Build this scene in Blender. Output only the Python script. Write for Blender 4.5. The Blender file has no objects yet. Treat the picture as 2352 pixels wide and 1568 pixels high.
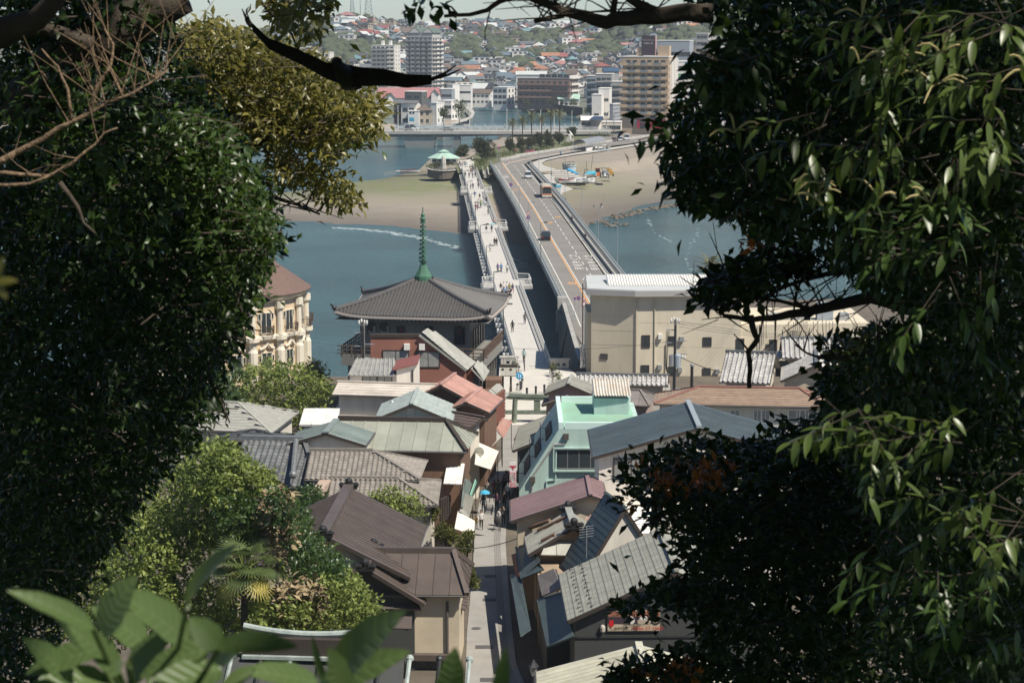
import bpy,bmesh,math,random
import numpy as np
from mathutils import Vector,Matrix
rnd=random.Random(7)
R=math.radians
S=bpy.context.scene
COL=S.collection
# camera
PITCH=8.81
KPX=4594.0
CAM=Vector((0,0,42.0))
cd=bpy.data.cameras.new('camera');cam=bpy.data.objects.new('camera',cd);COL.objects.link(cam)
cam.location=CAM;cam.rotation_euler=(R(90-PITCH),0,0)
cd.sensor_width=36;cd.lens=36*KPX/2352;cd.clip_start=0.1;cd.clip_end=9000
cd.dof.use_dof=True;cd.dof.focus_distance=230;cd.dof.aperture_fstop=9.0
S.camera=cam
# sky, sun, exposure
SUN_EL,SUN_AZ=54.0,126.0
W=bpy.data.worlds.new('World');S.world=W;W.use_nodes=True
wt=W.node_tree;bg=wt.nodes['Background']
sk=wt.nodes.new('ShaderNodeTexSky');sk.sky_type='NISHITA';sk.sun_disc=False
sk.sun_elevation=R(SUN_EL);sk.sun_rotation=R(SUN_AZ);sk.altitude=40;sk.air_density=0.8;sk.dust_density=0.15;sk.ozone_density=4.5
wt.links.new(sk.outputs[0],bg.inputs[0]);bg.inputs[1].default_value=0.075
sd=bpy.data.lights.new('sun','SUN');sd.energy=4.8;sd.angle=R(0.53);sd.color=(1.0,0.93,0.82)
sun=bpy.data.objects.new('sun',sd);COL.objects.link(sun)
_sv=Vector((math.sin(R(SUN_AZ))*math.cos(R(SUN_EL)),math.cos(R(SUN_AZ))*math.cos(R(SUN_EL)),math.sin(R(SUN_EL))))
sun.rotation_euler=_sv.to_track_quat('Z','Y').to_euler();sun.location=(60,-20,120)
S.view_settings.view_transform='Standard';S.view_settings.look='None'
S.view_settings.exposure=0.38;S.view_settings.gamma=1.0;S.view_settings.use_curve_mapping=False
S.render.engine='CYCLES'
S.cycles.use_denoising=True
try:
 S.cycles.denoiser='OPENIMAGEDENOISE';S.cycles.denoising_input_passes='RGB_ALBEDO_NORMAL';S.cycles.denoising_prefilter='ACCURATE'
except Exception:pass
S.cycles.max_bounces=6;S.cycles.diffuse_bounces=3;S.cycles.glossy_bounces=3;S.cycles.transmission_bounces=4;S.cycles.transparent_max_bounces=6;S.cycles.volume_bounces=0
S.cycles.use_adaptive_sampling=True;S.cycles.adaptive_threshold=0.015
S.cycles.sample_clamp_indirect=6
# pixel -> world
_cp,_sp=math.cos(R(PITCH)),math.sin(R(PITCH))
def ray(u,v):
 xc=(u-1176)/KPX;yc=-(v-784)/KPX
 return Vector((xc,_cp+yc*_sp,-_sp+yc*_cp))
def at(p,z=0.0):
 d=ray(*p);t=(z-CAM.z)/d.z
 return CAM+d*t
def atd(p,y):
 d=ray(*p);return CAM+d*(y/d.y)
def onplane(p,o,n):
 d=ray(*p);return CAM+d*((o-CAM).dot(n)/d.dot(n))
def zoom(ox,oy,s):
 return lambda x,y:((ox+x/s)/1.7415,(oy+y/s)/1.7415)
zA=zoom(1300,800,2.24);zB=zoom(1800,1000,2.614);zC=zoom(2200,1050,1.96);zD=zoom(1100,1450,2.091)
zE=zoom(1950,1500,2.24);zF=zoom(1100,1900,1.8867);zG=zoom(1900,1950,2.0078);zH=zoom(1900,1400,4.48)
zI=zoom(1800,1650,3.266);zJ=zoom(1300,0,3.36);zK=zoom(1950,0,2.94);zL=zoom(1300,400,3.136)
zM=zoom(1800,450,2.613);zN=zoom(1500,330,5.88);zO=zoom(1900,230,3.92);zP=zoom(2450,120,3.7325)
zQ=zoom(2000,500,3.92);zR=zoom(1780,560,7.84);zS=zoom(2300,2350,3.92);zT=zoom(2600,1200,3.92);zX=zoom(800,950,1.63);zU=zoom(2200,980,7.84)
def px_at(P):
 d=Vector(P)-CAM;f=d.y*_cp-d.z*_sp;up=d.y*_sp+d.z*_cp
 return(1176+KPX*d.x/f,784-KPX*up/f)
 # objects
ORG={}
def _org(o):return ORG.get(o.name,Vector((0,0,0)))
def thing(name,label,cat,loc=(0,0,0),group=None,kind=None):
 o=bpy.data.objects.new(name,None);COL.objects.link(o);o.location=loc;o.empty_display_size=.3
 ORG[o.name]=Vector(loc);tag(o,label,cat,group,kind);return o
def tag(o,label=None,cat=None,group=None,kind=None):
 if label:o['label']=label
 if cat:o['category']=cat
 if group:o['group']=group
 if kind:o['kind']=kind
 return o
def link(name,me,parent=None,loc=None,M=None):
 o=bpy.data.objects.new(name,me);COL.objects.link(o)
 if parent:o.parent=parent
 if M is not None:o.matrix_local=M
 elif loc is not None:o.location=loc
 return o
class MB:
 """collects geometry; build() links it as one mesh object"""
 def __init__(s):s.v=[];s.f=[];s.m=[];s.mi=0;s.T=None;s.sm=False;s.smf=[]
 def add(s,vs,fs):
  b=len(s.v)
  if s.T is not None:vs=[s.T@Vector(q)for q in vs]
  s.v.extend([tuple(q)for q in vs])
  for f in fs:s.f.append(tuple(b+i for i in f));s.m.append(s.mi);s.smf.append(s.sm)
  return s
 def quad(s,a,b,c,d):return s.add([a,b,c,d],[(0,1,2,3)])
 def poly(s,pts):return s.add(pts,[tuple(range(len(pts)))])
 def box(s,c,d,rz=0.0):
  hx,hy,hz=d[0]/2,d[1]/2,d[2]/2;cx,cy,cz=c;co,si=math.cos(rz),math.sin(rz);vs=[]
  for z in(-hz,hz):
   for x,y in((-hx,-hy),(hx,-hy),(hx,hy),(-hx,hy)):vs.append((cx+x*co-y*si,cy+x*si+y*co,cz+z))
  return s.add(vs,[(3,2,1,0),(4,5,6,7),(0,1,5,4),(1,2,6,5),(2,3,7,6),(3,0,4,7)])
 def slab(s,pts,n,t):
  n=Vector(n).normalized();k=len(pts);lo=[Vector(p)-n*t for p in pts]
  return s.add(list(pts)+lo,[tuple(range(k)),tuple(range(2*k-1,k-1,-1))]+[(i,i+k,(i+1)%k+k,(i+1)%k)for i in range(k)])
 def prism(s,pts,z0,z1):
  k=len(pts)
  return s.add([(p[0],p[1],z0)for p in pts]+[(p[0],p[1],z1)for p in pts],[tuple(range(k-1,-1,-1)),tuple(range(k,2*k))]+[(i,(i+1)%k,(i+1)%k+k,i+k)for i in range(k)])
 def tube(s,pts,r,n=6,r1=None,cap=True):
  pts=[Vector(p)for p in pts];k=len(pts);vs=[];prev=None
  for i,p in enumerate(pts):
   d=(pts[min(i+1,k-1)]-pts[max(i-1,0)])
   if d.length<1e-9:d=Vector((0,0,1))
   d.normalize()
   a=prev if prev is not None else(Vector((0,0,1))if abs(d.z)<.9 else Vector((1,0,0)))
   x=a-d*a.dot(d)
   if x.length<1e-6:x=d.orthogonal()
   x.normalize();y=d.cross(x);prev=x
   if isinstance(r,(list,tuple)):rr=r[i]
   else:rr=r if r1 is None else r+(r1-r)*i/max(1,k-1)
   for j in range(n):
    t=2*math.pi*j/n;vs.append(p+x*(rr*math.cos(t))+y*(rr*math.sin(t)))
  fs=[(i*n+j,i*n+(j+1)%n,(i+1)*n+(j+1)%n,(i+1)*n+j)for i in range(k-1)for j in range(n)]
  if cap:fs+=[tuple(range(n-1,-1,-1)),tuple(range((k-1)*n,k*n))]
  return s.add(vs,fs)
 def beam(s,a,b,w,h,up=(0,0,1)):
  a,b=Vector(a),Vector(b);d=(b-a).normalized();x=d.cross(Vector(up))
  if x.length<1e-6:x=Vector((1,0,0))
  x.normalize();z=x.cross(d);vs=[]
  for p in(a,b):
   for i,j in((-1,-1),(1,-1),(1,1),(-1,1)):vs.append(p+x*(i*w/2)+z*(j*h/2))
  return s.add(vs,[(3,2,1,0),(4,5,6,7),(0,1,5,4),(1,2,6,5),(2,3,7,6),(3,0,4,7)])
 def lathe(s,prof,c=(0,0,0),n=12,phase=0.0):
  vs=[];k=len(prof);c=Vector(c)
  for r,z in prof:
   for j in range(n):
    t=2*math.pi*j/n+phase;vs.append(c+Vector((r*math.cos(t),r*math.sin(t),z)))
  fs=[(i*n+j,i*n+(j+1)%n,(i+1)*n+(j+1)%n,(i+1)*n+j)for i in range(k-1)for j in range(n)]
  fs+=[tuple(range(n-1,-1,-1)),tuple(range((k-1)*n,k*n))]
  return s.add(vs,fs)
 def ball(s,c,r,n=8,m=5,sq=(1,1,1)):
  prof=[(max(.001,math.sin(math.pi*i/m)),-math.cos(math.pi*i/m))for i in range(m+1)]
  vs=[];c=Vector(c)
  for q,z in prof:
   for j in range(n):
    t=2*math.pi*j/n;vs.append(c+Vector((q*math.cos(t)*r*sq[0],q*math.sin(t)*r*sq[1],z*r*sq[2])))
  return s.add(vs,[(i*n+j,i*n+(j+1)%n,(i+1)*n+(j+1)%n,(i+1)*n+j)for i in range(m)for j in range(n)])
 def mesh(s,name,mats,off=None):
  me=bpy.data.meshes.new(name)
  if off is not None and(off.x or off.y or off.z):
   vs=[(q[0]-off.x,q[1]-off.y,q[2]-off.z)for q in s.v]
  else:vs=s.v
  me.from_pydata(vs,[],s.f)
  for m in(mats if isinstance(mats,(list,tuple))else[mats]):me.materials.append(m)
  if any(s.m):me.polygons.foreach_set('material_index',s.m)
  if any(s.smf):me.polygons.foreach_set('use_smooth',s.smf)
  return me
 def build(s,name,mats,parent=None,label=None,cat=None,group=None,kind=None,base=None):
  off=_org(parent)if parent else(Vector(base)if base is not None else Vector((0,0,0)))
  me=s.mesh(name,mats,off);o=link(name,me,parent)
  if not parent and base is not None:o.location=off
  ORG[o.name]=off
  return tag(o,label,cat,group,kind)
def np_mesh(name,V,F,mats,mi=None,smooth=False,uv=None):
 me=bpy.data.meshes.new(name);n,k=F.shape
 me.vertices.add(len(V));me.vertices.foreach_set('co',np.ascontiguousarray(V,dtype=np.float32).ravel())
 me.loops.add(n*k);me.loops.foreach_set('vertex_index',np.ascontiguousarray(F,dtype=np.int32).ravel())
 me.polygons.add(n);me.polygons.foreach_set('loop_start',np.arange(0,n*k,k,dtype=np.int32))
 try:me.polygons.foreach_set('loop_total',np.full(n,k,dtype=np.int32))
 except Exception:pass
 for m in(mats if isinstance(mats,(list,tuple))else[mats]):me.materials.append(m)
 if mi is not None:me.polygons.foreach_set('material_index',np.ascontiguousarray(mi,dtype=np.int32))
 if smooth:me.polygons.foreach_set('use_smooth',np.ones(n,dtype=bool))
 me.update(calc_edges=True);return me
def copy_tree(o,parent=None,loc=None,rz=None):
 c=o.copy();COL.objects.link(c)
 if parent:c.parent=parent
 if loc is not None:c.location=loc;ORG[c.name]=Vector(loc)
 if rz is not None:c.rotation_euler=(0,0,rz)
 for ch in list(o.children):copy_tree(ch,c)
 return c
def text_mesh(body,size=1.0,mat=None,extrude=0.0,align='CENTER',vertical=False,spacing=1.0):
 cu=bpy.data.curves.new('lettering','FONT');cu.body=body;cu.size=size;cu.extrude=extrude;cu.resolution_u=2
 cu.align_x=align;cu.align_y='CENTER';cu.space_line=spacing;cu.space_character=1.0
 o=bpy.data.objects.new('lettering',cu);COL.objects.link(o)
 dg=bpy.context.evaluated_depsgraph_get();me=bpy.data.meshes.new_from_object(o.evaluated_get(dg))
 bpy.data.objects.remove(o);bpy.data.curves.remove(cu)
 me.materials.clear()
 if mat:me.materials.append(mat)
 return me
def put_text(body,size,mat,parent,P,X,Y,name='lettering',sx=1.0,bold=0.0):
 """flat lettering with its reading direction X and its up direction Y (world vectors)"""
 me=text_mesh(body,size,mat,spacing=.95)
 X=Vector(X).normalized();Y=Vector(Y);Y=(Y-X*Y.dot(X)).normalized();Z=X.cross(Y)
 M=Matrix(((X.x*sx,Y.x,Z.x,0),(X.y*sx,Y.y,Z.y,0),(X.z*sx,Y.z,Z.z,0),(0,0,0,1)))
 L=Vector(P)-(_org(parent)if parent else Vector((0,0,0)))
 me.transform(Matrix.Translation(L)@M);return link(name,me,parent)
 # materials
MATS={}
def mat(name,col,rough=.7,var=.12,scale=1.0,bump=0.0,bscale=None,metal=0.0,rand=0.0,spec=.5,dirt=None,coord='Object',stretch=None,trans=0.0,coat=0.0):
 if name in MATS:return MATS[name]
 m=bpy.data.materials.new(name);m.use_nodes=True;t=m.node_tree;N=t.nodes;Lk=t.links
 b=N['Principled BSDF'];b.inputs['Roughness'].default_value=rough;b.inputs['Metallic'].default_value=metal
 b.inputs['Specular IOR Level'].default_value=spec
 if coat:b.inputs['Coat Weight'].default_value=coat
 tc=N.new('ShaderNodeTexCoord');src=tc.outputs[coord]
 if coord=='World':
  pass
 if stretch:
  mp=N.new('ShaderNodeMapping');mp.inputs['Scale'].default_value=stretch;Lk.new(src,mp.inputs[0]);src=mp.outputs[0]
 c=(col[0],col[1],col[2],1)
 last=None
 if var or dirt:
  nz=N.new('ShaderNodeTexNoise');nz.inputs['Scale'].default_value=scale;nz.inputs['Detail'].default_value=5;nz.inputs['Roughness'].default_value=.65
  Lk.new(src,nz.inputs['Vector'])
  rp=N.new('ShaderNodeValToRGB');rp.color_ramp.elements[0].position=.3;rp.color_ramp.elements[1].position=.7
  d=dirt if dirt else tuple(x*(1-var)for x in col)
  hi=tuple(min(1,x*(1+var*.7))for x in col)
  rp.color_ramp.elements[0].color=(*d,1);rp.color_ramp.elements[1].color=(*hi,1)
  Lk.new(nz.outputs['Fac'],rp.inputs[0]);last=rp.outputs[0]
 if rand:
  oi=N.new('ShaderNodeObjectInfo');mr=N.new('ShaderNodeMapRange');mr.inputs[3].default_value=1-rand;mr.inputs[4].default_value=1+rand
  Lk.new(oi.outputs['Random'],mr.inputs[0]);mx=N.new('ShaderNodeMix');mx.data_type='RGBA';mx.blend_type='MULTIPLY';mx.inputs[0].default_value=1
  if last:Lk.new(last,mx.inputs[6])
  else:mx.inputs[6].default_value=c
  Lk.new(mr.outputs[0],mx.inputs[7]);last=mx.outputs[2]
 if last:Lk.new(last,b.inputs['Base Color'])
 else:b.inputs['Base Color'].default_value=c
 if bump:
  nb=N.new('ShaderNodeTexNoise');nb.inputs['Scale'].default_value=bscale or scale*6;nb.inputs['Detail'].default_value=4
  Lk.new(src,nb.inputs['Vector']);bp=N.new('ShaderNodeBump');bp.inputs['Strength'].default_value=bump;bp.inputs['Distance'].default_value=.05
  Lk.new(nb.outputs['Fac'],bp.inputs['Height']);Lk.new(bp.outputs[0],b.inputs['Normal'])
 MATS[name]=m;return m
def leafmat(name,c0,c1,rough=.35,trans=.25,tcol=None,spec=.5,scale=.35):
 """leaf: two tones by noise, some light through the blade"""
 m=bpy.data.materials.new(name);m.use_nodes=True;t=m.node_tree;N=t.nodes;Lk=t.links;b=N['Principled BSDF']
 tc=N.new('ShaderNodeTexCoord');nz=N.new('ShaderNodeTexNoise');nz.inputs['Scale'].default_value=scale;nz.inputs['Detail'].default_value=6
 geo=N.new('ShaderNodeNewGeometry');Lk.new(geo.outputs['Position'],nz.inputs['Vector'])
 mx=N.new('ShaderNodeMath');mx.operation='ADD';sc=N.new('ShaderNodeMath');sc.operation='MULTIPLY_ADD';sc.inputs[1].default_value=.7;sc.inputs[2].default_value=-.35
 Lk.new(geo.outputs['Random Per Island'],sc.inputs[0]);Lk.new(nz.outputs['Fac'],mx.inputs[0]);Lk.new(sc.outputs[0],mx.inputs[1])
 rp=N.new('ShaderNodeValToRGB');rp.color_ramp.elements[0].position=.2;rp.color_ramp.elements[1].position=.8
 rp.color_ramp.elements[0].color=(*c0,1);rp.color_ramp.elements[1].color=(*c1,1);Lk.new(mx.outputs[0],rp.inputs[0]);Lk.new(rp.outputs[0],b.inputs['Base Color'])
 b.inputs['Roughness'].default_value=rough;b.inputs['Specular IOR Level'].default_value=spec
 if trans:
  tr=N.new('ShaderNodeBsdfTranslucent');tr.inputs[0].default_value=(*(tcol or tuple(min(1,x*1.6)for x in c1)),1)
  ms=N.new('ShaderNodeMixShader');ms.inputs[0].default_value=trans;Lk.new(b.outputs[0],ms.inputs[1]);Lk.new(tr.outputs[0],ms.inputs[2]);Lk.new(ms.outputs[0],N['Material Output'].inputs[0])
 MATS[name]=m;return m
white_paint=mat('white_paint',(.74,.72,.67),.6,.06,.6)
steel=mat('galvanised_steel',(.45,.46,.46),.45,.1,2,metal=.6)
dark_metal=mat('dark_metal',(.03,.03,.032),.5,.1,2)
black_paint=mat('black_paint',(.02,.02,.02),.45,0)
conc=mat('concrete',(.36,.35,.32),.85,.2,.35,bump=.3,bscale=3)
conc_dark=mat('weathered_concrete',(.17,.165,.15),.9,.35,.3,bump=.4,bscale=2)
glass=mat('window_glass',(.035,.045,.05),.12,0,spec=.6)
glass_light=mat('curtained_glass',(.28,.28,.26),.3,.3,1.2,spec=.6)
frame_dark=mat('window_frame_brown',(.05,.038,.03),.5,0)
frame_alu=mat('window_frame_metal',(.35,.35,.34),.4,0,metal=.5)
# SETTING
# water
def water_mat(name,deep,scale,rough=.14,strength=1.0):
 m=bpy.data.materials.new(name);m.use_nodes=True;t=m.node_tree;N=t.nodes;Lk=t.links;b=N['Principled BSDF']
 geo=N.new('ShaderNodeNewGeometry');mp=N.new('ShaderNodeMapping');mp.inputs['Scale'].default_value=(1,1.7,1);mp.inputs['Rotation'].default_value=(0,0,R(18))
 Lk.new(geo.outputs['Position'],mp.inputs[0])
 n1=N.new('ShaderNodeTexNoise');n1.inputs['Scale'].default_value=scale;n1.inputs['Detail'].default_value=8;n1.inputs['Roughness'].default_value=.62;Lk.new(mp.outputs[0],n1.inputs['Vector'])
 n2=N.new('ShaderNodeTexNoise');n2.inputs['Scale'].default_value=.018;n2.inputs['Detail'].default_value=4;Lk.new(mp.outputs[0],n2.inputs['Vector'])
 bp=N.new('ShaderNodeBump');bp.inputs['Strength'].default_value=strength;bp.inputs['Distance'].default_value=1.6;Lk.new(n1.outputs['Fac'],bp.inputs['Height']);Lk.new(bp.outputs[0],b.inputs['Normal'])
 rp=N.new('ShaderNodeValToRGB');rp.color_ramp.elements[0].position=.35;rp.color_ramp.elements[1].position=.7
 rp.color_ramp.elements[0].color=(*tuple(x*.8 for x in deep),1);rp.color_ramp.elements[1].color=(*tuple(x*1.25 for x in deep),1)
 Lk.new(n2.outputs['Fac'],rp.inputs[0]);Lk.new(rp.outputs[0],b.inputs['Base Color']);b.inputs['Roughness'].default_value=rough;b.inputs['IOR'].default_value=1.33
 return m
sea_m=water_mat('sea_water',(.038,.098,.108),.3)
mb=MB();mb.quad((-2600,-200,-5),(2600,-200,-5),(2600,3300,-5),(-2600,3300,-5));mb.build('sea',sea_m,kind='structure')
# land from its shoreline
SH=[(-900,905),(-500,905)]+[tuple(at(p,-5)[:2])for p in[(560,309),(870,309),(1000,306),(1078,300),(1091,265),(1086,255),(1060,243),(1150,246),(1259,258),(1338,268),(1333,296),(1290,312),(1200,326),(1140,335),(1095,350),(1040,372),(985,392),(957,395),(882,405),(805,417),(700,432),(560,447),(400,465)]]
n_bank=len(SH)
SH+=[tuple(at(p,-5)[:2])for p in[(300,480),(400,497),(560,503),(640,507),(770,517),(880,521),(960,532),(1050,551),(1090,560),(1175,573),(1250,562),(1345,527),(1400,505),(1460,488),(1530,473),(1720,440),(2100,402),(2600,380)]]
i_spit=n_bank-6
SH+=[(1200,700),(1300,2700),(-1200,2700)]
SHa=np.array(SH)
def inside(P,poly):
 x,y=P[:,0],P[:,1];c=np.zeros(len(P),bool);n=len(poly)
 for i in range(n):
  x0,y0=poly[i];x1,y1=poly[(i+1)%n]
  if y0==y1:continue
  k=(y0>y)!=(y1>y);c^=k&(x<(x1-x0)*(y-y0)/(y1-y0)+x0)
 return c
def dist_lines(P,pts,idx):
 best=np.full(len(P),1e9);which=np.zeros(len(P),int)
 for i in idx:
  a,b=np.array(pts[i]),np.array(pts[i+1]);d=b-a;t=np.clip(((P-a)@d)/(d@d),0,1);q=np.hypot(*(P-a-t[:,None]*d).T)
  k=q<best;best[k]=q[k];which[k]=i
 return best,which
def vnoise(x,y,s,seed=0):
 x=np.asarray(x,float)/s+seed*17.3;y=np.asarray(y,float)/s+seed*5.1
 xi,yi=np.floor(x),np.floor(y);fx,fy=x-xi,y-yi;fx=fx*fx*(3-2*fx);fy=fy*fy*(3-2*fy)
 def h(a,b):v=np.sin(a*127.1+b*311.7+seed)*43758.5453;return v-np.floor(v)
 return(h(xi,yi)*(1-fx)+h(xi+1,yi)*fx)*(1-fy)+(h(xi,yi+1)*(1-fx)+h(xi+1,yi+1)*fx)*fy
RIDGE=[(-400,44),(300,40),(560,44),(680,46),(720,50),(770,56),(810,61),(850,58),(900,53),(960,50),(1040,50),(1110,54),(1160,53),(1250,51),(1330,51),(1420,53),(1460,58),(1520,63),(1600,62),(1800,58),(2300,52),(3000,48)]
def zfar(x,y):
 x=np.asarray(x,float);y=np.asarray(y,float)
 u=1176+KPX*x/np.maximum(y,1)
 rg=np.interp(u,[r[0]for r in RIDGE],[r[1]for r in RIDGE])-7
 y0=np.interp(u,[500,700,800,930,1030,1180,1400,1560,1900],[1230,1230,1290,1400,1420,1400,1400,1260,1200])
 y1=np.interp(u,[500,700,800,930,1030,1180,1400,1560,1900],[1900,1900,1920,2040,2050,2060,2000,1820,1800])
 t=np.clip((y-y0)/(y1-y0),0,1.0)
 z=-.6+(rg+.6)*(t*.75+.25*t*t*(3-2*t))+(vnoise(x,y,160,3)-.5)*9*np.clip(t*3,0,1)*(1-t*.6)
 return np.where(y>y1,rg-(y-y1)*.06,z)
def grid_land(name,x0,x1,y0,y1,st,m):
 xs=np.arange(x0,x1+.1,st);ys=np.arange(y0,y1+.1,st);X,Y=np.meshgrid(xs,ys);P=np.stack([X.ravel(),Y.ravel()],1)
 ins=inside(P,SH);d,w=dist_lines(P,SH,range(len(SH)-3));beach=(w>=i_spit)
 far=zfar(P[:,0],P[:,1])
 zb=np.minimum(-5.15+d*.036+(vnoise(P[:,0],P[:,1],26,1)-.5)*.35+(vnoise(P[:,0],P[:,1],7,2)-.5)*.1,-1.75+(vnoise(P[:,0],P[:,1],40,5)-.5)*.3)
 zk=np.minimum(-5.6+d*1.1,-.6)
 z=np.where(P[:,1]>985,np.minimum(-5.6+d*1.1,far),np.where(beach,zb,zk))
 z=np.where(ins,z,np.maximum(-5.3-d*.08,-9))
 nx,ny=len(xs),len(ys);i=np.arange(nx*ny).reshape(ny,nx);F=np.stack([i[:-1,:-1].ravel(),i[:-1,1:].ravel(),i[1:,1:].ravel(),i[1:,:-1].ravel()],1)
 keep=~(z[F]<-6.6).all(1)
 return np.column_stack([P,z]),F[keep]
def sand_mat():
 m=mat('beach_sand',(.285,.245,.195),.95,.14,.12,bump=.35,bscale=1.3);t=m.node_tree;N=t.nodes;Lk=t.links;b=N['Principled BSDF']
 old=b.inputs['Base Color'].links[0].from_socket
 geo=N.new('ShaderNodeNewGeometry');sp=N.new('ShaderNodeSeparateXYZ');Lk.new(geo.outputs['Position'],sp.inputs[0])
 wet=N.new('ShaderNodeMapRange');wet.inputs[1].default_value=-4.9;wet.inputs[2].default_value=-3.7;wet.inputs[3].default_value=.5;wet.inputs[4].default_value=1.0;Lk.new(sp.outputs['Z'],wet.inputs[0])
 mx=N.new('ShaderNodeMix');mx.data_type='RGBA';mx.blend_type='MULTIPLY';mx.inputs[0].default_value=1;Lk.new(old,mx.inputs[6]);Lk.new(wet.outputs[0],mx.inputs[7])
 vd=N.new('ShaderNodeVectorMath');vd.operation='DISTANCE';vd.inputs[1].default_value=at((985,415),-2.5);Lk.new(geo.outputs['Position'],vd.inputs[0])
 mr=N.new('ShaderNodeMapRange');mr.inputs[1].default_value=18;mr.inputs[2].default_value=80;mr.inputs[3].default_value=1.2;mr.inputs[4].default_value=0;Lk.new(vd.outputs['Value'],mr.inputs[0])
 nz=N.new('ShaderNodeTexNoise');nz.inputs['Scale'].default_value=.12;nz.inputs['Detail'].default_value=7;nz.inputs['Roughness'].default_value=.7;Lk.new(geo.outputs['Position'],nz.inputs['Vector'])
 mu=N.new('ShaderNodeMath');mu.operation='MULTIPLY';Lk.new(mr.outputs[0],mu.inputs[0]);ra=N.new('ShaderNodeMapRange');ra.inputs[1].default_value=.32;ra.inputs[2].default_value=.62;Lk.new(nz.outputs['Fac'],ra.inputs[0]);Lk.new(ra.outputs[0],mu.inputs[1])
 m2=N.new('ShaderNodeMix');m2.data_type='RGBA';Lk.new(mu.outputs[0],m2.inputs[0]);Lk.new(mx.outputs[2],m2.inputs[6]);m2.inputs[7].default_value=(.155,.175,.065,1)
 Lk.new(m2.outputs[2],b.inputs['Base Color']);return m
sand_m=sand_mat()
V,F=grid_land('sand',-340,520,400,1008,4,None);o=link('beach',np_mesh('beach',V,F,sand_m,smooth=True));tag(o,kind='structure')
town_m=mat('town_ground',(.15,.15,.125),.95,.35,.03,dirt=(.07,.085,.05))
V,F=grid_land('town',-1000,1200,984,2450,11,None);V[:,2]-=.06
o=link('hills',np_mesh('hills',V,F,town_m,smooth=True));tag(o,kind='structure')
# the island in front
grass_m=mat('rough_grass',(.085,.11,.035),.95,.4,.5,bump=.6,bscale=4)
pave_m=mat('plaza_paving',(.56,.53,.47),.8,.12,.25,bump=.15,bscale=4)
soil_m=mat('island_soil',(.12,.10,.075),.95,.3,.3,bump=.5,bscale=3)
wall_p=[at(q,0)for q in(zB(1365,1175),zB(1240,750),zB(1190,575))]
ISL=[(-170,60),(-170,236),(-24,243.5),(-21,243.5),(-1.0,241.0),(.6,241),(1.0,250.5),(wall_p[0].x,250.5),(wall_p[0].x,wall_p[0].y),(wall_p[1].x,wall_p[1].y),(wall_p[2].x,wall_p[2].y),(wall_p[2].x+2,313),(22,313),(150,325),(220,300),(220,60)]
mb=MB();mb.prism(ISL,-9,-.12);mb.build('island_ground',[conc_dark],kind='structure')
mb=MB();mb.poly([(p[0]*.999,p[1]-.3,-.1)for p in ISL]);mb.build('yard_ground',soil_m,kind='structure')
street_m=mat('street_paving',(.30,.285,.26),.85,.16,.5,bump=.12,bscale=6)
gutter_m=mat('gutter_stone',(.2,.19,.175),.85,.15,1.5)
SL=[at(p)for p in[(1062,1640),zF(1440,1440),zF(1448,1180),zF(1470,950),zF(1500,560),zI(325,1540),zI(365,1250),zI(400,1090),zI(490,860),zI(620,680),zI(690,560),zH(470,1300),zH(560,1200)]]
SR=[at(p)for p in[(1210,1640),(1205,1568),zG(330,1400),zG(290,1050),zG(262,700),zG(245,430),zG(250,330),zI(745,1260),zI(790,1090),zI(860,900),zI(910,480),zH(900,1300),zH(1080,1130)]]
mb=MB();mb.poly([(p.x,p.y,-.05)for p in SL]+[(p.x,p.y,-.05)for p in reversed(SR)]);mb.build('street',street_m,kind='structure')
for L_,off in((SR,-.55),):
 mb=MB()
 for a,b in zip(L_[:8],L_[1:8]):
  for k in range(4):
   x=off-.42+k*.14
   mb.quad((a.x+x,a.y,-.046),(a.x+x+.1,a.y,-.046),(b.x+x+.1,b.y,-.046),(b.x+x,b.y,-.046))
 mb.build('street_gutter',gutter_m,kind='structure')
pl=[at(p)for p in(zH(340,1000),zH(420,640),zH(440,300),zH(1700,330),zH(1900,500),zH(1400,1100),zH(900,1330),zH(560,1330))]
mb=MB();mb.poly([(p.x,p.y,-.045)for p in pl]);mb.build('plaza',pave_m,kind='structure')
jm=mat('paving_joint',(.36,.34,.30),.9,0)
mh=mat('cast_iron',(.11,.105,.10),.6,.2,8)
for p,w,d,lab in((zF(1625,757),.9,.75,'square iron hatch in the sunlit stretch of street beside the pine'),(zF(1618,935),1.0,.7,'square hatch outline in the shaded street below the pine'),(zF(1580,1290),1.25,.8,'ribbed drain grate in the shaded street at the bottom'),(zG(120,705+830),1.3,.8,'lowest square hatch in the dark street bottom')):
 c=at(p);mb=MB();mb.box((c.x,c.y,-.045),(w,d,.03));
 for k in range(5):mb.box((c.x,c.y-d*.38+k*d*.19,-.027),(w*.86,d*.06,.012))
 mb.build('street_hatch',mh,label=lab,cat='hatch',base=(c.x,c.y,-.05),group='iron hatches in the street')
c=at(zF(1518,1150));mb=MB();mb.lathe([(.34,-.05),(.34,-.03),(.3,-.026),(.1,-.026)],(c.x,c.y,0),16)
mb.build('manhole_cover',mh,label='round iron manhole cover in the sunlit strip of the lower street',cat='manhole cover',base=(c.x,c.y,-.05))
mb=MB();a,b=wall_p[0],wall_p[2]
for i in range(2):
 p,q=wall_p[i],wall_p[i+1]
 mb.add([(p.x-1.4,p.y,-6),(q.x-1.0,q.y,-6),(q.x,q.y,.25),(p.x,p.y,.25),(p.x+.5,p.y,.25),(q.x+.5,q.y,.25),(p.x+.5,p.y,-6),(q.x+.5,q.y,-6)],[(0,1,2,3),(3,2,5,4),(4,5,7,6),(0,3,4,6),(1,7,5,2)])
w_=mb.build('retaining_wall',conc_dark,label='dark sloping sea wall beneath the road beside the channel',cat='wall',base=(a.x,a.y,-5))
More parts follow.
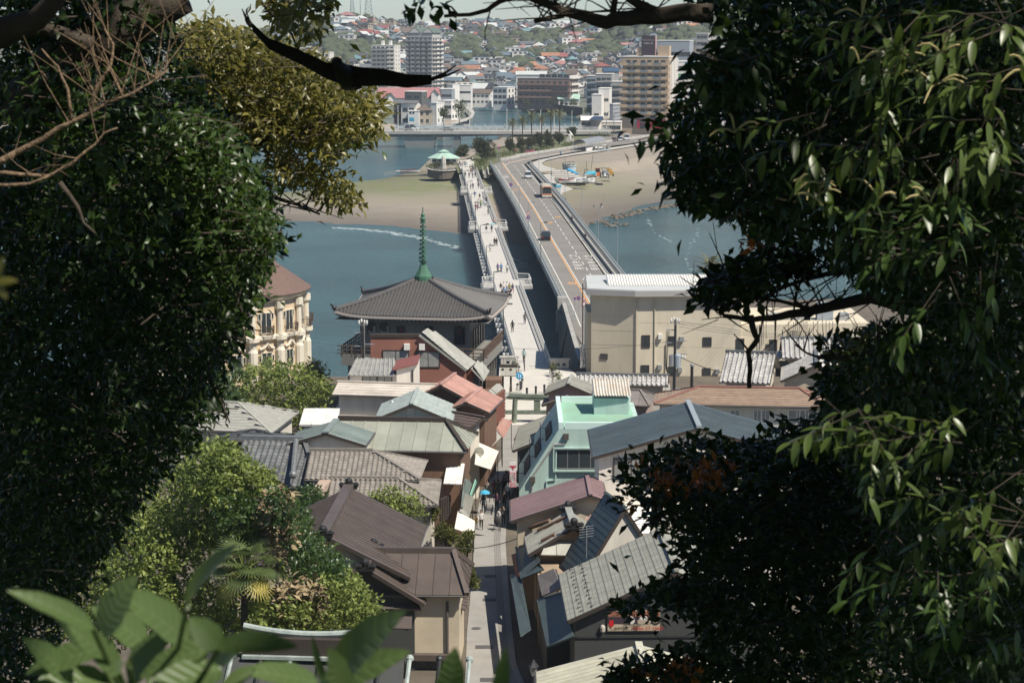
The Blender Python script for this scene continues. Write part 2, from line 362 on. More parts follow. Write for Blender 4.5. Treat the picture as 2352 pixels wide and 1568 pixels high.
mb=MB();mb.beam((a.x-.02,a.y,.36),(wall_p[1].x-.02,wall_p[1].y,.36),.6,.2);mb.beam((wall_p[1].x,wall_p[1].y,.36),(b.x,b.y,.36),.6,.2);mb.build('coping',conc,w_)
# BRIDGES
deck_m=mat('pale_deck_paving',(.52,.50,.455),.8,.07,.5,bump=.1,bscale=5)
rail_m=mat('pale_rail',(.56,.55,.51),.55,.12,1.5)
asph_m=mat('asphalt',(.215,.20,.178),.9,.14,.12,bump=.2,bscale=8)
wline=mat('road_paint_white',(.68,.66,.6),.7,.1,3);yline=mat('road_paint_orange',(.75,.36,.09),.7,.1,3);bline=mat('road_paint_blue',(.16,.42,.46),.7,.1,3)
seam_m=mat('expansion_joint',(.24,.225,.2),.9,0)
# footbridge
A0=Vector((2.75,248.5,0));A1=at(zR(745,900));fd=(A1-A0);flen=fd.length;fd.normalize();fs=Vector((fd.y,-fd.x,0))
def fb(s,o,z=0.0):q=A0+fd*s+fs*o;return Vector((q.x,q.y,z))
fbr=thing('footbridge','long pale footbridge with white railings crossing to the far shore','bridge',A0)
HW=2.15
mb=MB();mb.add([fb(0,-HW-.25,0),fb(flen,-HW-.25,0),fb(flen,HW+.25,0),fb(0,HW+.25,0),fb(0,-HW-.25,-.5),fb(flen,-HW-.25,-.5),fb(flen,HW+.25,-.5),fb(0,HW+.25,-.5)],[(0,3,2,1),(4,5,6,7),(0,1,5,4),(1,2,6,5),(2,3,7,6),(3,0,4,7)]);deck=mb.build('deck',deck_m,fbr)
mb=MB()
for o in(-1.3,1.3):mb.beam(fb(0,o,-.95),fb(flen,o,-.95),.5,.9)
mb.build('girder',conc,fbr)
mb=MB()
for s in np.arange(2,flen,2.0):a,b=fb(s,-HW,.004),fb(s,HW,.004);mb.quad(a,b,b+fd*.035,a+fd*.035)
for o in np.arange(-1.5,1.6,.6):mb.quad(fb(0,o-.012,.005),fb(0,o+.012,.005),fb(flen,o+.012,.005),fb(flen,o-.012,.005))
tag(mb.build('paving_joints',mat('deck_joint',(.47,.45,.41),.9,0),fbr),kind='stuff')
bays=[83,182,281]
def railing(mb,pts,h=1.1,step=1.45,r=.05):
 for a,b in zip(pts,pts[1:]):
  d=(b-a);L=d.length;n=max(1,round(L/step))
  mb.tube([a+Vector((0,0,h)),b+Vector((0,0,h))],r*1.7,6);mb.tube([a+Vector((0,0,h*.62)),b+Vector((0,0,h*.62))],r*.6,4);mb.tube([a+Vector((0,0,h*.3)),b+Vector((0,0,h*.3))],r*.6,4)
  mb.beam(a+Vector((0,0,.09)),b+Vector((0,0,.09)),.28,.18)
  for i in range(n+1):
   p=a+d*(i/n);mb.box((p.x,p.y,h*.5),(.11,.11,h),math.atan2(d.y,d.x))
for side in(-1,1):
 mb=MB();pts=[]
 for s in bays:
  s=s+(4 if side>0 else 0)
  pts+=[fb(s-4.2,HW*side),fb(s-3.4,(HW+1.9)*side),fb(s+3.4,(HW+1.9)*side),fb(s+4.2,HW*side)]
 cur=fb(.6,HW*side);segs=[]
 for k in range(len(bays)):
  q=pts[4*k:4*k+4];segs.append([cur,q[0]]);segs.append(q);cur=q[3]
 segs.append([cur,fb(flen-2,HW*side)])
 for sg in segs:railing(mb,sg)
 mb.build('railing',rail_m,fbr)
 for s in bays:
  s=s+(4 if side>0 else 0);mb=MB()
  P4=[fb(s-4.4,(HW-.2)*side,-.01),fb(s-3.6,(HW+2.2)*side,-.01),fb(s+3.6,(HW+2.2)*side,-.01),fb(s+4.4,(HW-.2)*side,-.01)]
  if side<0:P4=P4[::-1]
  mb.slab(P4,(0,0,1),.55);mb.build('lookout_platform',conc,fbr)
 if side<0:
  for s in np.arange(14,flen-20,5.5):
   if min(abs(s-b)for b in bays)<6:continue
   p=fb(s,-HW-.75,-.55);mb=MB();mb.box((p.x,p.y,p.z),(.9,1.5,.5),math.atan2(fd.y,fd.x)-math.pi/2);mb.box((p.x+.5,p.y,p.z+.1),(.5,.3,.2));mb.build('bracket_box',rail_m,fbr)
for s in bays+[34,132,232,322]:
 mb=MB();c=fb(s,0);rz=math.atan2(fd.y,fd.x)-math.pi/2
 mb.box((c.x,c.y,-1.75),(5.6,1.8,.75),rz);mb.box((c.x,c.y,-4.6),(3.6,1.5,5.2),rz);mb.build('pier',conc,fbr)
 mb=MB();mb.box((c.x,c.y,-5.2),(5.2,3.4,1.3),rz);mb.build('pier_foot',conc_dark,fbr)
def lamp(name,base,h,arm,m,label,group,dirv=(1,0),r=.07,cat='street lamp',double=False):
 t=thing(name,label,cat,base,group);b=Vector(base);mb=MB();mb.tube([b,b+Vector((0,0,h))],r,6,r*.65);mb.build('pole',m,t)
 mb=MB();e=b+Vector((dirv[0]*arm,dirv[1]*arm,h+.15));mb.tube([b+Vector((0,0,h-.05)),e],r*.55,5);mb.build('arm',m,t)
 mb=MB();mb.box((e.x,e.y,e.z-.05),(.28+abs(dirv[0])*.45,.28+abs(dirv[1])*.45,.14));mb.build('lamp_head',m,t);return t
for i,s in enumerate([24,62,100,138,176,214,252,290,328]):
 p=fb(s,-HW-.75,-1.3)
 lamp('footbridge_lamp',p,6.2,.9,dark_metal,['nearest','second','third','fourth','fifth','sixth','seventh','eighth','farthest'][i]+' black lamp post outside the left railing, counted from the island','black lamp posts along the footbridge',(fs.x,fs.y),.085)
stone_m=mat('pale_stone',(.47,.45,.40),.85,.16,1.2,bump=.4,bscale=5)
for q0,q1,lab in((zH(460,290),zH(770,285),'pale stone parapet wall left of the footbridge end'),(zH(1345,330),zH(1680,320),'pale stone parapet wall right of the footbridge end')):
 a,b=at(q0),at(q1);b.y=a.y;t=thing('parapet_wall',lab,'wall',((a.x+b.x)/2,a.y,0));L=(b.x-a.x)
 mb=MB();mb.box(((a.x+b.x)/2,a.y,1.22),(L+.3,.62,.22));mb.build('coping',stone_m,t)
 n=6
 for r_ in range(3):
  for k in range(n):
   if r_==1 and k in(2,4):continue
   mb=MB();mb.box((a.x+L*(k+.5)/n,a.y,.19+r_*.36),(L/n-.03,.5,.34));mb.build('stone',stone_m,t)
   # road bridge
LEFT=[(9.9,285),(9.3,309),(7.95,343),(5.2,410),(2.15,486),(-1.4,560),(-4.9,627),(-5.9,648)]
def lx(y):return float(np.interp(y,[p[1]for p in LEFT],[p[0]for p in LEFT]))
RW=8.75
rb=thing('road_bridge','grey three lane road bridge running out to the far shore','bridge',(lx(309)+4,309,0))
ys=list(np.arange(309,641,12))+[641]
def strip(mb,o0,o1,z,y0,y1,st=12,th=0,fn=None):
 Y=list(np.arange(y0,y1,st))+[y1]
 for a,b in zip(Y,Y[1:]):
  f0,f1=lx(a),lx(b)
  if th:mb.add([(f0+o0,a,z),(f0+o1,a,z),(f1+o1,b,z),(f1+o0,b,z),(f0+o0,a,z-th),(f0+o1,a,z-th),(f1+o1,b,z-th),(f1+o0,b,z-th)],[(0,1,2,3),(7,6,5,4),(0,4,5,1),(1,5,6,2),(2,6,7,3),(3,7,4,0)])
  else:mb.quad((f0+o0,a,z),(f0+o1,a,z),(f1+o1,b,z),(f1+o0,b,z))
mb=MB();strip(mb,-1.6,RW+2.5,-.02,305,640,th=.75);mb.build('deck',conc,rb)
mb=MB()
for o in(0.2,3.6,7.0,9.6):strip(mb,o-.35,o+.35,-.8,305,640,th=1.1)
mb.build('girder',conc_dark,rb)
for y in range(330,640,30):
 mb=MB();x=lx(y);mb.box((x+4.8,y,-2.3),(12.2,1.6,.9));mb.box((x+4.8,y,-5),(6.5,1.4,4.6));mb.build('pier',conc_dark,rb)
OUT=[at(p)for p in(zR(1500,880),zR(1540,770),zR(1760,655),zR(2050,600),zR(2350,545),zQ(240,505),zQ(700,432),zQ(1150,362),zQ(1560,292),zQ(2000,232),zQ(2352,180))]
INN=[at(p)for p in(zQ(395,625),zQ(430,585),zQ(520,548),zQ(760,500),zQ(950,462),zQ(1150,428),zQ(1290,400),zQ(1700,335),zQ(2050,292),zQ(2352,240))]
road=[(lx(y)-1.3,y,0)for y in(255,285,309,343,410,486,560,620)]+[(p.x,p.y,0)for p in OUT]+[(p.x,p.y,0)for p in reversed(INN)]+[(lx(y)+RW+1.0,y,0)for y in(640,620,560,486,410,343,309,285,255)]
road[0]=(9.9,262,0)
mb=MB();mb.poly([Vector(p)for p in road]);mb.build('road',asph_m,kind='structure')
mb=MB();strip(mb,RW+1.05,RW+2.35,.14,300,640,th=.14);mb.build('footway',mat('footway_concrete',(.3,.29,.26),.9,.12,.4),kind='structure')
mb=MB();strip(mb,-.08,.08,.006,285,636);strip(mb,RW-.08,RW+.08,.006,285,640)
strip(mb,2.95,3.1,.006,285,648)
for y in np.arange(290,640,9.0):x=lx(y)+5.95;mb.quad((x-.08,y,.006),(x+.08,y,.006),(x+.08+(lx(y+5)-lx(y)),y+5,.006),(x-.08+(lx(y+5)-lx(y)),y+5,.006))
ctr=[zQ(68,640),zQ(85,620),zQ(150,590),zQ(300,560),zQ(500,520),zQ(800,470),zQ(1100,415)]
c2=[at(p)for p in ctr]
for a,b in zip(c2,c2[1:]):mb.quad((a.x,a.y,.006),(a.x+.3,a.y-.25,.006),(b.x+.3,b.y-.25,.006),(b.x,b.y,.006))
for p in(zQ(260,545),zQ(390,540),zQ(545,495),zQ(545,505),zQ(680,480),zQ(830,450),zQ(950,428),zQ(1090,405),zQ(1140,385)):
 a=at(p);mb.quad((a.x-1.6,a.y-.3,.006),(a.x+1.6,a.y+.15,.006),(a.x+1.6,a.y+.5,.006),(a.x-1.6,a.y+.05,.006))
mb.build('white_road_lines',wline,kind='structure')
mb=MB();strip(mb,2.62,2.8,.006,285,650)
for a,b in zip(c2[1:],c2[2:]):mb.quad((a.x,a.y+.9,.006),(a.x+.2,a.y+.7,.006),(b.x+.2,b.y+.7,.006),(b.x,b.y+.9,.006))
mb.build('orange_centre_line',yline,kind='structure')
mb=MB()
for y in np.arange(292,630,5.5):
 for o in(-.75,RW+.1):x=lx(y)+o;mb.quad((x,y,.006),(x+.7,y,.006),(x+.7,y+.35,.006),(x,y+.35,.006))
mb.build('blue_cycle_marks',bline,kind='structure')
mb=MB()
for y in np.arange(315,640,15.0):x=lx(y);mb.quad((x-1.2,y,.005),(x+RW+.9,y,.005),(x+RW+.9,y+.22,.005),(x-1.2,y+.22,.005))
mb.build('deck_joints',seam_m,kind='structure')
def road_text(body,p,w,h,flip,m):
 me=text_mesh(body,1.0,m);co=np.array([v.co[:]for v in me.vertices]);lo,hi=co.min(0),co.max(0)
 q=at(p);s=-1 if flip else 1
 co2=np.column_stack([q.x+s*(co[:,0]-(lo[0]+hi[0])/2)/(hi[0]-lo[0])*w,q.y+s*(co[:,1]-(lo[1]+hi[1])/2)/(hi[1]-lo[1])*h,np.full(len(co),.008)])
 co2[:,0]+=(co2[:,1]-q.y)*-.041
 me.vertices.foreach_set('co',co2.ravel());me.update();return tag(link('road_lettering',me),kind='structure')
for body,p,fl in(('40',zU(680,1195),False),('40',zM(685,810),False),('40',zM(1040,1150),True),('40',zM(1130,1092),True)):road_text(body,p,1.5,3.6,fl,yline)
for j,(x0,y0,x1,y1)in enumerate(((700,340,930,730),(1180,350,1430,745))):
 for k,ch in enumerate('は へ 港 南 湘'.split()):road_text(ch,zU(x0+(x1-x0)*k/4,y0+(y1-y0)*k/4),1.6,3.2,True,wline)
for p in(zU(1150,1050),zU(1670,1065)):road_text('ソ',p,1.7,3.0,True,wline)
for p in(zU(1190,1165),zU(1710,1160)):road_text('し',p,.9,4.5,True,wline)
road_text('速度落せ',zM(590,672),1.4,9,False,wline)
grey_rail=mat('grey_road_rail',(.40,.42,.41),.5,.1,1.2,metal=.2)
for o,nm in((-1.45,'left'),(RW+2.45,'right')):
 mb=MB();Y=list(np.arange(309,640,12))+[640]
 for a,b in zip(Y,Y[1:]):
  p,q=Vector((lx(a)+o,a,0)),Vector((lx(b)+o,b,0));mb.beam(p+Vector((0,0,.12)),q+Vector((0,0,.12)),.34,.5)
  mb.tube([p+Vector((0,0,1.12)),q+Vector((0,0,1.12))],.085,6)
  for h in(.58,.85):mb.tube([p+Vector((0,0,h)),q+Vector((0,0,h))],.03,4)
  for i in range(8):c=p+(q-p)*(i/8);mb.box((c.x,c.y,.7),(.1,.1,.9))
 mb.build('parapet_rail',grey_rail,rb)
mb=MB()
for a,b in zip(ys,ys[1:]):mb.beam((lx(a)+RW+1.05,a,.35),(lx(b)+RW+1.05,b,.35),.14,.5)
mb.build('kerb_rail',conc,rb)
mb=MB();x=lx(308);mb.box((x-1.5,308,.3),(1.5,2.0,1.9));mb.box((x-1.5,308,-2.6),(1.9,2.6,3.2));mb.build('end_post',conc,rb)
def road_lamp(p,h,d,label):return lamp('road_lamp',p,h,.95,steel,label,'grey lamp posts along the road bridge',d,.075)
for i,(q,s)in enumerate(((zM(1155,1568),1),(zM(975,1568),1),(zM(835,1310),1),(zM(725,1100),1),(zM(630,930),1),(zM(555,760),1),(zM(487,680),1))):
 p=at(q);x=lx(p.y)-1.75;road_lamp((x,p.y,-.3),7.6,(.97,.2),['nearest','second','third','fourth','fifth','sixth','farthest'][i]+' grey lamp post outside the left rail of the road bridge')
for i,y in enumerate((357,398,443,497,548,600)):
 road_lamp((lx(y)+RW+2.8,y,-.3),7.9,(-.97,.2),['nearest','second','third','fourth','fifth','farthest'][i]+' grey lamp post outside the right rail of the road bridge')
 # FAR TOWN
def rxy(u,v=150):d=ray(u,v);return d.x/d.y
def zat(v,y):d=ray(1176,v);return 42+d.z/d.y*y
WINS={}
def win_mesh(w,h,mf,mg,bars=1,proud=.06):
 k=(round(w,2),round(h,2),mf.name,mg.name,bars)
 if k in WINS:return WINS[k]
 mb=MB();t=min(.09,w*.09);mb.mi=1;mb.box((0,.0,0),(w,.05,h));mb.mi=0
 for s in(-1,1):mb.box((s*(w/2),.0,0),(t,proud*2,h+t));mb.box((0,.0,s*(h/2)),(w-t,proud*2,t))
 for i in range(bars):mb.box((-w/2+w*(i+1)/(bars+1),.0,0),(t*.7,proud*1.6,h-t))
 WINS[k]=mb.mesh('window',[mf,mg]);return WINS[k]
def place(name,me,parent,P,U,kind=None):
 """mesh with x along the wall U, y out of the wall, z up"""
 U=Vector(U).normalized();N=Vector((U.y,-U.x,0));q=Vector(P)-_org(parent)
 return link(name,me,parent,M=Matrix(((U.x,-N.x*-1,0,q.x),(U.y,N.y,0,q.y),(0,0,1,q.z),(0,0,0,1))))
class Face:
 """upright wall face: O bottom left seen from outside, U to the right"""
 def __init__(s,O,U,L,z0,z1):s.O=Vector(O);s.U=Vector(U).normalized();s.L=L;s.z0=z0;s.z1=z1;s.N=Vector((s.U.y,-s.U.x,0))
 def P(s,u,z,out=0.0):q=s.O+s.U*u+s.N*out;return Vector((q.x,q.y,z))
 def box(s,mb,u0,u1,z0,z1,o0,o1):
  a,b,c,d=s.P(u0,z0,o0),s.P(u1,z0,o0),s.P(u1,z0,o1),s.P(u0,z0,o1);h=Vector((0,0,z1-z0))
  mb.add([a,b,c,d,a+h,b+h,c+h,d+h],[(0,1,2,3),(7,6,5,4),(3,2,6,7),(0,4,5,1),(1,5,6,2),(0,3,7,4)])
def face_windows(t,f,floors,n,w,h,sill=.9,mf=frame_alu,mg=glass,z0=None,hf=None,u0=.4,u1=None,bars=1,skip=()):
 z0=f.z0 if z0 is None else z0;hf=hf or(f.z1-z0)/floors;u1=f.L-.4 if u1 is None else u1;me=win_mesh(w,h,mf,mg,bars)
 for k in range(floors):
  for i in range(n):
   if(k,i)in skip:continue
   place('window',me,t,f.P(u0+(u1-u0)*(i+.5)/n,z0+k*hf+sill+h/2,.03),f.U)
def corner_block(label,cat,y,uL,uC,uR,v1,z0,wall_m,a=14,name='apartment_block',v=200,depth=None,top=None,group=None):
 rl,rc,rr=rxy(uL),rxy(uC),rxy(uR);xc=rc*y;a=R(a);ca,sa=math.cos(a),math.sin(a)
 L=(xc-rl*y)/(ca+rl*sa);Rr=depth or max(5,min(26,(rr*y-xc)/max(.05,sa-rr*ca)))
 z1=zat(v1,y);C=Vector((xc,y,0));dl=Vector((-ca,sa,0));dr=Vector((sa,ca,0))
 t=thing(name,label,cat,(xc,y,z0),group);P=[C+dl*L,C,C+dr*Rr,C+dl*L+dr*Rr]
 mb=MB();mb.prism([p[:2]for p in P],z0-3,z1);w=mb.build('wall',wall_m,t)
 mb=MB();mb.prism([(C+dl*(L+.15)-dr*.15)[:2],(C-dl*.15-dr*.15)[:2],(C+dr*(Rr+.15)-dl*.15)[:2],(C+dl*(L+.15)+dr*(Rr+.15))[:2]],z1-.02,z1+.35);mb.build('roof_slab',top or white_paint,t)
 return t,Face(C+dl*L,-dl,L,z0,z1),Face(C,dr,Rr,z0,z1),w
def balconies(t,f,floors,hf,z0,m,spans,out=1.2,h=1.05,th=.15,first=0,name='balcony'):
 for k in range(first,floors):
  z=z0+k*hf;mb=MB()
  f.box(mb,0.02,f.L-.02,z-th,z,0.0,out)
  for a,b in spans:f.box(mb,a*f.L,b*f.L,z,z+h,out-.1,out)
  mb.build(name,m,t)
def solid_rail(t,f,floors,hf,z0,m,spans,out,h=1.0,first=0):
 for k in range(first,floors):
  for a,b in spans:
   mb=MB();f.box(mb,a*f.L,b*f.L,z0+k*hf+.1,z0+k*hf+h,out-.06,out-.01);mb.build('balcony_rail',m,t)
grey_wall=mat('grey_render',(.37,.36,.345),.85,.08,.2);pale_wall=mat('pale_render',(.66,.63,.57),.85,.07,.2);white_wall=mat('white_render',(.72,.70,.66),.8,.06,.3)
tan_wall=mat('tan_render',(.46,.35,.24),.85,.08,.2);brown_brick=mat('brown_brick',(.29,.19,.155),.85,.12,.6);blue_grey=mat('blue_grey_cladding',(.30,.33,.36),.7,.06,.3)
teal_band=mat('teal_fascia',(.06,.20,.24),.6,.08,.5);rail_glass=mat('balcony_glass',(.2,.23,.24),.3,.1,1)
t,fl_,fr_,w=corner_block('tall grey apartment tower with green gabled roof','apartment tower',1330,933,993,1019.6,84.6,1.5,grey_wall,20,depth=17)
hf=(fl_.z1-1.5)/13
balconies(t,fl_,13,hf,1.5,grey_wall,[(.0,.12),(.2,.34),(.42,.56),(.62,.76),(.86,1)],1.4)
face_windows(t,fl_,13,6,1.9,1.75,.25,z0=1.5,hf=hf,u1=fl_.L-.3)
balconies(t,fr_,13,hf,1.5,pale_wall,[(.32,.52),(.74,1)],1.3,first=1,name='side_balcony')
face_windows(t,fr_,13,4,1.7,1.6,.35,z0=1.5,hf=hf,u0=.6)
green_roof=mat('green_slate',(.10,.135,.115),.7,.15,.3)
z1=fl_.z1;mb=MB();fl_.box(mb,.13*fl_.L,fl_.L-.1,z1,z1+2.6,-15,-.3);mb.build('penthouse',grey_wall,t)
mb=MB();zr=z1+6.2;ze=z1+2.5;A=lambda u,o,z:fl_.P(u,z,o)
for u0,u1 in((.10,.56),(.62,1.04)):
 a,b,c=u0*fl_.L,(u0+u1)/2*fl_.L,u1*fl_.L
 mb.add([A(a,.3,ze),A(c,.3,ze),A(b,.3,zr),A(a,-15.5,ze),A(c,-15.5,ze),A(b,-15.5,zr)],[(0,2,5,3),(2,1,4,5),(3,5,4),(0,3,4,1)])
mb.build('roof',green_roof,t)
mb=MB()
for u0,u1 in((.10,.56),(.62,1.04)):mb.add([A(u0*fl_.L+.4,.31,ze),A(u1*fl_.L-.4,.31,ze),A((u0+u1)/2*fl_.L,.31,zr-.5)],[(0,1,2)])
mb.build('gable',pale_wall,t)
t,fl_,fr_,w=corner_block('cream mid height apartment block left of the tall tower','apartment block',1405,853.3,906.3,917,105,3,pale_wall,14,depth=14)
hf=(fl_.z1-3)/10
balconies(t,fl_,10,hf,3,pale_wall,[(.7,1)],1.5);solid_rail(t,fl_,10,hf,3,rail_glass,[(0,.68)],1.5)
face_windows(t,fl_,10,5,2.1,1.8,.3,z0=3,hf=hf);face_windows(t,fr_,10,2,1.1,1.2,.9,z0=3,hf=hf)
for u in(.45,.78):
 mb=MB();fl_.box(mb,u*fl_.L-.9,u*fl_.L+.9,fl_.z1+.3,fl_.z1+3.4,-4,-1.8);mb.build('roof_tank',white_paint,t)
t,fl_,fr_,w=corner_block('tan ten storey apartment block carrying a dark rooftop sign','apartment block',830,1430,1535.3,1555.3,131.5,-.6,tan_wall,15,depth=19)
hf=2.86;zb=fl_.z1-.7-10*hf+.2
balconies(t,fl_,10,hf,zb,tan_wall,[(-.05,.13),(.29,.40),(.56,.66),(.86,.995)],1.5,1.15,first=2)
solid_rail(t,fl_,10,hf,zb,rail_glass,[(.13,.29),(.4,.56),(.66,.86)],1.5,first=2)
for u0,u1,n in((.06,.34,2),(.38,.66,2),(.67,.96,2)):face_windows(t,fl_,10,n,1.75,2.0,.1,z0=zb,hf=hf,u0=u0*fl_.L,u1=u1*fl_.L,skip=[(0,0),(0,1),(1,0),(1,1)],mf=frame_alu)
face_windows(t,fl_,1,3,2.3,1.0,1.2,z0=zb+hf,hf=hf,u0=.05*fl_.L,u1=.8*fl_.L)
face_windows(t,fr_,8,1,1.2,1.5,.5,z0=zb+2*hf,hf=hf,u0=.1,u1=3)
mb=MB()
for u in(4.2,7.2,10.6,13.4,16.5):fr_.box(mb,u,u+1.5,zb,fr_.z1-.6,0,.8)
mb.build('pilaster',white_paint,t)
sg_m=mat('sign_maroon',(.05,.032,.042),.6,.05,1)
fx=lambda x:(x-150)/(838-150)*fl_.L
mb=MB();zt=zat((85/3.7325+120)/1.7415,833);fl_.box(mb,fx(350),fx(425),fl_.z1+.3,fl_.z1+3.7,-5,-1.5);fl_.box(mb,fx(668),fx(836),fl_.z1+.3,zat((240/3.7325+120)/1.7415,833),-6,-1.5);mb.build('roof_house',tan_wall,t)
sg=thing('rooftop_sign','dark maroon rooftop sign board with white Japanese lettering','sign',fl_.P(fx(530),fl_.z1+.3,-1.2))
mb=MB();fl_.box(mb,fx(428),fx(628),fl_.z1+.55,zt,-3.5,-.9);mb.build('board',sg_m,sg)
mb=MB();fl_.box(mb,fx(629.5),fx(636),fl_.z1+.5,zt,-3.4,-1);mb.build('edge',mat('pink_trim',(.45,.3,.28),.6,0),sg)
sgw=mat('sign_white',(.75,.75,.72),.6,0)
put_text('ライオンズマンション',.62,sgw,sg,fl_.P(fx(528),zt-1.95,-.88),fl_.U,(0,0,1),sx=.83)
put_text('片瀬江ノ島',.75,sgw,sg,fl_.P(fx(528),zt-3.25,-.88),fl_.U,(0,0,1),sx=1.0)
sh=thing('shop_fascia','crimson ground floor shop front with dark name band below the tan block','shopfront',fl_.P(fx(500),-.6,.6))
cr=mat('crimson_panel',(.36,.02,.06),.5,.05,1);mb=MB();fl_.box(mb,fx(385),fx(800),zb+.0,zb+3.6,.02,.9);mb.build('fascia',cr,sh)
mb=MB();fl_.box(mb,fx(430),fx(570),zb+2.0,zb+3.4,.9,1.0);mb.build('name_band',sg_m,sh);put_text('ENOTOKI',1.0,mat('sign_grey',(.3,.3,.3),.6,0),sh,fl_.P(fx(500),zb+2.7,1.02),fl_.U,(0,0,1))
mb=MB();fl_.box(mb,fx(430),fx(560),zb-.2,zb+1.6,.9,.95);mb.build('shop_window',glass,sh)
so=thing('shop_sign','small pale shop sign left of the crimson shop front','sign',fl_.P(fx(320),1,.4));mb=MB();fl_.box(mb,fx(255),fx(378),zb+2.2,zb+3.5,.02,.5);mb.build('board',grey_wall,so);put_text('URBAN LABEL',.55,sgw,so,fl_.P(fx(316),zb+2.85,.52),fl_.U,(0,0,1))
U=lambda x:(2450+x/3.7325)/1.7415
Vp=lambda y:(120+y/3.7325)/1.7415
t,fl_,fr_,w=corner_block('blue grey office block with ribbon windows behind the tan block','office block',960,U(630),U(1145),U(1245),Vp(165),2,blue_grey,12,depth=16)
hf=(fl_.z1-1)/9
face_windows(t,fl_,8,2,9.5,2.0,.9,z0=1,hf=hf,bars=3);balconies(t,fr_,8,hf,1,white_wall,[(0,1)],1.2,first=1)
t,fl_,fr_,w=corner_block('tall grey flats with outside stair right behind the office','apartment block',1010,U(1245),U(1420),U(1700),Vp(58),2,grey_wall,16,depth=24)
face_windows(t,fl_,12,3,1.6,1.3,1,z0=2);face_windows(t,fr_,12,4,1.5,1.3,1,z0=2)
balconies(t,fr_,12,(fr_.z1-2)/12,2,grey_wall,[(.2,.8)],1.2,first=1)
t,fl_,fr_,w=corner_block('white commercial block with teal top band right of the tan block','commercial block',872,U(965),U(1900),U(2050),Vp(478),-.6,white_wall,3,depth=16)
hf=(fl_.z1+.2)/8;gx=lambda x:(x-965)/(1900-965)*fl_.L
mb=MB();fl_.box(mb,gx(1088),gx(1900),fl_.z1-1.3,fl_.z1+.1,.02,.2);mb.build('teal_band',teal_band,t)
for i in range(1,8):
 for x in(985,1015,1050,1105,1150,1215,1270,1330,1390,1450,1520,1590,1660,1730,1800,1860):place('window',win_mesh(1.0,1.6,frame_alu,glass,0),t,fl_.P(gx(x),i*hf+.8,.03),fl_.U)
for z,body,m1,m2,lab in((690,'SURF',mat('sign_green',(.02,.25,.06),.5,0),sgw,'small green sign on the white commercial block'),(808,'らぽんと',white_paint,mat('sign_teal',(.05,.3,.33),.5,0),'white hoarding with teal lettering on the commercial block'),(918,'めだか',pale_wall,frame_dark,'pale hoarding with dark lettering on the commercial block'),(1028,'ブルー',mat('sign_sky',(.25,.5,.58),.5,0),sgw,'light blue sign low on the commercial block')):
 zz=zat(Vp(z),870);s_=thing('wall_sign',lab,'sign',fl_.P(gx(1010),zz,.3));mb=MB();fl_.box(mb,gx(968),gx(1050),zz-.9,zz+.9,.06,.35);mb.build('board',m1,s_);put_text(body,1.1,m2,s_,fl_.P(gx(1009),zz,.37),fl_.U,(0,0,1),sx=.85)
mb=MB()
for k in range(26):fl_.box(mb,gx(1090)+k*1.4,gx(1090)+k*1.4+.06,fl_.z1+.3,fl_.z1+1.4,-.3,-.24)
fl_.box(mb,gx(1090),gx(1890),fl_.z1+1.36,fl_.z1+1.42,-.3,-.24);mb.build('roof_railing',steel,t)
for k,(u0,u1,u2,v1,y,m_,lab)in enumerate(((1655,1735,1760,120,930,white_wall,'white balcony block glimpsed between the dark leaves'),(1745,1850,1880,128,900,pale_wall,'long cream block seen through the foliage'),(1860,1990,2020,140,900,white_wall,'white block mostly hidden by the right hand tree'),(1700,1790,1830,92,1020,grey_wall,'grey block on the slope above the white balcony block'))):
 t,fl_,fr_,w=corner_block(lab,'apartment block',y,u0,u1,u2,v1,-.6,m_,12,depth=14);n=max(3,int(fl_.L/3.3));fo=max(4,int(fl_.z1/3));face_windows(t,fl_,fo,n,1.9,1.5,.9);balconies(t,fl_,fo,(fl_.z1+.6)/fo,-.6,m_,[(0,1)],1.1,.9,first=1)
Uo=lambda x:(1900+x/3.92)/1.7415
Vo=lambda y:(230+y/3.92)/1.7415
t,fl_,fr_,w=corner_block('long brown brick apartment house with pale end balconies','apartment house',1165,Uo(665),Uo(1490),Uo(1655),Vo(335),0,brown_brick,20,depth=15,top=grey_wall)
hf=(fl_.z1)/4
mb=MB();fl_.box(mb,.4*fl_.L,fl_.L-.1,fl_.z1+.35,zat(Vo(285),1165),-12,-.6);up=mb.build('upper_storey',grey_wall,t)
face_windows(t,fl_,1,5,3.2,1.9,.6,z0=fl_.z1,hf=3,u0=.42*fl_.L)
for f_ in[x for x in t.children if x.name.startswith('window')]:f_.location.y-=.0
balconies(t,fl_,4,hf,0,brown_brick,[(0,.66)],1.3,1.1,first=1);face_windows(t,fl_,4,9,1.8,1.7,.5,z0=0,hf=hf)
balconies(t,fr_,5,hf,0,pale_wall,[(.0,1)],1.2,1.1,first=1,name='end_balcony');face_windows(t,fr_,4,3,2.0,1.8,.4,z0=0,hf=hf)
mb=MB();fr_.box(mb,.1,fr_.L-.1,fr_.z1+.35,zat(Vo(285),1165),-3,0);mb.build('end_penthouse',pale_wall,t)
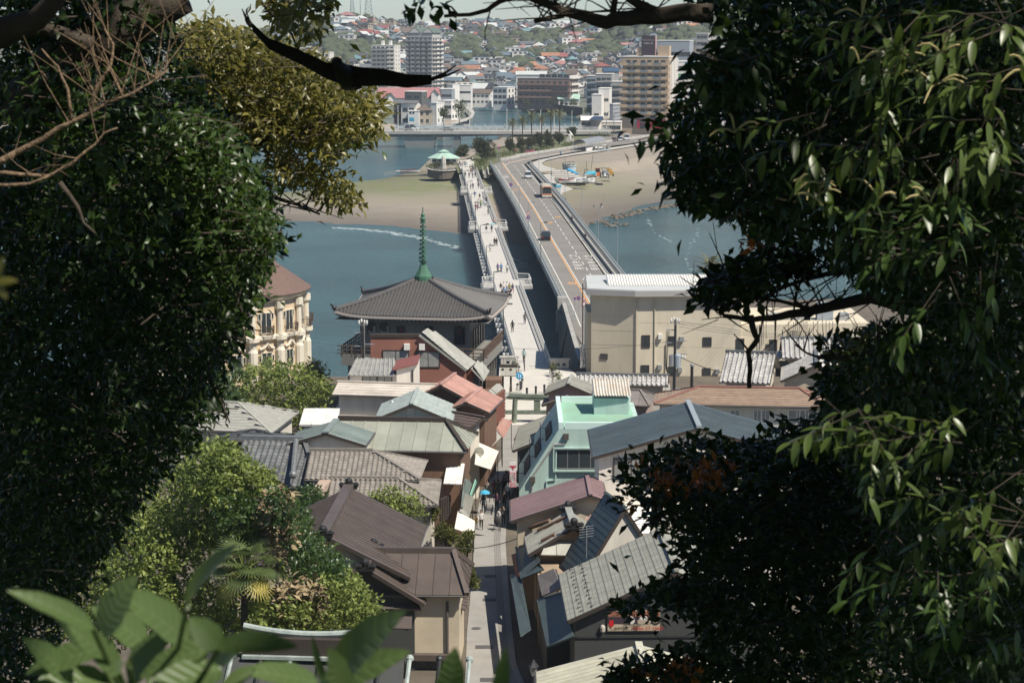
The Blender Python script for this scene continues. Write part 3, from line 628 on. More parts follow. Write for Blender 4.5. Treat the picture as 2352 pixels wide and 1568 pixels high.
for x0,x1,x2,y1,yb,y,m_,lab,fo,n in((1755,1900,1960,295,640,1075,blue_grey,'narrow pale blue grey flats right of the brown apartment house',5,2),(1890,2150,2180,265,650,1055,grey_wall,'stepped light grey flats with corner balconies',5,3),(2140,2345,2380,385,650,1030,grey_wall,'grey flats beside the left edge of the tan block',4,3),(1940,2110,2135,490,670,1005,white_wall,'white cubic villa in front of the light grey flats',2,2),(1835,1985,2000,590,665,995,white_wall,'low white garage with a dark opening',1,1)):
 t,fl_,fr_,w=corner_block(lab,'flats' if fo>2 else 'house',y,Uo(x0),Uo(x1),Uo(x2),Vo(y1),-.4,m_,10,depth=10,name='flats' if fo>2 else 'villa');face_windows(t,fl_,fo,n,2.2,1.4,.8,mg=glass);
 if fo>3:balconies(t,fl_,fo,(fl_.z1+.4)/fo,-.4,m_,[(.5,1)],1.1,1,first=1)
 # pitched houses
def phouse(label,y,uL,uR,ve,vr,z0,wall_m,roof_m,shape='gx',depth=9,a=0,n=3,fo=2,over=.6,name='house',group=None,wmesh=(1.7,1.2),cat='house',sides=True):
 """gx: ridge across the view, gy: gable end towards us, hip: pyramid-like roof"""
 xl,xr=rxy(uL)*y,rxy(uR)*y;w=xr-xl;c=Vector(((xl+xr)/2,y+depth/2,0));ze,zr=zat(ve,y),zat(vr,y+(depth/2 if shape!='gy' else 0))
 ca,sa=math.cos(R(a)),math.sin(R(a));g=lambda px,py,z:Vector((c.x+px*ca-py*sa,c.y+px*sa+py*ca,z));hw,hd=w/2,depth/2
 t=thing(name,label,cat,(c.x,c.y,z0),group);mb=MB();W_=[g(-hw,-hd,0),g(hw,-hd,0),g(hw,hd,0),g(-hw,hd,0)];mb.prism([p[:2]for p in W_],z0-2,ze)
 if shape=='gx':mb.add([g(hw,-hd,ze),g(hw,hd,ze),g(hw,0,zr-.12),g(-hw,-hd,ze),g(-hw,hd,ze),g(-hw,0,zr-.12)],[(0,1,2),(4,3,5)])
 if shape=='gy':mb.add([g(-hw,-hd,ze),g(hw,-hd,ze),g(0,-hd,zr-.12),g(-hw,hd,ze),g(hw,hd,ze),g(0,hd,zr-.12)],[(0,1,2),(4,3,5)])
 mb.build('wall',wall_m,t);mb=MB();ow,od=hw+over,hd+over;sl=(zr-ze)/(hd if shape!='gy' else hw);zl=ze-over*sl;th=.18
 def sh(pts):
  n_=(pts[1]-pts[0]).cross(pts[2]-pts[1])
  mb.slab(pts,n_ if n_.z>0 else-n_,th)
 if shape=='gx':sh([g(-ow,-od,zl),g(ow,-od,zl),g(ow,0,zr),g(-ow,0,zr)]);sh([g(ow,od,zl),g(-ow,od,zl),g(-ow,0,zr),g(ow,0,zr)])
 elif shape=='gy':sh([g(-ow,-od,zl),g(0,-od,zr),g(0,od,zr),g(-ow,od,zl)][::-1]);sh([g(ow,-od,zl),g(0,-od,zr),g(0,od,zr),g(ow,od,zl)])
 elif shape=='hip':
  rl=max(.1,hw-hd);A,B=g(-rl,0,zr),g(rl,0,zr);q=[g(-ow,-od,zl),g(ow,-od,zl),g(ow,od,zl),g(-ow,od,zl)]
  mb.add(q+[A,B],[(0,1,5,4),(1,2,5),(2,3,4,5),(3,0,4),(3,2,1,0)])
 mb.build('roof',roof_m,t)
 if n:
  f=Face(g(-hw,-hd,0),(ca,sa,0),w,z0,ze);face_windows(t,f,fo,n,*wmesh,sill=.9)
  if sides:f=Face(g(hw,-hd,0),(-sa,ca,0),depth,z0,ze);face_windows(t,f,fo,2,1.1,1.1,sill=1)
 return t
rf_grey=mat('grey_slate_roof',(.13,.135,.14),.75,.2,.3);rf_brown=mat('brown_slate_roof',(.14,.105,.085),.8,.2,.3);rf_red=mat('pinkish_red_roof',(.36,.17,.165),.7,.1,.2)
rf_mint=mat('mint_metal_roof',(.36,.52,.43),.55,.08,.3);rf_orange=mat('orange_tile_roof',(.36,.17,.10),.8,.15,.4);rf_teal=mat('teal_metal_roof',(.14,.25,.26),.6,.12,.3);rf_pale=mat('pale_metal_roof',(.52,.54,.52),.55,.1,.3)
rf_solar=mat('solar_panels',(.05,.10,.16),.25,.1,1);rf_dark=mat('charcoal_roof',(.06,.065,.07),.7,.15,.3);rf_crimson=mat('red_roof',(.27,.085,.075),.7,.12,.3);rf_blue=mat('blue_grey_roof',(.12,.16,.19),.65,.12,.3)
Un=lambda x:(1500+x/5.88)/1.7415
Vn=lambda y:(330+y/5.88)/1.7415
green_wall=mat('sage_wall',(.33,.37,.31),.85,.08,.3);maroon_wall=mat('maroon_wall',(.075,.045,.045),.8,.1,.5);beige_wall=mat('beige_wall',(.43,.36,.27),.85,.1,.3);dark_green=mat('dark_green_wall',(.06,.07,.06),.8,.1,.4)
pink=phouse('long hall with a pinkish red roof behind the riverside houses',1070,Un(60),Un(1480),Vn(360),Vn(120),-.5,white_wall,rf_red,'gx',24,-3,0,name='hall',cat='hall')
phouse('white gable of the pink roofed hall rising at its right end',1066,Un(1330),Un(1490),Vn(245),Vn(155),-.5,white_wall,rf_red,'gy',10,-3,1,1,name='gabled_wing',cat='hall')
t,f1,f2,w=corner_block('dark grey cube house with a recessed balcony before the pink hall','house',1020,Un(690),Un(1090),Un(1195),Vn(225),-.5,mat('dark_grey_wall',(.10,.105,.10),.8,.1,.4),18,name='cube_house',depth=8);face_windows(t,f1,3,2,3.0,1.9,.5);face_windows(t,f2,3,1,1.2,1.2)
phouse('white gabled house at the left behind the riverside shops',960,Un(200),Un(490),Vn(410),Vn(255),-.5,white_wall,rf_teal,'gy',12,6,2,2)
t,f1,f2,w=corner_block('sage green flat fronted building by the river bridge','building',935,Un(190),Un(430),Un(436),Vn(566),-.5,green_wall,6,name='flat_building',depth=8)
phouse('maroon and dark green three storey house with grey roof by the bridge',935,Un(437),Un(640),Vn(485),Vn(415),-.5,maroon_wall,rf_grey,'gx',8,0,1,3,wmesh=(2.4,1.3))
phouse('cream gabled house with large upper window by the bridge',932,Un(648),Un(1005),Vn(485),Vn(420),-.5,pale_wall,rf_grey,'gx',9,-12,2,2,wmesh=(2.4,1.7))
t,f1,f2,w=corner_block('white box shop with a blue poster beside the river bridge','shop',925,Un(770),Un(1020),Un(1030),Vn(683),-.5,white_paint,5,name='box_shop',depth=7);face_windows(t,f1,1,2,.9,1.2,5,u1=f1.L*.65,hf=6,bars=0)
po=thing('blue_poster','bright blue poster on the white box shop','poster',f1.P(f1.L*.36,3,.1));mb=MB();f1.box(mb,f1.L*.14,f1.L*.58,zat(Vn(905),925),zat(Vn(825),925),.03,.1);mb.build('sheet',mat('poster_blue',(.03,.33,.50),.5,.25,.8),po);put_text('FUJI',.6,sgw,po,f1.P(f1.L*.46,zat(Vn(862),925),.12),f1.U,(0,0,1))
phouse('beige house with brown tiled skirt roofs beside the white shop',928,Un(990),Un(1300),Vn(640),Vn(505),-.5,beige_wall,rf_brown,'hip',8,4,2,2,wmesh=(1.2,1.5))
t,f1,f2,w=corner_block('bright white tall house wing at the end of the riverside row','house',930,Un(1300),Un(1440),Un(1510),Vn(492),-.5,white_paint,25,name='white_house',depth=8);face_windows(t,f2,2,2,.9,1.4,1)
t,f1,f2,w=corner_block('long white flat roofed building behind the riverside trees','building',975,Un(1480),Un(1790),Un(1930),Vn(443),-.5,white_wall,20,name='flat_building',depth=12);face_windows(t,f1,2,4,2.2,1.5,.9);face_windows(t,f2,2,3,1.6,1.4,.9)
t,f1,f2,w=corner_block('white two storey school like block with grey windows','building',1130,Un(1440),Un(1805),Un(1830),Vn(165),-.5,blue_grey,8,name='flat_building',depth=10);face_windows(t,f1,2,6,1.5,1.4,1)
t,f1,f2,w=corner_block('white cubic house above the pink hall with roof terrace','house',1180,Un(1690),Un(1825),Un(1975),Vn(58),-.5,white_wall,25,name='cube_house',depth=9);face_windows(t,f1,2,1,2,1.5)
t,f1,f2,w=corner_block('row of white low houses right of the cubic white house','house',1190,Un(1975),Un(2250),Un(2260),Vn(70),-.5,white_wall,6,name='row_house',depth=9);face_windows(t,f1,2,4,2.2,1.1,.9)
phouse('cream house with a long brown roof on the inlet quay',1200,Uo(-20),Uo(275),Vo(560),Vo(500),-1,white_wall,rf_brown,'gx',14,-14,4,2,wmesh=(1.3,1.2))
t,f1,f2,w=corner_block('white modern three storey house on the inlet quay','house',1185,Uo(280),Uo(505),Uo(640),Vo(475),-1,white_wall,22,name='modern_house',depth=12);face_windows(t,f1,3,3,2.2,1.8,.6);face_windows(t,f2,3,2,1.9,1.8,.6)
t,f1,f2,w=corner_block('narrow grey box house with blank wall on the quay','house',1180,Uo(680),Uo(740),Uo(845),Vo(538),-1,grey_wall,28,name='box_house',depth=9)
phouse('sage house with blue solar panels on its roof',1195,Uo(920),Uo(1190),Vo(585),Vo(533),-1,green_wall,rf_solar,'gx',10,-14,3,2)
phouse('grey house with steep dark roof beside the solar panel house',1180,Uo(1040),Uo(1310),Vo(640),Vo(560),-1,pale_wall,rf_dark,'gx',10,-12,2,2)
phouse('house with a pale mint metal roof on the quay',1165,Uo(1320),Uo(1640),Vo(645),Vo(572),-1,pale_wall,rf_mint,'gx',10,-4,4,1)
phouse('pink plastered house above the quay',1230,Uo(780),Uo(925),Vo(470),Vo(450),-.5,mat('pink_wall',(.5,.33,.26),.8,.08,.3),rf_pale,'hip',9,-8,2,2)
phouse('long house with teal vaulted roof lights above the brown apartment house',1300,Uo(650),Uo(1120),Vo(265),Vo(215),0,white_wall,rf_pale,'gx',10,0,7,2)
phouse('house with a red hip roof near the tan block',1290,Uo(1885),Uo(2105),Vo(132),Vo(82),3,beige_wall,rf_crimson,'hip',12,8,3,2)
phouse('grey solar roofed house left of the tan block',1230,Uo(2020),Uo(2250),Vo(215),Vo(165),0,grey_wall,rf_solar,'gx',9,5,3,2)
ctl=thing('control_building','two storey building with a pale barrel roof at the bridge head','building',(at((Uo(1840),300)).x,862,0))
xl,xr=rxy(Uo(1680))*860,rxy(Uo(2000))*860;zt=zat(Vo(985),860);zz=zat(Vo(925),860)
mb=MB();mb.prism([(xl,860),(xr-5,860),(xr,868),(xl+5,874)],-2,zt);mb.build('wall',pale_wall,ctl)
mb=MB();n=8
for k in range(n):
 a0,a1=math.pi*k/n,math.pi*(k+1)/n
 p=lambda a,e:Vector((xl-.5+(xr-xl+1)*e,866.5-7.5*math.cos(a),zt+(zz-zt)*math.sin(a)))
 mb.quad(p(a0,0),p(a0,1),p(a1,1),p(a1,0))
mb.add([(xl-.5,859,zt),(xr+.5,859,zt),(xr+.5,874,zt),(xl-.5,874,zt)],[(3,2,1,0)]);mb.build('barrel_roof',white_paint,ctl)
f=Face((xl,860,0),(1,0,0),xr-xl-5,-1,zt);face_windows(ctl,f,1,5,1.6,1.5,.2,z0=zt-2.4,hf=3);face_windows(ctl,f,1,3,1.4,2.2,.2,z0=-.6,hf=3)
mb=MB();f.box(mb,-.3,f.L+.3,zt-4.0,zt-2.9,0,1.0);mb.build('balcony',grey_wall,ctl)
t,f1,f2,w=corner_block('low flat roofed office beside the barrel roofed building','office',875,Uo(2000),Uo(2300),Uo(2312),Vo(1020),-1,pale_wall,5,name='low_office',depth=8);face_windows(t,f1,1,4,2.0,1.6,.8)
t,f1,f2,w=corner_block('slatted blue grey house behind the bridge head offices','house',935,Uo(2115),Uo(2170),Uo(2292),Vo(735),-1,blue_grey,25,name='slatted_house',depth=9)
mb=MB()
for k in range(6):f2.box(mb,.1,f2.L,1+k*1.7,1.12+k*1.7,.02,.1)
mb.build('slat_band',dark_metal,t)
t,f1,f2,w=corner_block('pale four storey school block left of the wooded slope','school',1420,690,757,765,121,6,pale_wall,10,name='school_block',depth=12);face_windows(t,f1,6,7,1.9,1.6,.8)
t,f1,f2,w=corner_block('long pale school wing with banded windows','school',1460,655,718,722,112,6,grey_wall,10,name='school_wing',depth=12);face_windows(t,f1,6,6,2.2,1.6,.8)
t,f1,f2,w=corner_block('distant hotel tower behind the left tree top','hotel',1900,605,660,668,70,12,pale_wall,10,name='hotel_tower',depth=16);face_windows(t,f1,10,6,2,1.7,.8)
t,f1,f2,w=corner_block('white hospital like block on the right ridge','building',1780,1500,1600,1640,84,44,blue_grey,10,name='ridge_building',depth=14);face_windows(t,f1,3,6,3,2,.8)
# HILLSIDE HOUSES, WOODS, MASTS
def house_proto(shape,w,d,h,rh,over=.7,gal=False):
 mb=MB();mb.prism([(-w/2,-d/2),(w/2,-d/2),(w/2,d/2),(-w/2,d/2)],-3,h)
 if shape=='gx':mb.add([(w/2,-d/2,h),(w/2,d/2,h),(w/2,0,h+rh-.1),(-w/2,-d/2,h),(-w/2,d/2,h),(-w/2,0,h+rh-.1)],[(0,1,2),(4,3,5)])
 if shape=='gy':mb.add([(-w/2,-d/2,h),(w/2,-d/2,h),(0,-d/2,h+rh-.1),(-w/2,d/2,h),(w/2,d/2,h),(0,d/2,h+rh-.1)],[(0,1,2),(4,3,5)])
 mb.mi=1
 for fl in range(int(h//2.7)):
  z=.9+fl*2.8
  for x in(-.3,.02,.32):mb.box((x*w,-d/2-.02,z+.65),(w*.17,.1,1.3))
  for y in(-.22,.2):mb.box((w/2+.02,y*d,z+.65),(.1,d*.16,1.2))
 if gal:mb.mi=0;mb.box((0,-d/2-.7,2.9),(w*.9,1.4,.2));mb.box((0,-d/2-1.35,3.3),(w*.9,.12,.9))
 wall=mb.mesh('wall',[white_wall,glass]);rb_=MB();ow,od=w/2+over,d/2+over;th=.2
 if shape=='gx':zl=h-over*rh/(d/2);rb_.slab([Vector((-ow,-od,zl)),Vector((ow,-od,zl)),Vector((ow,0,h+rh)),Vector((-ow,0,h+rh))],(0,-rh/d,1),th);rb_.slab([Vector((ow,od,zl)),Vector((-ow,od,zl)),Vector((-ow,0,h+rh)),Vector((ow,0,h+rh))],(0,rh/d,1),th)
 elif shape=='gy':zl=h-over*rh/(w/2);rb_.slab([Vector((-ow,od,zl)),Vector((-ow,-od,zl)),Vector((0,-od,h+rh)),Vector((0,od,h+rh))],(-rh/w,0,1),th);rb_.slab([Vector((ow,-od,zl)),Vector((ow,od,zl)),Vector((0,od,h+rh)),Vector((0,-od,h+rh))],(rh/w,0,1),th)
 elif shape=='hip':
  zl=h-.35;rl=max(.3,(w-d)/2);rb_.add([(-ow,-od,zl),(ow,-od,zl),(ow,od,zl),(-ow,od,zl),(-rl,0,h+rh),(rl,0,h+rh)],[(0,1,5,4),(1,2,5),(2,3,4,5),(3,0,4),(3,2,1,0)])
 else:rb_.box((0,0,h+.15),(w+.5,d+.5,.3));rb_.box((w*.2,0,h+.9),(w*.3,d*.4,1.4))
 return wall,rb_.mesh('roof',[rf_grey]),w
PROTO=[('hipped',*house_proto('hip',11,8.5,5.6,2.3)),('hipped',*house_proto('hip',8.5,8,5.4,2.6)),('gabled',*house_proto('gx',10.5,8,5.5,2.5)),('gabled',*house_proto('gy',8,10,5.6,2.7)),('flat',*house_proto('flat',10,8,6.2,0,gal=True)),('gabled',*house_proto('gx',13,8,5.5,2.2,gal=True)),('hipped',*house_proto('hip',13,10,3.2,2.6)),('flat',*house_proto('flat',13,9,8.8,0,gal=True)),('gabled',*house_proto('gy',7,8,6,2.2,gal=True))]
ROOFS=[('grey',rf_grey,20),('brown',rf_brown,15),('charcoal',rf_dark,12),('blue grey',rf_blue,13),('orange',rf_orange,4),('red',rf_crimson,3),('teal',rf_teal,7),('pale',rf_pale,14),('dusty pink',rf_red,4)]
WALLS=[('white',white_wall,12),('cream',pale_wall,10),('grey',grey_wall,6),('beige',beige_wall,5),('sage',green_wall,2),('dark',dark_green,2)]
def pick(r,L):
 x=r.uniform(0,sum(q[2]for q in L))
 for q in L:
  x-=q[2]
  if x<=0:return q
 return L[-1]
WOOD=[((715,75),55,34),((790,132),75,24),((740,108),50,22),((690,150),40,18),((880,118),46,16),((1055,128),40,16),((1110,142),45,15),((1155,120),30,22),((1130,100),26,14),((1260,105),36,24),((1210,100),30,18),((1290,120),30,14),((1400,108),50,40),((1440,80),55,34),((1370,135),40,15),((1500,60),60,24),((1240,137),60,9),((1180,158),26,9),((1120,82),24,9),((1000,52),40,6),((1330,82),20,10),((1045,100),30,9),((900,60),16,10),((1080,110),34,12),((1560,100),60,30),((1640,90),60,30),((640,130),60,30),((1205,160),20,10),((805,100),12,7)]
def wooded(u,v):return any(((u-c[0])/a)**2+((v-c[1])/b)**2<.72 for c,a,b in WOOD)
def hill_hit(u,v):
 d=ray(u,v);ys_=np.arange(1010,2300,6.0);x=d.x/d.y*ys_;z=42+d.z/d.y*ys_;g=zfar(x,ys_);k=np.nonzero(z<=g)[0]
 if len(k)==0:return None
 return float(x[k[0]]),float(ys_[k[0]]),float(g[k[0]])
TAKEN=[(917+(853-917)/2,140,40,45),(976,130,50,62),(1492,205,75,90),(1260,195,80,26),(1590,200,50,70)]
rh_=random.Random(11);HOUSES=[];spots=[]
KNOWN=[(797,51,0,'dusty pink','white'),(780,64,7,'pale','cream'),(795,76,6,'pale','white'),(868,62,4,'pale','white'),(878,76,5,'red','white'),(838,92,5,'red','white'),(830,112,7,'charcoal','dark'),(900,80,4,'pale','white'),(936,90,0,'brown','cream'),(960,85,0,'grey','white'),(848,52,4,'pale','cream'),(1060,58,7,'brown','beige'),(1095,72,3,'orange','white'),(1105,78,0,'red','cream'),(1175,62,5,'teal','white'),(1190,66,4,'grey','white'),(1210,84,5,'teal','cream'),(1255,86,0,'grey','white'),(1300,62,4,'pale','white'),(1320,70,5,'brown','white'),(1368,62,4,'pale','white'),(1230,124,0,'orange','cream'),(1262,116,3,'grey','white'),(1250,138,1,'blue grey','white'),(1302,112,7,'pale','white'),(1290,128,5,'grey','white'),(1310,134,4,'pale','grey'),(1245,128,0,'red','beige'),(1326,112,0,'dusty pink','beige'),(1350,108,5,'orange','cream'),(1170,158,0,'orange','white'),(1155,152,5,'pale','white'),(1340,104,3,'pale','cream'),(1108,118,4,'pale','cream'),(1085,176,2,'orange','white'),(1070,172,5,'orange','cream'),(1105,190,0,'orange','beige'),(1190,186,0,'orange','white')]
KN={r[0]:r for r in ROOFS};KW={r[0]:r for r in WALLS}
cand=[(u,v,k,KN[r],KW[w])for u,v,k,r,w in KNOWN]
for _ in range(22000):
 u=rh_.uniform(640,1660);v=56+170*rh_.random()
 cand.append((u,v,rh_.randrange(len(PROTO)),pick(rh_,ROOFS),pick(rh_,WALLS)))
def quay_side(u,v):return v>222 and 1060<u<1350
for u,v,k,rf,wl in cand:
 if wooded(u,v)and(u,v)not in[(q[0],q[1])for q in KNOWN]:continue
 if v>200 and u>1420:continue
 if quay_side(u,v)or any(abs(u-c[0])<c[2]and abs(v-c[1]-8)<c[3]for c in[]):continue
 if v>195 and 860<u<1040:continue
 q=hill_hit(u,v)
 if q is None or q[1]<(950 if u<850 else 1090):continue
 x,y,z=q
 if any((x-p[0])**2+((y-p[1])*.45)**2<(8.2 if y>1500 else 10.8)**2 for p in spots):continue
 spots.append((x,y));HOUSES.append((u,v,x,y,z,k,rf,wl))
REST=HOUSES[296:]if len(HOUSES)>296 else[];HOUSES=HOUSES[:296]
def where(u,v):
 row='under the ridge' if v<66 else 'upper slope' if v<88 else 'mid slope' if v<122 else 'lower slope' if v<160 else 'flat town'
 col='at the far left' if u<700 else 'left of the tall tower' if u<930 else 'behind the tall tower' if u<1022 else 'right of the tall tower' if u<1150 else 'in the centre' if u<1290 else 'left of the tan block' if u<1430 else 'behind the tan block' if u<1560 else 'at the far right'
 return row+' '+col
from collections import defaultdict
GL=defaultdict(list)
for i,h in enumerate(HOUSES):GL[f'{h[7][0]} house with {h[6][0]} {PROTO[h[5]][0]} roof {where(h[0], h[1])}'].append(i)
ORD=['leftmost','second','third','fourth','fifth','sixth','seventh','eighth','ninth']
for lab,ids in GL.items():
 ids.sort(key=lambda i:HOUSES[i][0])
 for j,i in enumerate(ids):
  u,v,x,y,z,k,rf,wl=HOUSES[i];L_=lab
  if len(ids)>1:L_=ORD[j]+' '+lab
  L_=L_.replace(' roof ',' roof ',1)
  nm,wm,rm,wd=PROTO[k];t=thing('hillside_house',L_,'house',(x,y,z),'houses of the town across the water');t.rotation_euler=(0,0,R(rh_.choice([-24,-15,-8,0,6,14,22])));s_=rh_.uniform(.85,1.15)*(1.0 if y>1500 else .95);t.scale=(s_,s_,s_)
  a=link('wall',wm,t);b=link('roof',rm,t);a.material_slots[0].link='OBJECT';a.material_slots[0].material=wl[1];b.material_slots[0].link='OBJECT';b.material_slots[0].material=rf[1]
MM=[m[1]for m in ROOFS]+[m[1]for m in WALLS]+[glass];VV,FF,MI=[],[],[];nv=0
for u,v,x,y,z,k,rf,wl in REST:
 a=R(rh_.choice([-24,-15,-8,0,6,14,22]));ca,sa=math.cos(a),math.sin(a)
 for me_,ms in((PROTO[k][1],(wl[1],glass)),(PROTO[k][2],(rf[1],))):
  w=np.array([q.co[:]for q in me_.vertices]);VV.append(np.column_stack([w[:,0]*ca-w[:,1]*sa+x,w[:,0]*sa+w[:,1]*ca+y,w[:,2]+z]))
  for p in me_.polygons:
   q=[nv+i for i in p.vertices];FF.append(q);MI.append(MM.index(ms[p.material_index]))
  nv+=len(w)
me_=bpy.data.meshes.new('town_houses');me_.from_pydata(np.vstack(VV).tolist(),[],FF)
for m in MM:me_.materials.append(m)
me_.polygons.foreach_set('material_index',MI);tag(link('town_houses',me_),kind='stuff');print('HOUSES',len(HOUSES),len(REST))
# woods
wood_m=mat('woodland',(.075,.085,.042),.95,.45,.28,dirt=(.03,.042,.024),bump=.9,bscale=.8);tree_m=mat('garden_tree',(.07,.085,.04),.95,.45,.35,dirt=(.03,.042,.022),bump=.9,bscale=.9,rand=.25)
def ico_np(sub):
 bm=bmesh.new();bmesh.ops.create_icosphere(bm,subdivisions=sub,radius=1);v=np.array([q.co[:]for q in bm.verts]);f=np.array([[w.index for w in p.verts]for p in bm.faces]);bm.free();return v,f
IV,IF=ico_np(3);nr=np.random.default_rng(5)
def bumpy(seed,flat=.75):
 v=IV.copy();r=np.random.default_rng(seed);d=np.ones(len(v))
 c=r.normal(size=(34,3));c/=np.linalg.norm(c,axis=1)[:,None]
 dm=(v@c.T).max(1);d=.78+.3*np.clip((dm-.80)/.2,0,1)+r.normal(0,.035,len(v));v=v*d[:,None];v[:,2]*=flat;v[:,2]+=.3;return v
BUM=[bumpy(s)for s in range(8)]
Vs,Fs=[],[];n0=0;pts_w=[]
for c,a,b in WOOD:
 for _ in range(int(a*b/26)+4):
  r_,th=math.sqrt(rh_.random()),rh_.uniform(0,6.283);u,v=c[0]+a*r_*math.cos(th),c[1]+b*r_*math.sin(th);q=hill_hit(u,v)
  if q:pts_w.append(q)
for u in np.arange(420,1900,5.0):
 y=float(np.interp(u,[500,700,800,930,1030,1180,1400,1560,1900],[1900,1900,1920,2040,2050,2060,2000,1820,1800]))+rh_.uniform(-50,30);x=rxy(u)*y;pts_w.append((x,y,float(zfar(x,y))-1.5))
for _ in range(420):
 u,v=rh_.uniform(560,1760),rh_.uniform(50,205);q=hill_hit(u,v)
 if q and min((q[0]-p[0])**2+(q[1]-p[1])**2 for p in spots)>60:pts_w.append((*q[:2],q[2]-1.2))
far_ind=[]
for i,(x,y,z)in enumerate(pts_w):
 r=rh_.uniform(3.2,6.6)if i<len(pts_w)-420 else rh_.uniform(2.2,4.0)
 v=BUM[rh_.randrange(8)];a=rh_.uniform(0,6.28);ca,sa=math.cos(a),math.sin(a);w=np.column_stack([(v[:,0]*ca-v[:,1]*sa)*r,(v[:,0]*sa+v[:,1]*ca)*r,v[:,2]*r*rh_.uniform(.9,1.25)])+(x,y,z+r*.35)
 if i>=len(pts_w)-110:far_ind.append((x,y,z,r));continue
 Vs.append(w);Fs.append(IF+n0);n0+=len(w)
o=link('woodland',np_mesh('woodland',np.vstack(Vs),np.vstack(Fs),wood_m));tag(o,kind='stuff')
TM=[]
for s in range(5):TM.append(np_mesh('crown',BUM[s],IF,tree_m))
tk=MB();tk.tube([(0,0,-1),(0,0,1)],.12,5);tkm=tk.mesh('trunk',mat('bark',(.07,.055,.04),.9,.3,3))
GT=defaultdict(list)
for q in far_ind:
 u,v=px_at(q[:3]);GT[f'small green garden tree {where(u, v)}'].append((u,q))
for lab,L_ in GT.items():
 L_.sort(key=lambda e:e[0])
 for j,(u,(x,y,z,r))in enumerate(L_):
  l2=lab if len(L_)==1 else((ORD[j]+(' from left' if j else ''))if j<9 else('one of the rightmost'))+' '+lab
  t=thing('garden_tree',l2,'tree',(x,y,z),'garden trees in the town across the water');c_=link('crown',TM[rh_.randrange(5)],t,(0,0,r*.35));c_.scale=(r,r,r*1.1);k_=link('trunk',tkm,t);k_.scale=(r*.5,r*.5,r*.5)
  # masts on the ridge
def lattice(t,base,h,w0,w1,m,arms=()):
 mb=MB();B=Vector(base);n=9
 for k in range(n):
  a,b=k/n,(k+1)/n;wa,wb=w0+(w1-w0)*a**.75,w0+(w1-w0)*b**.75
  ca=[B+Vector((sx*wa,sy*wa,h*a))for sx,sy in((-1,-1),(1,-1),(1,1),(-1,1))];cb=[B+Vector((sx*wb,sy*wb,h*b))for sx,sy in((-1,-1),(1,-1),(1,1),(-1,1))]
  for i in range(4):mb.beam(ca[i],cb[i],.34,.34);mb.beam(ca[i],cb[(i+1)%4],.18,.18);mb.beam(ca[(i+1)%4],cb[i],.18,.18);mb.beam(cb[i],cb[(i+1)%4],.18,.18)
 mb.build('lattice',m,t)
 if arms:
  mb=MB()
  for z,l in arms:mb.beam(B+Vector((-l,0,z)),B+Vector((l,0,z)),.3,.3)
  mb.build('cross_arm',m,t)
mast_m=mat('mast_steel',(.33,.37,.38),.5,.1,1)
def ridge_base(u,dy=0):y=float(np.interp(u,[500,700,800,930,1030,1180,1400,1560,1900],[1900,1900,1920,2040,2050,2060,2000,1820,1800]))-40+dy;x=rxy(u)*y;return(x,y,float(zfar(x,y))+1)
for u,h,w0,w1,lab,arms in((848,34,4.6,1.2,'largest steel lattice pylon standing on the ridge',((26,6),(31,5))),(810.5,26,2.6,.7,'slender lattice mast left of the large pylon',()),(1390,13,1.6,.3,'small distant pylon on the ridge toward the right',((9,3.5),(11,2.6)))):
 b=ridge_base(u,20 if u!=810.5 else 60);t=thing('pylon' if arms else 'lattice_mast',lab,'pylon',b);lattice(t,b,h,w0,w1,mast_m,arms)
b=ridge_base(829,40);t=thing('antenna_pole','thin antenna pole between the two ridge pylons','antenna',b);mb=MB();mb.tube([b,(b[0],b[1],b[2]+22)],.3,5);mb.build('pole',mast_m,t);mb=MB();mb.box((b[0]-2,b[1],b[2]+20),(2.4,.4,3));mb.build('antenna_panel',white_paint,t)
# FAR SHORE: BRIDGE, GARDEN, BEACH THINGS
nrng=np.random.default_rng(21)
def leaf_cloud(P,size,rng,up=.35,aspect=2.2,droop=0.0,dirs=None,bend=.25,jitter=.5):
 """one bent diamond leaf at each point; returns V, F (two quads-as-triangles fans -> 4 triangles)"""
 n=len(P);d=rng.normal(size=(n,3))if dirs is None else dirs+rng.normal(size=(n,3))*jitter
 d[:,2]-=droop;d/=np.linalg.norm(d,axis=1)[:,None]+1e-9
 nn=rng.normal(size=(n,3));nn[:,2]+=up*3;s=np.cross(d,nn);s/=np.linalg.norm(s,axis=1)[:,None]+1e-9;nz=np.cross(s,d)
 L=(size*rng.uniform(.65,1.3,n))[:,None]if np.isscalar(size)else(np.asarray(size)*rng.uniform(.65,1.3,n))[:,None]
 w=L/aspect/2
 b=P;t=P+d*L-nz*L*bend*.6;m=P+d*L*.45+nz*L*bend*.25;l=P+d*L*.48+s*w;r=P+d*L*.48-s*w
 V=np.stack([b,l,t,r,m],1).reshape(-1,3);k=np.arange(n)[:,None]*5
 F=np.concatenate([k+[0,4,1],k+[1,4,2],k+[0,3,4],k+[3,2,4]],1).reshape(-1,3);return V,F
def lobes_points(lobes,n,rng,shell=.55):
 """points through ellipsoid lobes (x,y,z,rx,ry,rz), denser toward their surface"""
 L=np.array(lobes,float);vol=(L[:,3]*L[:,4]*L[:,5])**.75;i=rng.choice(len(L),n,p=vol/vol.sum())
 d=rng.normal(size=(n,3));d/=np.linalg.norm(d,axis=1)[:,None];r=1-(1-shell)*rng.random(n)**1.0*1.0;r*=rng.uniform(.85,1.08,n)
 return L[i,:3]+d*r[:,None]*L[i,3:6],d
bark_m=mat('tree_bark',(.055,.043,.032),.95,.35,4,bump=.6,bscale=14)
pine_m=leafmat('pine_needles',(.032,.042,.018),(.10,.10,.048),.7,.05,spec=.2,scale=.5)
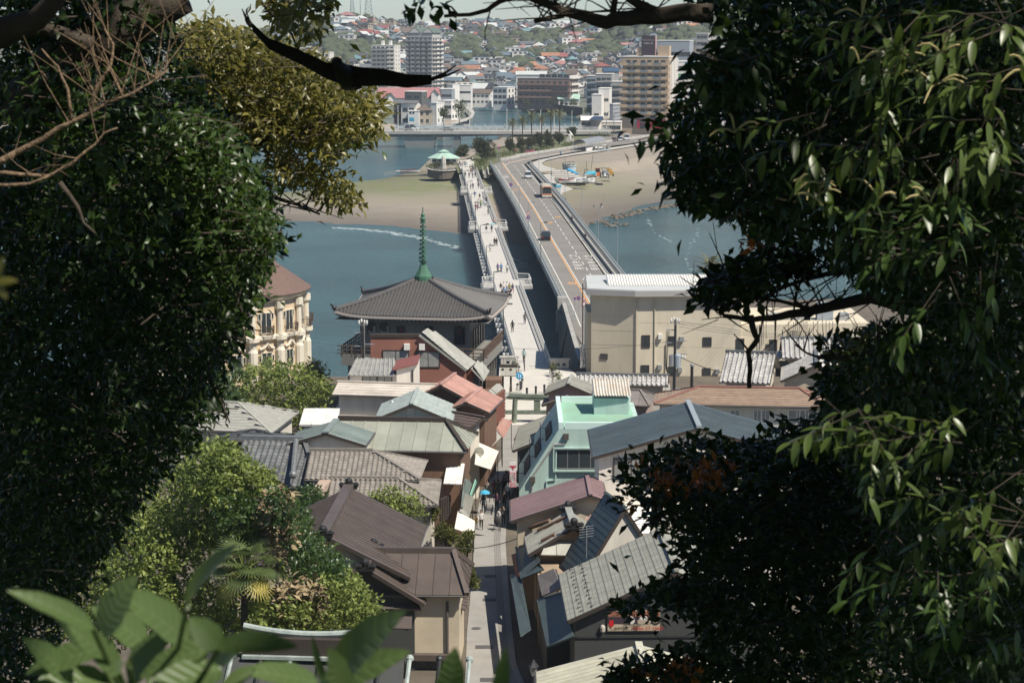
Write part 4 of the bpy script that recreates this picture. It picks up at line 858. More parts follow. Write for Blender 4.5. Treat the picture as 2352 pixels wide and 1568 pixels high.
shrub_m=leafmat('shrub_leaves',(.04,.055,.016),(.13,.15,.05),.6,.12,spec=.25,scale=.6)
palm_m=leafmat('palm_leaves',(.07,.08,.03),(.20,.185,.09),.6,.1,spec=.3,scale=.6)
def pine_crown(name,parent,lobes,n,m,size,seed,spiky=True):
 rng=np.random.default_rng(seed);P,d=lobes_points(lobes,n,rng,.35);
 V,F=[],[]
 if spiky:
  k=7;PP=np.repeat(P,k,0);dd=np.repeat(d,k,0);dd[:,2]+=.35;v,f=leaf_cloud(PP,size,rng,0,4.2,0,dd,.0,.75)
 else:v,f=leaf_cloud(P,size,rng,.4,2.0,.1,d*.6,.25,.8)
 v=v-np.array(_org(parent));return link(name,np_mesh(name,v,f,m),parent)
def tree(name,label,cat,base,lobes,n,m,size,seed,group=None,trunk_r=.2,spiky=False,top=None):
 t=thing(name,label,cat,base,group);b=Vector(base);L=lobes;top=Vector(top)if top else Vector((L[0][0],L[0][1],L[0][2]+L[0][5]*.3));mb=MB()
 mid=b.lerp(top,.5)+Vector((rnd.uniform(-.15,.15),0,0))*(top-b).length*.4;mb.tube([b-Vector((0,0,.4)),mid,top],[trunk_r,trunk_r*.7,trunk_r*.25],6)
 for q in L[1:]:
  s=b.lerp(top,rnd.uniform(.35,.75));mb.tube([s,Vector(q[:3])],[trunk_r*.45,trunk_r*.12],5)
 mb.build('trunk',bark_m,t);pine_crown('crown',t,lobes,n,m,size,seed,spiky);return t
def rlobes(c,w,h,k,seed,d=None):
 r=random.Random(seed);x,y,z=c;d=d or w;out=[]
 for i in range(k):a=r.uniform(0,6.28);q=r.uniform(.15,.62);out.append((x+math.cos(a)*w/2*q,y+math.sin(a)*d/2*q,z+r.uniform(-.3,.36)*h,w*r.uniform(.2,.32),d*r.uniform(.2,.32),h*r.uniform(.2,.32)))
 return out
 # river bridge
yb=818.0;zb_=1.65;xl,xr=-190.0,rxy(1405)*yb
rv=thing('river_bridge','grey concrete road bridge over the river mouth with pale rails','bridge',(-60,yb,0))
mb=MB();mb.prism([(xl,yb),(xr,yb),(xr,yb+14),(xl,yb+14)],.55,zb_);mb.build('deck',conc,rv)
mb=MB();N_=24;X=np.linspace(xl,xr-20,N_+1);low=[-.75+.9*(1-math.exp(-((x-rxy(962)*yb)/26)**2))for x in X]
for i in range(N_):mb.add([(X[i],yb+.5,.55),(X[i+1],yb+.5,.55),(X[i+1],yb+.5,low[i+1]),(X[i],yb+.5,low[i]),(X[i],yb+13,.55),(X[i+1],yb+13,.55),(X[i+1],yb+13,low[i+1]),(X[i],yb+13,low[i])],[(3,2,1,0),(4,5,6,7),(3,7,6,2)])
mb.build('girder',conc_dark,rv)
for u0,u1,k0,k1 in((925,1000,932,993),(1039,1056,1040,1055),(700,760,706,754)):
 a,b,c,d=[rxy(q)*yb for q in(u0,u1,k0,k1)];mb=MB();mb.add([(c,yb+2,-6),(d,yb+2,-6),(d,yb+12,-6),(c,yb+12,-6),(a,yb+1,-1.6),(b,yb+1,-1.6),(b,yb+13,-1.6),(a,yb+13,-1.6),(a+1,yb+1,-.4),(b-1,yb+1,-.4),(b-1,yb+13,-.4),(a+1,yb+13,-.4)],[(0,1,5,4),(1,2,6,5),(2,3,7,6),(3,0,4,7),(4,5,9,8),(5,6,10,9),(6,7,11,10),(7,4,8,11),(8,9,10,11)]);mb.build('pier',conc,rv)
for y_ in(yb+.3,yb+13.6):
 mb=MB()
 for z in(.45,.8,1.12):mb.beam((xl,y_,zb_+z),(xr,y_,zb_+z),.1,.1 if z<1 else .16)
 for x in np.arange(xl,xr,3.4):mb.box((x,y_,zb_+.56),(.22,.2,1.12))
 mb.build('railing',rail_m,rv)
fr=thing('river_footbridge','pale blue footbridge behind the grey river road bridge','bridge',(-40,882,0));xl2,xr2=rxy(905)*882,rxy(1345)*882
bluegird=mat('blue_girder',(.33,.40,.43),.6,.1,.5);mb=MB();mb.prism([(xl2,882),(xr2,882),(xr2,887),(xl2,887)],-.35,.75);mb.build('deck',bluegird,fr)
mb=MB()
for z in(.3,.6,.9,1.15):mb.beam((xl2,882.1,.75+z),(xr2,882.1,.75+z),.07,.07)
mb.build('railing',bluegird,fr);mb=MB()
for x in np.arange(xl2,xr2,4.4):mb.box((x,882.0,1.2),(.32,.35,1.2))
mb.build('rail_post',rail_m,fr)
for u in(1010,1150,1290):mb=MB();mb.box((rxy(u)*884,884.5,-3),(2.5,3.5,5.2));mb.build('pier',conc_dark,fr)
for i,(u,vt,y_,lab)in enumerate(((913,244,831,'white lamp post on the river bridge left of the maroon house'),(995,247,818.4,'white lamp post on the river bridge before the white house wing'),(1078,243,831,'white lamp post on the river bridge beside the river path'),(1164,251,831,'white lamp post on the river bridge left of the palms'),(1242,254,831,'white lamp post rising behind the fourth palm'),(1273,256,831,'white lamp post between the two tallest palms'),(1314,256,845,'white lamp post right of the tallest palms'),(1394,258,838,'white lamp post by the barrel roofed building'),(1411,262,838,'white lamp post with a side arm near the low office'),(1467,258,840,'white lamp post before the tan block foot'),(1490,262,842,'white lamp post right before the crimson shop front'))):
 b=(rxy(u)*y_,y_,zb_ if u<1300 else 0);lamp('tall_lamp',b,zat(vt,y_)-b[2],1.2 if u>1380 else .2,rail_m,lab,'white lamp posts at the river bridge',(1,0),.17)
 # ground sheets ashore
gar_m=mat('garden_lawn',(.085,.105,.035),.95,.35,.15,dirt=(.13,.12,.07),bump=.4,bscale=1.5)
def sheet(name,pts,z,m):mb=MB();mb.poly([Vector((*at(p,z)[:2],z))for p in pts]);return mb.build(name,m,kind='structure')
sheet('garden_lawn',[(1052,398),(1045,378),(1095,352),(1140,338),(1200,329),(1290,315),(1340,300),(1400,306),zQ(2352,178),zQ(1560,289),zQ(1150,359),zQ(700,429),zQ(240,500),zR(2050,590),zR(1760,645),zR(1520,790),zR(1450,930),zR(1150,930)],-.3,gar_m)
prom_m=mat('promenade_concrete',(.44,.42,.375),.85,.12,.2)
sheet('promenade',[zQ(545,735),zQ(505,640),zQ(520,590),zQ(600,550),zQ(780,512),zQ(1000,468),zQ(1250,428),zQ(1500,395),zQ(1750,355),zQ(2352,262),zQ(2352,290),zQ(1730,392),zQ(1500,425),zQ(1150,472),zQ(900,515),zQ(720,558),zQ(655,600),zQ(690,640),zQ(880,690),zQ(800,720)],-.28,prom_m)
sheet('shore_plaza',[zR(480,905),zR(385,660),zR(800,605),zR(905,690),zR(960,900)],-.02,pave_m)
sheet('quay_road',[(1350,312),(1430,300),(1560,292),(1800,285),(1800,305),(1560,318),(1480,325),(1400,330)],-.25,asph_m)
sheet('boat_ramp',[zQ(560,745),zQ(810,765),zQ(870,900),zQ(1150,1000),zQ(940,1080),zQ(690,930)],-1.2,prom_m)
# palms
def frond_mesh(L=2.4,n=16,seed=0):
 r=random.Random(seed);V,F=[],[];pts=[(L*i/n,-L*.42*(i/n)**2.2+.12*math.sin(3*i/n))for i in range(n+1)]
 for i in range(1,n):
  x,z=pts[i];l=.62*math.sin(math.pi*(i/n)**.75)+.12
  for s in(-1,1):
   b=len(V);V+=[(x-.05,0,z),(x+.07,0,z),(x+l*.55,s*l*.85,z-l*.25+r.uniform(-.06,.06))];F.append((b,b+1,b+2))
 b=len(V)
 for x,z in pts:V+=[(x,-.03,z+.01),(x,.03,z+.01)]
 for i in range(n):F.append((b+2*i,b+2*i+2,b+2*i+3));F.append((b+2*i,b+2*i+3,b+2*i+1))
 return np_mesh('frond',np.array(V),np.array(F),palm_m)
FR=[frond_mesh(2.3,14,s)for s in range(3)]
def palm(label,base,h,r=.2,n=26,s=1.0,group='palms by the river bridge',m=None):
 t=thing('palm_tree',label,'palm tree',base,group);mb=MB();b=Vector(base);mb.tube([b-Vector((0,0,.5)),b+Vector((.1,0,h*.5)),b+Vector((0,0,h))],[r,r*.75,r*.7],7);mb.build('trunk',bark_m,t)
 for i in range(n):
  a=i*2.39996;el=R(75-120*(i/n)**.8);M=Matrix.Translation((0,0,h))@Matrix.Rotation(a,4,'Z')@Matrix.Rotation(-el,4,'Y')@Matrix.Scale(s*rnd.uniform(.85,1.1),4);link('frond',FR[i%3],t,M=M)
 return t
for i,(x,yt,lab)in enumerate(((585,1035,'leftmost and shortest of the six palms'),(742,995,'second palm from left in the row'),(885,928,'third palm in the row with a slender trunk'),(1045,968,'fourth palm in the row before a lamp post'),(1190,890,'fifth palm in the row tall and bushy'),(1325,880,'rightmost and tallest of the six palms'))):
 u,v=Uo(x),Vo(yt);y_=735+i*6;b=(rxy(u)*y_,y_,-.4);palm(lab,b,zat(v,y_)+.4,.28,26,1.35)
 # pines and hedges
PW='wind shaped pines in the shore garden'
def px_tree(label,x0,x1,y0,y1,zf,y_,n,size,seed,m=pine_m,name='pine_tree',cat='pine tree',group=PW,spiky=True,k=8):
 a,b=zf(x0,y0),zf(x1,y1);xa,xb=rxy(a[0])*y_,rxy(b[0])*y_;zt,zl=zat(a[1],y_),max(-1.0,zat(b[1],y_));c=((xa+xb)/2,y_,(zt+zl)/2);w=xb-xa
 return tree(name,label,cat,(c[0],y_,-.4),rlobes(c,w,zt-zl,k,seed,min(w,7)),n,m,size,seed,group,.22,spiky)
px_tree('dark rounded pine behind the mint roofed shelter',150,830,150,620,zR,690,420,.75,1)
px_tree('large pine where the footbridge meets the garden',820,1620,-20,560,zR,668,700,.75,2,k=11)
px_tree('small pine at the left end of the roadside row',560,690,275,405,zM,700,260,.7,3)
px_tree('pine below the leftmost palm trunk',680,800,270,385,zM,712,260,.7,4)
px_tree('pine between the second and third palm trunks',770,900,262,385,zM,722,280,.7,5)
px_tree('broad pine below the fourth palm',880,1010,222,370,zM,726,330,.7,6)
px_tree('tall pine right of the fourth palm trunk',975,1100,190,365,zM,735,330,.7,7)
px_tree('pine at the right end of the roadside row',1085,1200,205,310,zM,760,280,.7,8)
px_tree('lone pine left of the barrel roofed building',1050,1225,20,185,zQ,800,240,.75,9)
px_tree('bushy green tree by the white house across the river',1490,1730,560,890,zN,915,420,.9,10,shrub_m,'broadleaf_tree','tree','trees along the river path',False)
px_tree('olive tree clump beside the river path',1830,2140,420,840,zN,930,460,.9,11,shrub_m,'broadleaf_tree','tree','trees along the river path',False)
for x0,x1,y0,y1,y_,lab in((640,920,655,750,1140,'pine on the quay before the solar panel house'),(1090,1330,650,760,1130,'low pine on the quay before the dark roofed house'),(1340,1400,670,740,1125,'small tree at the left corner of the mint roofed house'),(1440,1640,650,750,1120,'tree before the mint roofed house'),(1790,2060,640,790,1080,'tree group before the white cubic villa'),(2110,2290,630,720,1060,'tree below the grey flats beside the tan block'),(1710,1880,800,890,1010,'scrub on the bank right of the inlet')):
 px_tree(lab,x0,x1,y0,y1,zO,y_,200,.8,int(x0),pine_m if x0<1400 else shrub_m,'quay_tree','tree','trees along the inlet quay',False,6)
def hedge(label,pts,w,h,zf,y0,seed,m=shrub_m,name='hedge',cat='hedge',n=420,size=.5):
 P=[at(zf(*p),y0)for p in pts];t=thing(name,label,cat,P[0],'clipped hedges in the shore garden');lob=[]
 for a,b in zip(P,P[1:]):
  for k in range(6):q=a.lerp(b,k/6);lob.append((q.x,q.y,q.z+h*.45,(b-a).length/6+.6,w,h*.5))
 pine_crown('foliage',t,lob,n,m,size,seed,False);mb=MB();mb.tube([P[0],P[0]+Vector((0,0,h*.6))],.1,5);mb.build('stem',bark_m,t);return t
hedge('long green hedge along the curve of the road',[(1640,560),(1950,500),(2300,430)],1.6,2.2,zR,-.3,31)
hedge('trimmed two tier hedge by the footbridge end',[(1230,600),(1500,580)],1.6,2.4,zR,-.3,32);hedge('low hedge clump beside the garden steps',[(1080,780),(1280,740)],1.4,2.0,zR,-.3,33)
hedge('bush overhanging the right railing at the footbridge end',[(970,1000),(1100,880)],1.5,2.6,zR,-.3,34)
hedge('roadside hedge right of the azaleas',[(560,415),(740,380)],1.6,1.9,zQ,-.3,35);hedge('hedge between the pines and the barrel canopy',[(1040,340),(1200,310)],1.6,1.8,zQ,-.3,36);hedge('long hedge by the quay road left of the parked vans',[(1450,195),(1820,180)],2,2.2,zQ,-.3,37)
hedge('round dark clipped bush near the pink azaleas',[(330,440),(380,438)],2.0,2.8,zQ,-.3,38,pine_m,'clipped_bush','bush',300,.5)
azal=leafmat('azalea_flowers',(.35,.05,.12),(.55,.16,.25),.6,.2,scale=.8)
for a,b,lab in(((420,440),(525,420),'pink azalea bed beside the round bush'),((210,415),(245,410),'small pink azalea clump left of the round bush')):hedge(lab,[a,b],1.0,.9,zQ,-.3,int(a[0]),azal,'azalea_bed','flower bed',240,.4)
hedge('green shrubs round the stone monument',[zz for zz in((1300,850),(1450,855))],1.6,1.2,zL,-.6,41,shrub_m);hedge('dark hedge before the shelter wall',[(1400,815),(1640,812)],.8,1.0,zL,-.6,42,pine_m)
wl_=thing('garden_wall','low stone wall along the outer curve of the road','wall',OUT[2]);mb=MB()
for a,b in zip(OUT[2:],OUT[3:]):
 n=max(1,int((b-a).length/5))
 for k in range(n):p,q=a.lerp(b,k/n),a.lerp(b,(k+.96)/n);mb.beam(p+Vector((-.3,.7,.2)),q+Vector((-.3,.7,.2)),.5,1.1)
mb.build('wall_run',stone_m,wl_)
# mint roofed shelter on its round terrace
sh=thing('shelter','low pavilion with a pale mint hipped roof and raised lantern','pavilion',(*at((1017,385),-.4)[:2],-.4));c=_org(sh);Y0=652.0
X0,X1=rxy(980)*Y0,rxy(1054.5)*Y0;cx=(X0+X1)/2;ze,zr=zat(364,Y0),zat(352.5,Y0)
mb=MB();mb.prism([(X0+.9,Y0+.8),(X1-.9,Y0+.8),(X1-.9,Y0+7),(X0+.9,Y0+7)],-1,ze);mb.build('wall',mat('shelter_wall',(.36,.36,.34),.8,.08,.5),sh)
mb=MB();n=8;ring=lambda r,z,k:Vector((cx+math.cos(R(22.5+45*k))*r*1.08,Y0+4+math.sin(R(22.5+45*k))*r*.9,z));w=(X1-X0)/2
for k in range(8):mb.quad(ring(w,ze,k),ring(w,ze,k+1),ring(w*.33,zr,k+1),ring(w*.33,zr,k));mb.quad(ring(w,ze-.18,k),ring(w,ze-.18,k+1),ring(w,ze,k+1),ring(w,ze,k))
mb.poly([ring(w,ze-.18,k)for k in range(7,-1,-1)]);mb.build('roof',rf_mint,sh)
mb=MB()
for k in range(8):mb.quad(ring(w*.36,zr+.35,k),ring(w*.36,zr+.35,k+1),ring(.05,zr+1.1,k+1),ring(.05,zr+1.1,k));mb.quad(ring(w*.28,zr-.3,k),ring(w*.28,zr-.3,k+1),ring(w*.28,zr+.36,k+1),ring(w*.28,zr+.36,k))
mb.build('lantern',rf_mint,sh)
for k in range(4):mb=MB();mb.box((X0+2.2+k*2.2,Y0+.78,ze-.75),(1.2,.08,.7));mb.build('window',glass,sh)
mo=thing('monument','upright pale stone monument before the mint roofed shelter','monument',at(zL(1485,850),-.4));b=_org(mo);mb=MB();mb.lathe([(1.0,-.6),(1.0,0),(.8,.05),(.85,1.6),(.72,3.0),(.5,3.6),(.1,3.75)],b,7);mb.build('stone',stone_m,mo)
tw=thing('terrace_wall','curved dark stone terrace wall around the shelter','wall',at(zL(1480,960),-2.4));b=_org(tw);rx_=(rxy(zL(1690,900)[0])-rxy(zL(1255,900)[0]))/2*b.y;mb=MB();cxx=rxy(zL(1472,900)[0])*b.y;cyy=b.y+16
A_=[(cxx+rx_*1.02*math.cos(t),cyy+16*math.sin(t))for t in np.linspace(math.pi*1.0,math.pi*2.0,15)]
mb.prism(A_,-3.2,-.75);mb.build('wall_ring',mat('dark_revetment',(.13,.115,.095),.95,.3,.7,bump=.5,bscale=2),tw);mb=MB()
for a,b2 in zip(A_,A_[1:]):mb.beam((*a,-.66),(*b2,-.66),.7,.2);mb.beam((*a,.25),(*b2,.25),.06,.08);mb.box((a[0],a[1],-.2),(.1,.1,.9))
mb.build('parapet',stone_m,tw)
for x0,x1,y0,m_,lab,nm in((740,890,950,steel,'light steel railing at the spit water edge','landing_railing'),(950,1150,918,mat('dock_red',(.11,.04,.035),.8,.2,1),'dark red timber landing stage at the spit','landing_stage')):
 a,b=at(zL(x0,y0),-3.6),at(zL(x1,y0-18),-3.6);t=thing(nm,lab,'railing' if nm!='landing_stage' else 'landing stage',a);mb=MB()
 for h in(.5,1.1):mb.beam(a+Vector((0,0,h)),b+Vector((0,0,h)),.1,.1)
 for k in range(12):q=a.lerp(b,k/11);mb.box((q.x,q.y,q.z+.4),(.2 if nm=='landing_stage' else .09,.2,1.5))
 mb.build('rails',m_,t)
 if nm=='landing_stage':mb=MB();q=a.lerp(b,.5);mb.box((q.x,q.y+1.5,q.z+.35),((b-a).length,3,.2));mb.build('planking',prom_m,t)
st=thing('garden_steps','concrete stair down to the sand between the two bridges','stairs',at(zR(1240,1220),-2.2));a0,a1=at(zR(1165,940),-.1),at(zR(1325,940),-.1)
for k in range(9):mb=MB();mb.box(((a0.x+a1.x)/2+k*.06,a0.y-.45-k*.45,-.2-k*.24),(a1.x-a0.x,.45,.26));mb.build('step',conc,st)
for x in(a0.x,a1.x):mb=MB();mb.beam((x,a0.y,.35),(x+.55,a0.y-4.5,-1.7),.3,1.3);mb.build('side_wall',conc,st)
# beach furniture
def bastion(label,x0,x1,y0,y1,zf):
 a,b=at(zf(x0,y1),-2.0),at(zf(x1,y1),-2.0);c=a.lerp(b,.5)+Vector((0,3,0));r0=(b.x-a.x)/2;zt=max(.2,zat(zf(x0,y0)[1],c.y));t=thing('bastion',label,'sea wall',(c.x,c.y,-2));mb=MB()
 mb.lathe([(r0,-2.8),(r0*1.06,zt-.4),(r0*1.14,zt-.35),(r0*1.14,zt),(.1,zt)],c*Vector((1,1,0))if False else(c.x,c.y,0),18);mb.build('curved_wall',mat('painted_sea_wall',(.40,.46,.48),.8,.25,.5),t);mb=MB()
 mb.lathe([(r0*1.1,zt+.8),(r0*1.1,zt+.95),(r0*1.02,zt+.95),(r0*1.02,zt+.8)],(c.x,c.y,0),18)
 for k in range(9):q=2*math.pi*k/9;mb.box((c.x+math.cos(q)*r0*1.06,c.y+math.sin(q)*r0*1.06,zt+.45),(.3,.3,.95))
 mb.build('parapet',stone_m,t)
bastion('round painted bastion above the beach steps',990,1190,650,745,zQ);bastion('larger pale bastion below the barrel canopy',1490,1725,380,475,zQ)
sp=thing('beach_steps','wide concrete steps from the promenade to the sand','steps',at(zQ(1000,830),-2.2));a0,a1=at(zQ(810,715),-.4),at(zQ(1050,715),-.4);bq=at(zQ(860,850),-2.1)
for k in range(6):f=k/5;mb=MB();y_=a0.y+(bq.y-a0.y)*f;mb.box(((a0.x+a1.x)/2+f*2.8,y_-2,-.55-f*1.7),(a1.x-a0.x+f*6,abs(bq.y-a0.y)/5+5,.42));mb.build('step',prom_m,sp)
cv=thing('canopy_walk','grey barrel vaulted walkway canopy on the promenade','canopy',at(zQ(1250,400),-.2));a,b=at(zQ(1245,405),-.2),at(zQ(1550,345),-.2);zt=3.4;mb=MB();d=(b-a).normalized();s_=Vector((d.y,-d.x,0))
for k in range(8):
 t0,t1=math.pi*k/8,math.pi*(k+1)/8;p=lambda e,t:(a if e==0 else b)+s_*(2.4*math.cos(t))+Vector((0,0,2.3+1.7*math.sin(t)));mb.quad(p(0,t0),p(1,t0),p(1,t1),p(0,t1))
mb.build('vault',steel,cv)
for k in range(15):
 for sd in(-1,1):q=a.lerp(b,k/14)+s_*2.4*sd;mb=MB();mb.box((q.x,q.y,q.z+1.2),(.16,.16,2.6));mb.build('post',steel,cv)
mb=MB();mb.beam(a+s_*2.6+Vector((0,0,.3)),b+s_*2.6+Vector((0,0,.3)),.3,1.2);mb.build('plinth',white_paint,cv)
hull_w=mat('hull_white',(.72,.72,.70),.35,.05,1,spec=.5);hull_r=mat('hull_red',(.5,.06,.04),.4,.05,1);tarp_t=mat('tarp_turquoise',(.04,.36,.50),.6,.15,2);tarp_g=mat('tarp_grey',(.14,.15,.16),.75,.15,2);orange_p=mat('tractor_orange',(.62,.16,.03),.45,.08,2);yellow_p=mat('digger_yellow',(.45,.26,.05),.5,.15,2);tyre_m=mat('tyre_rubber',(.02,.02,.02),.9,.1,5)
def hull(mb,L,W,H,T=Matrix()):
 N=9;vs=[]
 for i in range(N):
  f=i/(N-1);w=W/2*(1-max(0,(f-.35)/.65)**2.2)*(.86+.14*min(1,f/.2));x=L*(f-.5);k=H*.25*max(0,(f-.6)/.4)**2
  vs+=[(x,-w,H*.85+k),(x,-w*.6,.08+k),(x,0,k*.6),(x,w*.6,.08+k),(x,w,H*.85+k),(x,0,H*.95+k)]
 fs=[]
 for i in range(N-1):
  for j in range(6):fs.append((i*6+j,i*6+(j+1)%6,i*6+6+(j+1)%6,i*6+6+j))
 fs+=[(0,1,2,3,4,5),tuple((N-1)*6+j for j in range(5,-1,-1))];mb.add([T@Vector(v)for v in vs],fs)
def boat(label,p,L,rz,m=hull_w,cover=None,cabin=False,mast=0,group=None,name='dinghy',z=None,pitch=0):
 P=Vector(p);t=thing(name,label,'boat',P,group);T=Matrix.Translation(P)@Matrix.Rotation(rz,4,'Z')@Matrix.Rotation(pitch,4,'Y');mb=MB();hull(mb,L,L*.34,L*.16,T);mb.build('hull',m,t)
 mb=MB();mb.T=T;mb.box((-L*.1,0,L*.17),(L*.4,L*.2,.12));mb.build('cockpit',tarp_g if m is hull_w else hull_w,t)
 if cover:mb=MB();mb.T=T;mb.ball((0,0,L*.16),1,10,6,(L*.42,L*.17,L*.14));mb.build('cover',cover,t)
 if cabin:mb=MB();mb.T=T;mb.box((-L*.03,0,L*.24),(L*.26,L*.2,L*.18));mb.box((-L*.05,0,L*.36),(L*.34,L*.25,.08));mb.build('cabin',hull_w,t);mb=MB();mb.T=T;mb.box((L*.105,0,L*.26),(.04,L*.18,L*.09));mb.box((-L*.03,-L*.102,L*.26),(L*.2,.04,L*.08));mb.build('window',glass,t)
 if mast:mb=MB();mb.T=T;mb.tube([(L*.1,0,.3),(L*.1-mast*.12,0,mast)],.05,5);mb.build('mast',dark_metal,t)
 return t
BG='white dinghies drawn up on the beach'
for i,(x,y,L,rz,m_,lab,mast)in enumerate(((930,880,4.6,.1,hull_w,'leftmost white dinghy on the sand below the steps',0),(1035,882,4.2,.05,hull_r,'red dinghy lying among the white ones',0),(1060,912,5.0,.1,hull_w,'white dinghy with a tall raked mast nearest the bridge',7.5),(1150,870,4.6,-.1,hull_w,'white dinghy turned over behind the red one',0),(1180,908,4.8,.08,hull_w,'white dinghy in the middle of the beach row',0),(1255,868,4.4,.5,hull_w,'white dinghy tipped up at the back of the row',0),(1290,895,4.8,.05,hull_w,'white dinghy with a dark cockpit right of centre',0),(1375,875,4.6,-.25,hull_w,'white dinghy at the back right of the row',0),(1360,905,4.6,.12,hull_w,'rightmost white dinghy in the front row',0))):
 boat(lab,at(zQ(x,y),-1.85),L,rz,m_,None,False,mast,BG,pitch=rnd.uniform(-.1,.1))
b=at(zQ(1425,830),-1.8);boat('motor boat under a turquoise cover on a trailer',b+Vector((0,0,.5)),5.2,.6,hull_w,tarp_t,name='trailer_boat');b=at(zQ(1650,840),-1.8);gb=boat('motor boat under a grey cover on a trailer',b+Vector((0,0,.6)),6.4,math.pi/2+3.0,hull_w,tarp_g,name='trailer_boat')
mb=MB();mb.box((b.x,b.y+.5,b.z+3.1),(2.6,1.2,.16));mb.box((b.x-.9,b.y+.5,b.z+2.3),(.1,.1,1.7));mb.box((b.x+.9,b.y+.5,b.z+2.3),(.1,.1,1.7));mb.build('canopy_frame',tarp_g,gb)
for bb,par in((at(zQ(1425,830),-1.8),None),(b,gb)):
 t=thing('boat_trailer','low boat trailer below the '+('turquoise' if par is None else 'grey')+' covered boat','trailer',bb);mb=MB();mb.box((bb.x,bb.y,bb.z+.45),(1.2,4.4,.12));mb.build('frame',dark_metal,t)
 for sx in(-1,1):mb=MB();mb.T=Matrix.Translation((bb.x+sx*1.0,bb.y,bb.z+.32))@Matrix.Rotation(math.pi/2,4,'Y');mb.lathe([(.32,-.1),(.32,.1)],n=10);mb.build('wheel',tyre_m,t)
def wheel(t,P,r,w,m=tyre_m,axis='Y'):mb=MB();mb.T=Matrix.Translation(P)@Matrix.Rotation(math.pi/2,4,axis);mb.lathe([(r*.5,-w/2),(r,-w/2),(r,w/2),(r*.5,w/2)],n=12);o=mb.build('wheel',m,t);mb=MB();mb.T=Matrix.Translation(P)@Matrix.Rotation(math.pi/2,4,axis);mb.lathe([(.01,-w*.42),(r*.55,-w*.42),(r*.55,w*.42),(.01,w*.42)],n=10);mb.build('rim',steel,o);return o
b=at(zQ(1532,820),-1.8);t=thing('tractor','orange tractor parked on the sand between the covered boats','tractor',b)
mb=MB();mb.box((b.x,b.y-.6,b.z+1.0),(1.1,2.2,.9));mb.box((b.x,b.y+1.0,b.z+1.0),(1.5,1.2,.8));mb.build('bonnet',orange_p,t);mb=MB();mb.box((b.x,b.y+1.0,b.z+1.95),(1.35,1.3,1.1));mb.build('cab',glass,t);mb=MB();mb.box((b.x,b.y+1.0,b.z+2.58),(1.6,1.6,.16));mb.build('roof',mat('rust_red',(.25,.06,.03),.6,.1,2),t)
for sx in(-1,1):wheel(t,(b.x+sx*.85,b.y+1.2,b.z+.75),.75,.4);wheel(t,(b.x+sx*.75,b.y-1.3,b.z+.45),.45,.3)
b=at(zQ(1735,800),-1.8);t=thing('digger','small yellow digger behind the grey covered boat','digger',b);mb=MB();mb.box((b.x,b.y,b.z+.9),(1.7,2.2,1.0));mb.box((b.x-.2,b.y+.4,b.z+1.7),(1.0,1.0,.9));mb.build('body',yellow_p,t);mb=MB();mb.beam((b.x-.7,b.y-.4,b.z+1.2),(b.x-1.2,b.y-1.0,b.z+2.4),.25,.3);mb.build('arm',yellow_p,t)
for sx in(-1,1):mb=MB();mb.box((b.x+sx*.75,b.y,b.z+.3),(.4,2.2,.6));mb.build('track',tyre_m,t)
b=at(zQ(1352,810),-1.8);t=thing('beach_buggy','dark four wheeled hauler left of the turquoise boat','vehicle',b);mb=MB();mb.box((b.x,b.y,b.z+.8),(1.2,2.2,.7));mb.build('body',dark_metal,t);mb=MB()
for sx in(-1,1):
 for sy in(-.5,.7):mb.tube([(b.x+sx*.5,b.y+sy,b.z+1),(b.x+sx*.5,b.y+sy,b.z+2.2)],.05,5)
mb.box((b.x,b.y+.1,b.z+2.2),(1.2,1.4,.06));mb.build('roll_cage',dark_metal,t)
for sx in(-1,1):
 for sy in(-.9,.9):wheel(t,(b.x+sx*.75,b.y+sy,b.z+.42),.42,.3)
for x,y0,y1,lab in((1355,700,565,'thin dark flag pole behind the hauler on the beach'),(1415,740,470,'tall thin mast leaning beside the turquoise boat')):
 q=at(zQ(x,y0+60),-1.8);t=thing('slim_mast',lab,'mast',q);mb=MB();zt=zat(zQ(x,y1)[1],q.y);mb.tube([q,Vector((q.x+(.8 if x==1415 else 0),q.y,zt))],.06,5);mb.build('pole',dark_metal,t)
mesh_g=mat('green_net',(.10,.26,.24),.8,.25,1.5)
a=at(zQ(745,1040),-1.6);t=thing('net_fence','turquoise net fence at the ramp beside the road bridge','fence',a);b=at(zQ(890,1060),-1.6);mb=MB();mb.beam(a+Vector((0,0,1.2)),b+Vector((0,0,1.2)),.06,2.4);mb.beam(b+Vector((0,0,1.6)),b+Vector((0,3,1.6)),.06,3.2);mb.build('net',mesh_g,t);mb=MB()
for k in range(5):q=a.lerp(b,k/4);mb.box((q.x,q.y,q.z+1.4),(.09,.09,2.9))
mb.build('post',steel,t)
a=at(zQ(918,1140),-2.0);t=thing('board_rack','rack of white boards under a blue sheet by the bridge','rack',a);mb=MB()
for k in range(5):mb.box((a.x,a.y,a.z+.4+k*.55),(1.7,2.6,.12))
mb.build('shelf',hull_w,t);mb=MB();mb.box((a.x,a.y,a.z+3.1),(1.5,2.4,.35));mb.build('sheet',tarp_t,t)
a=at(zQ(1140,745),-1.4);t=thing('blue_tarpaulin','crumpled bright blue tarpaulin beside the bastion','tarpaulin',a);mb=MB()
for k in range(12):f=k/11;p=at(zQ(1075+135*f,712+66*f),-1.3-f*.4);mb.ball((p.x,p.y,p.z+rnd.uniform(0,.3)),rnd.uniform(.4,.8),6,4,(1,.8,.5))
mb.build('folds',mat('tarp_blue',(.05,.35,.60),.55,.2,3),t)
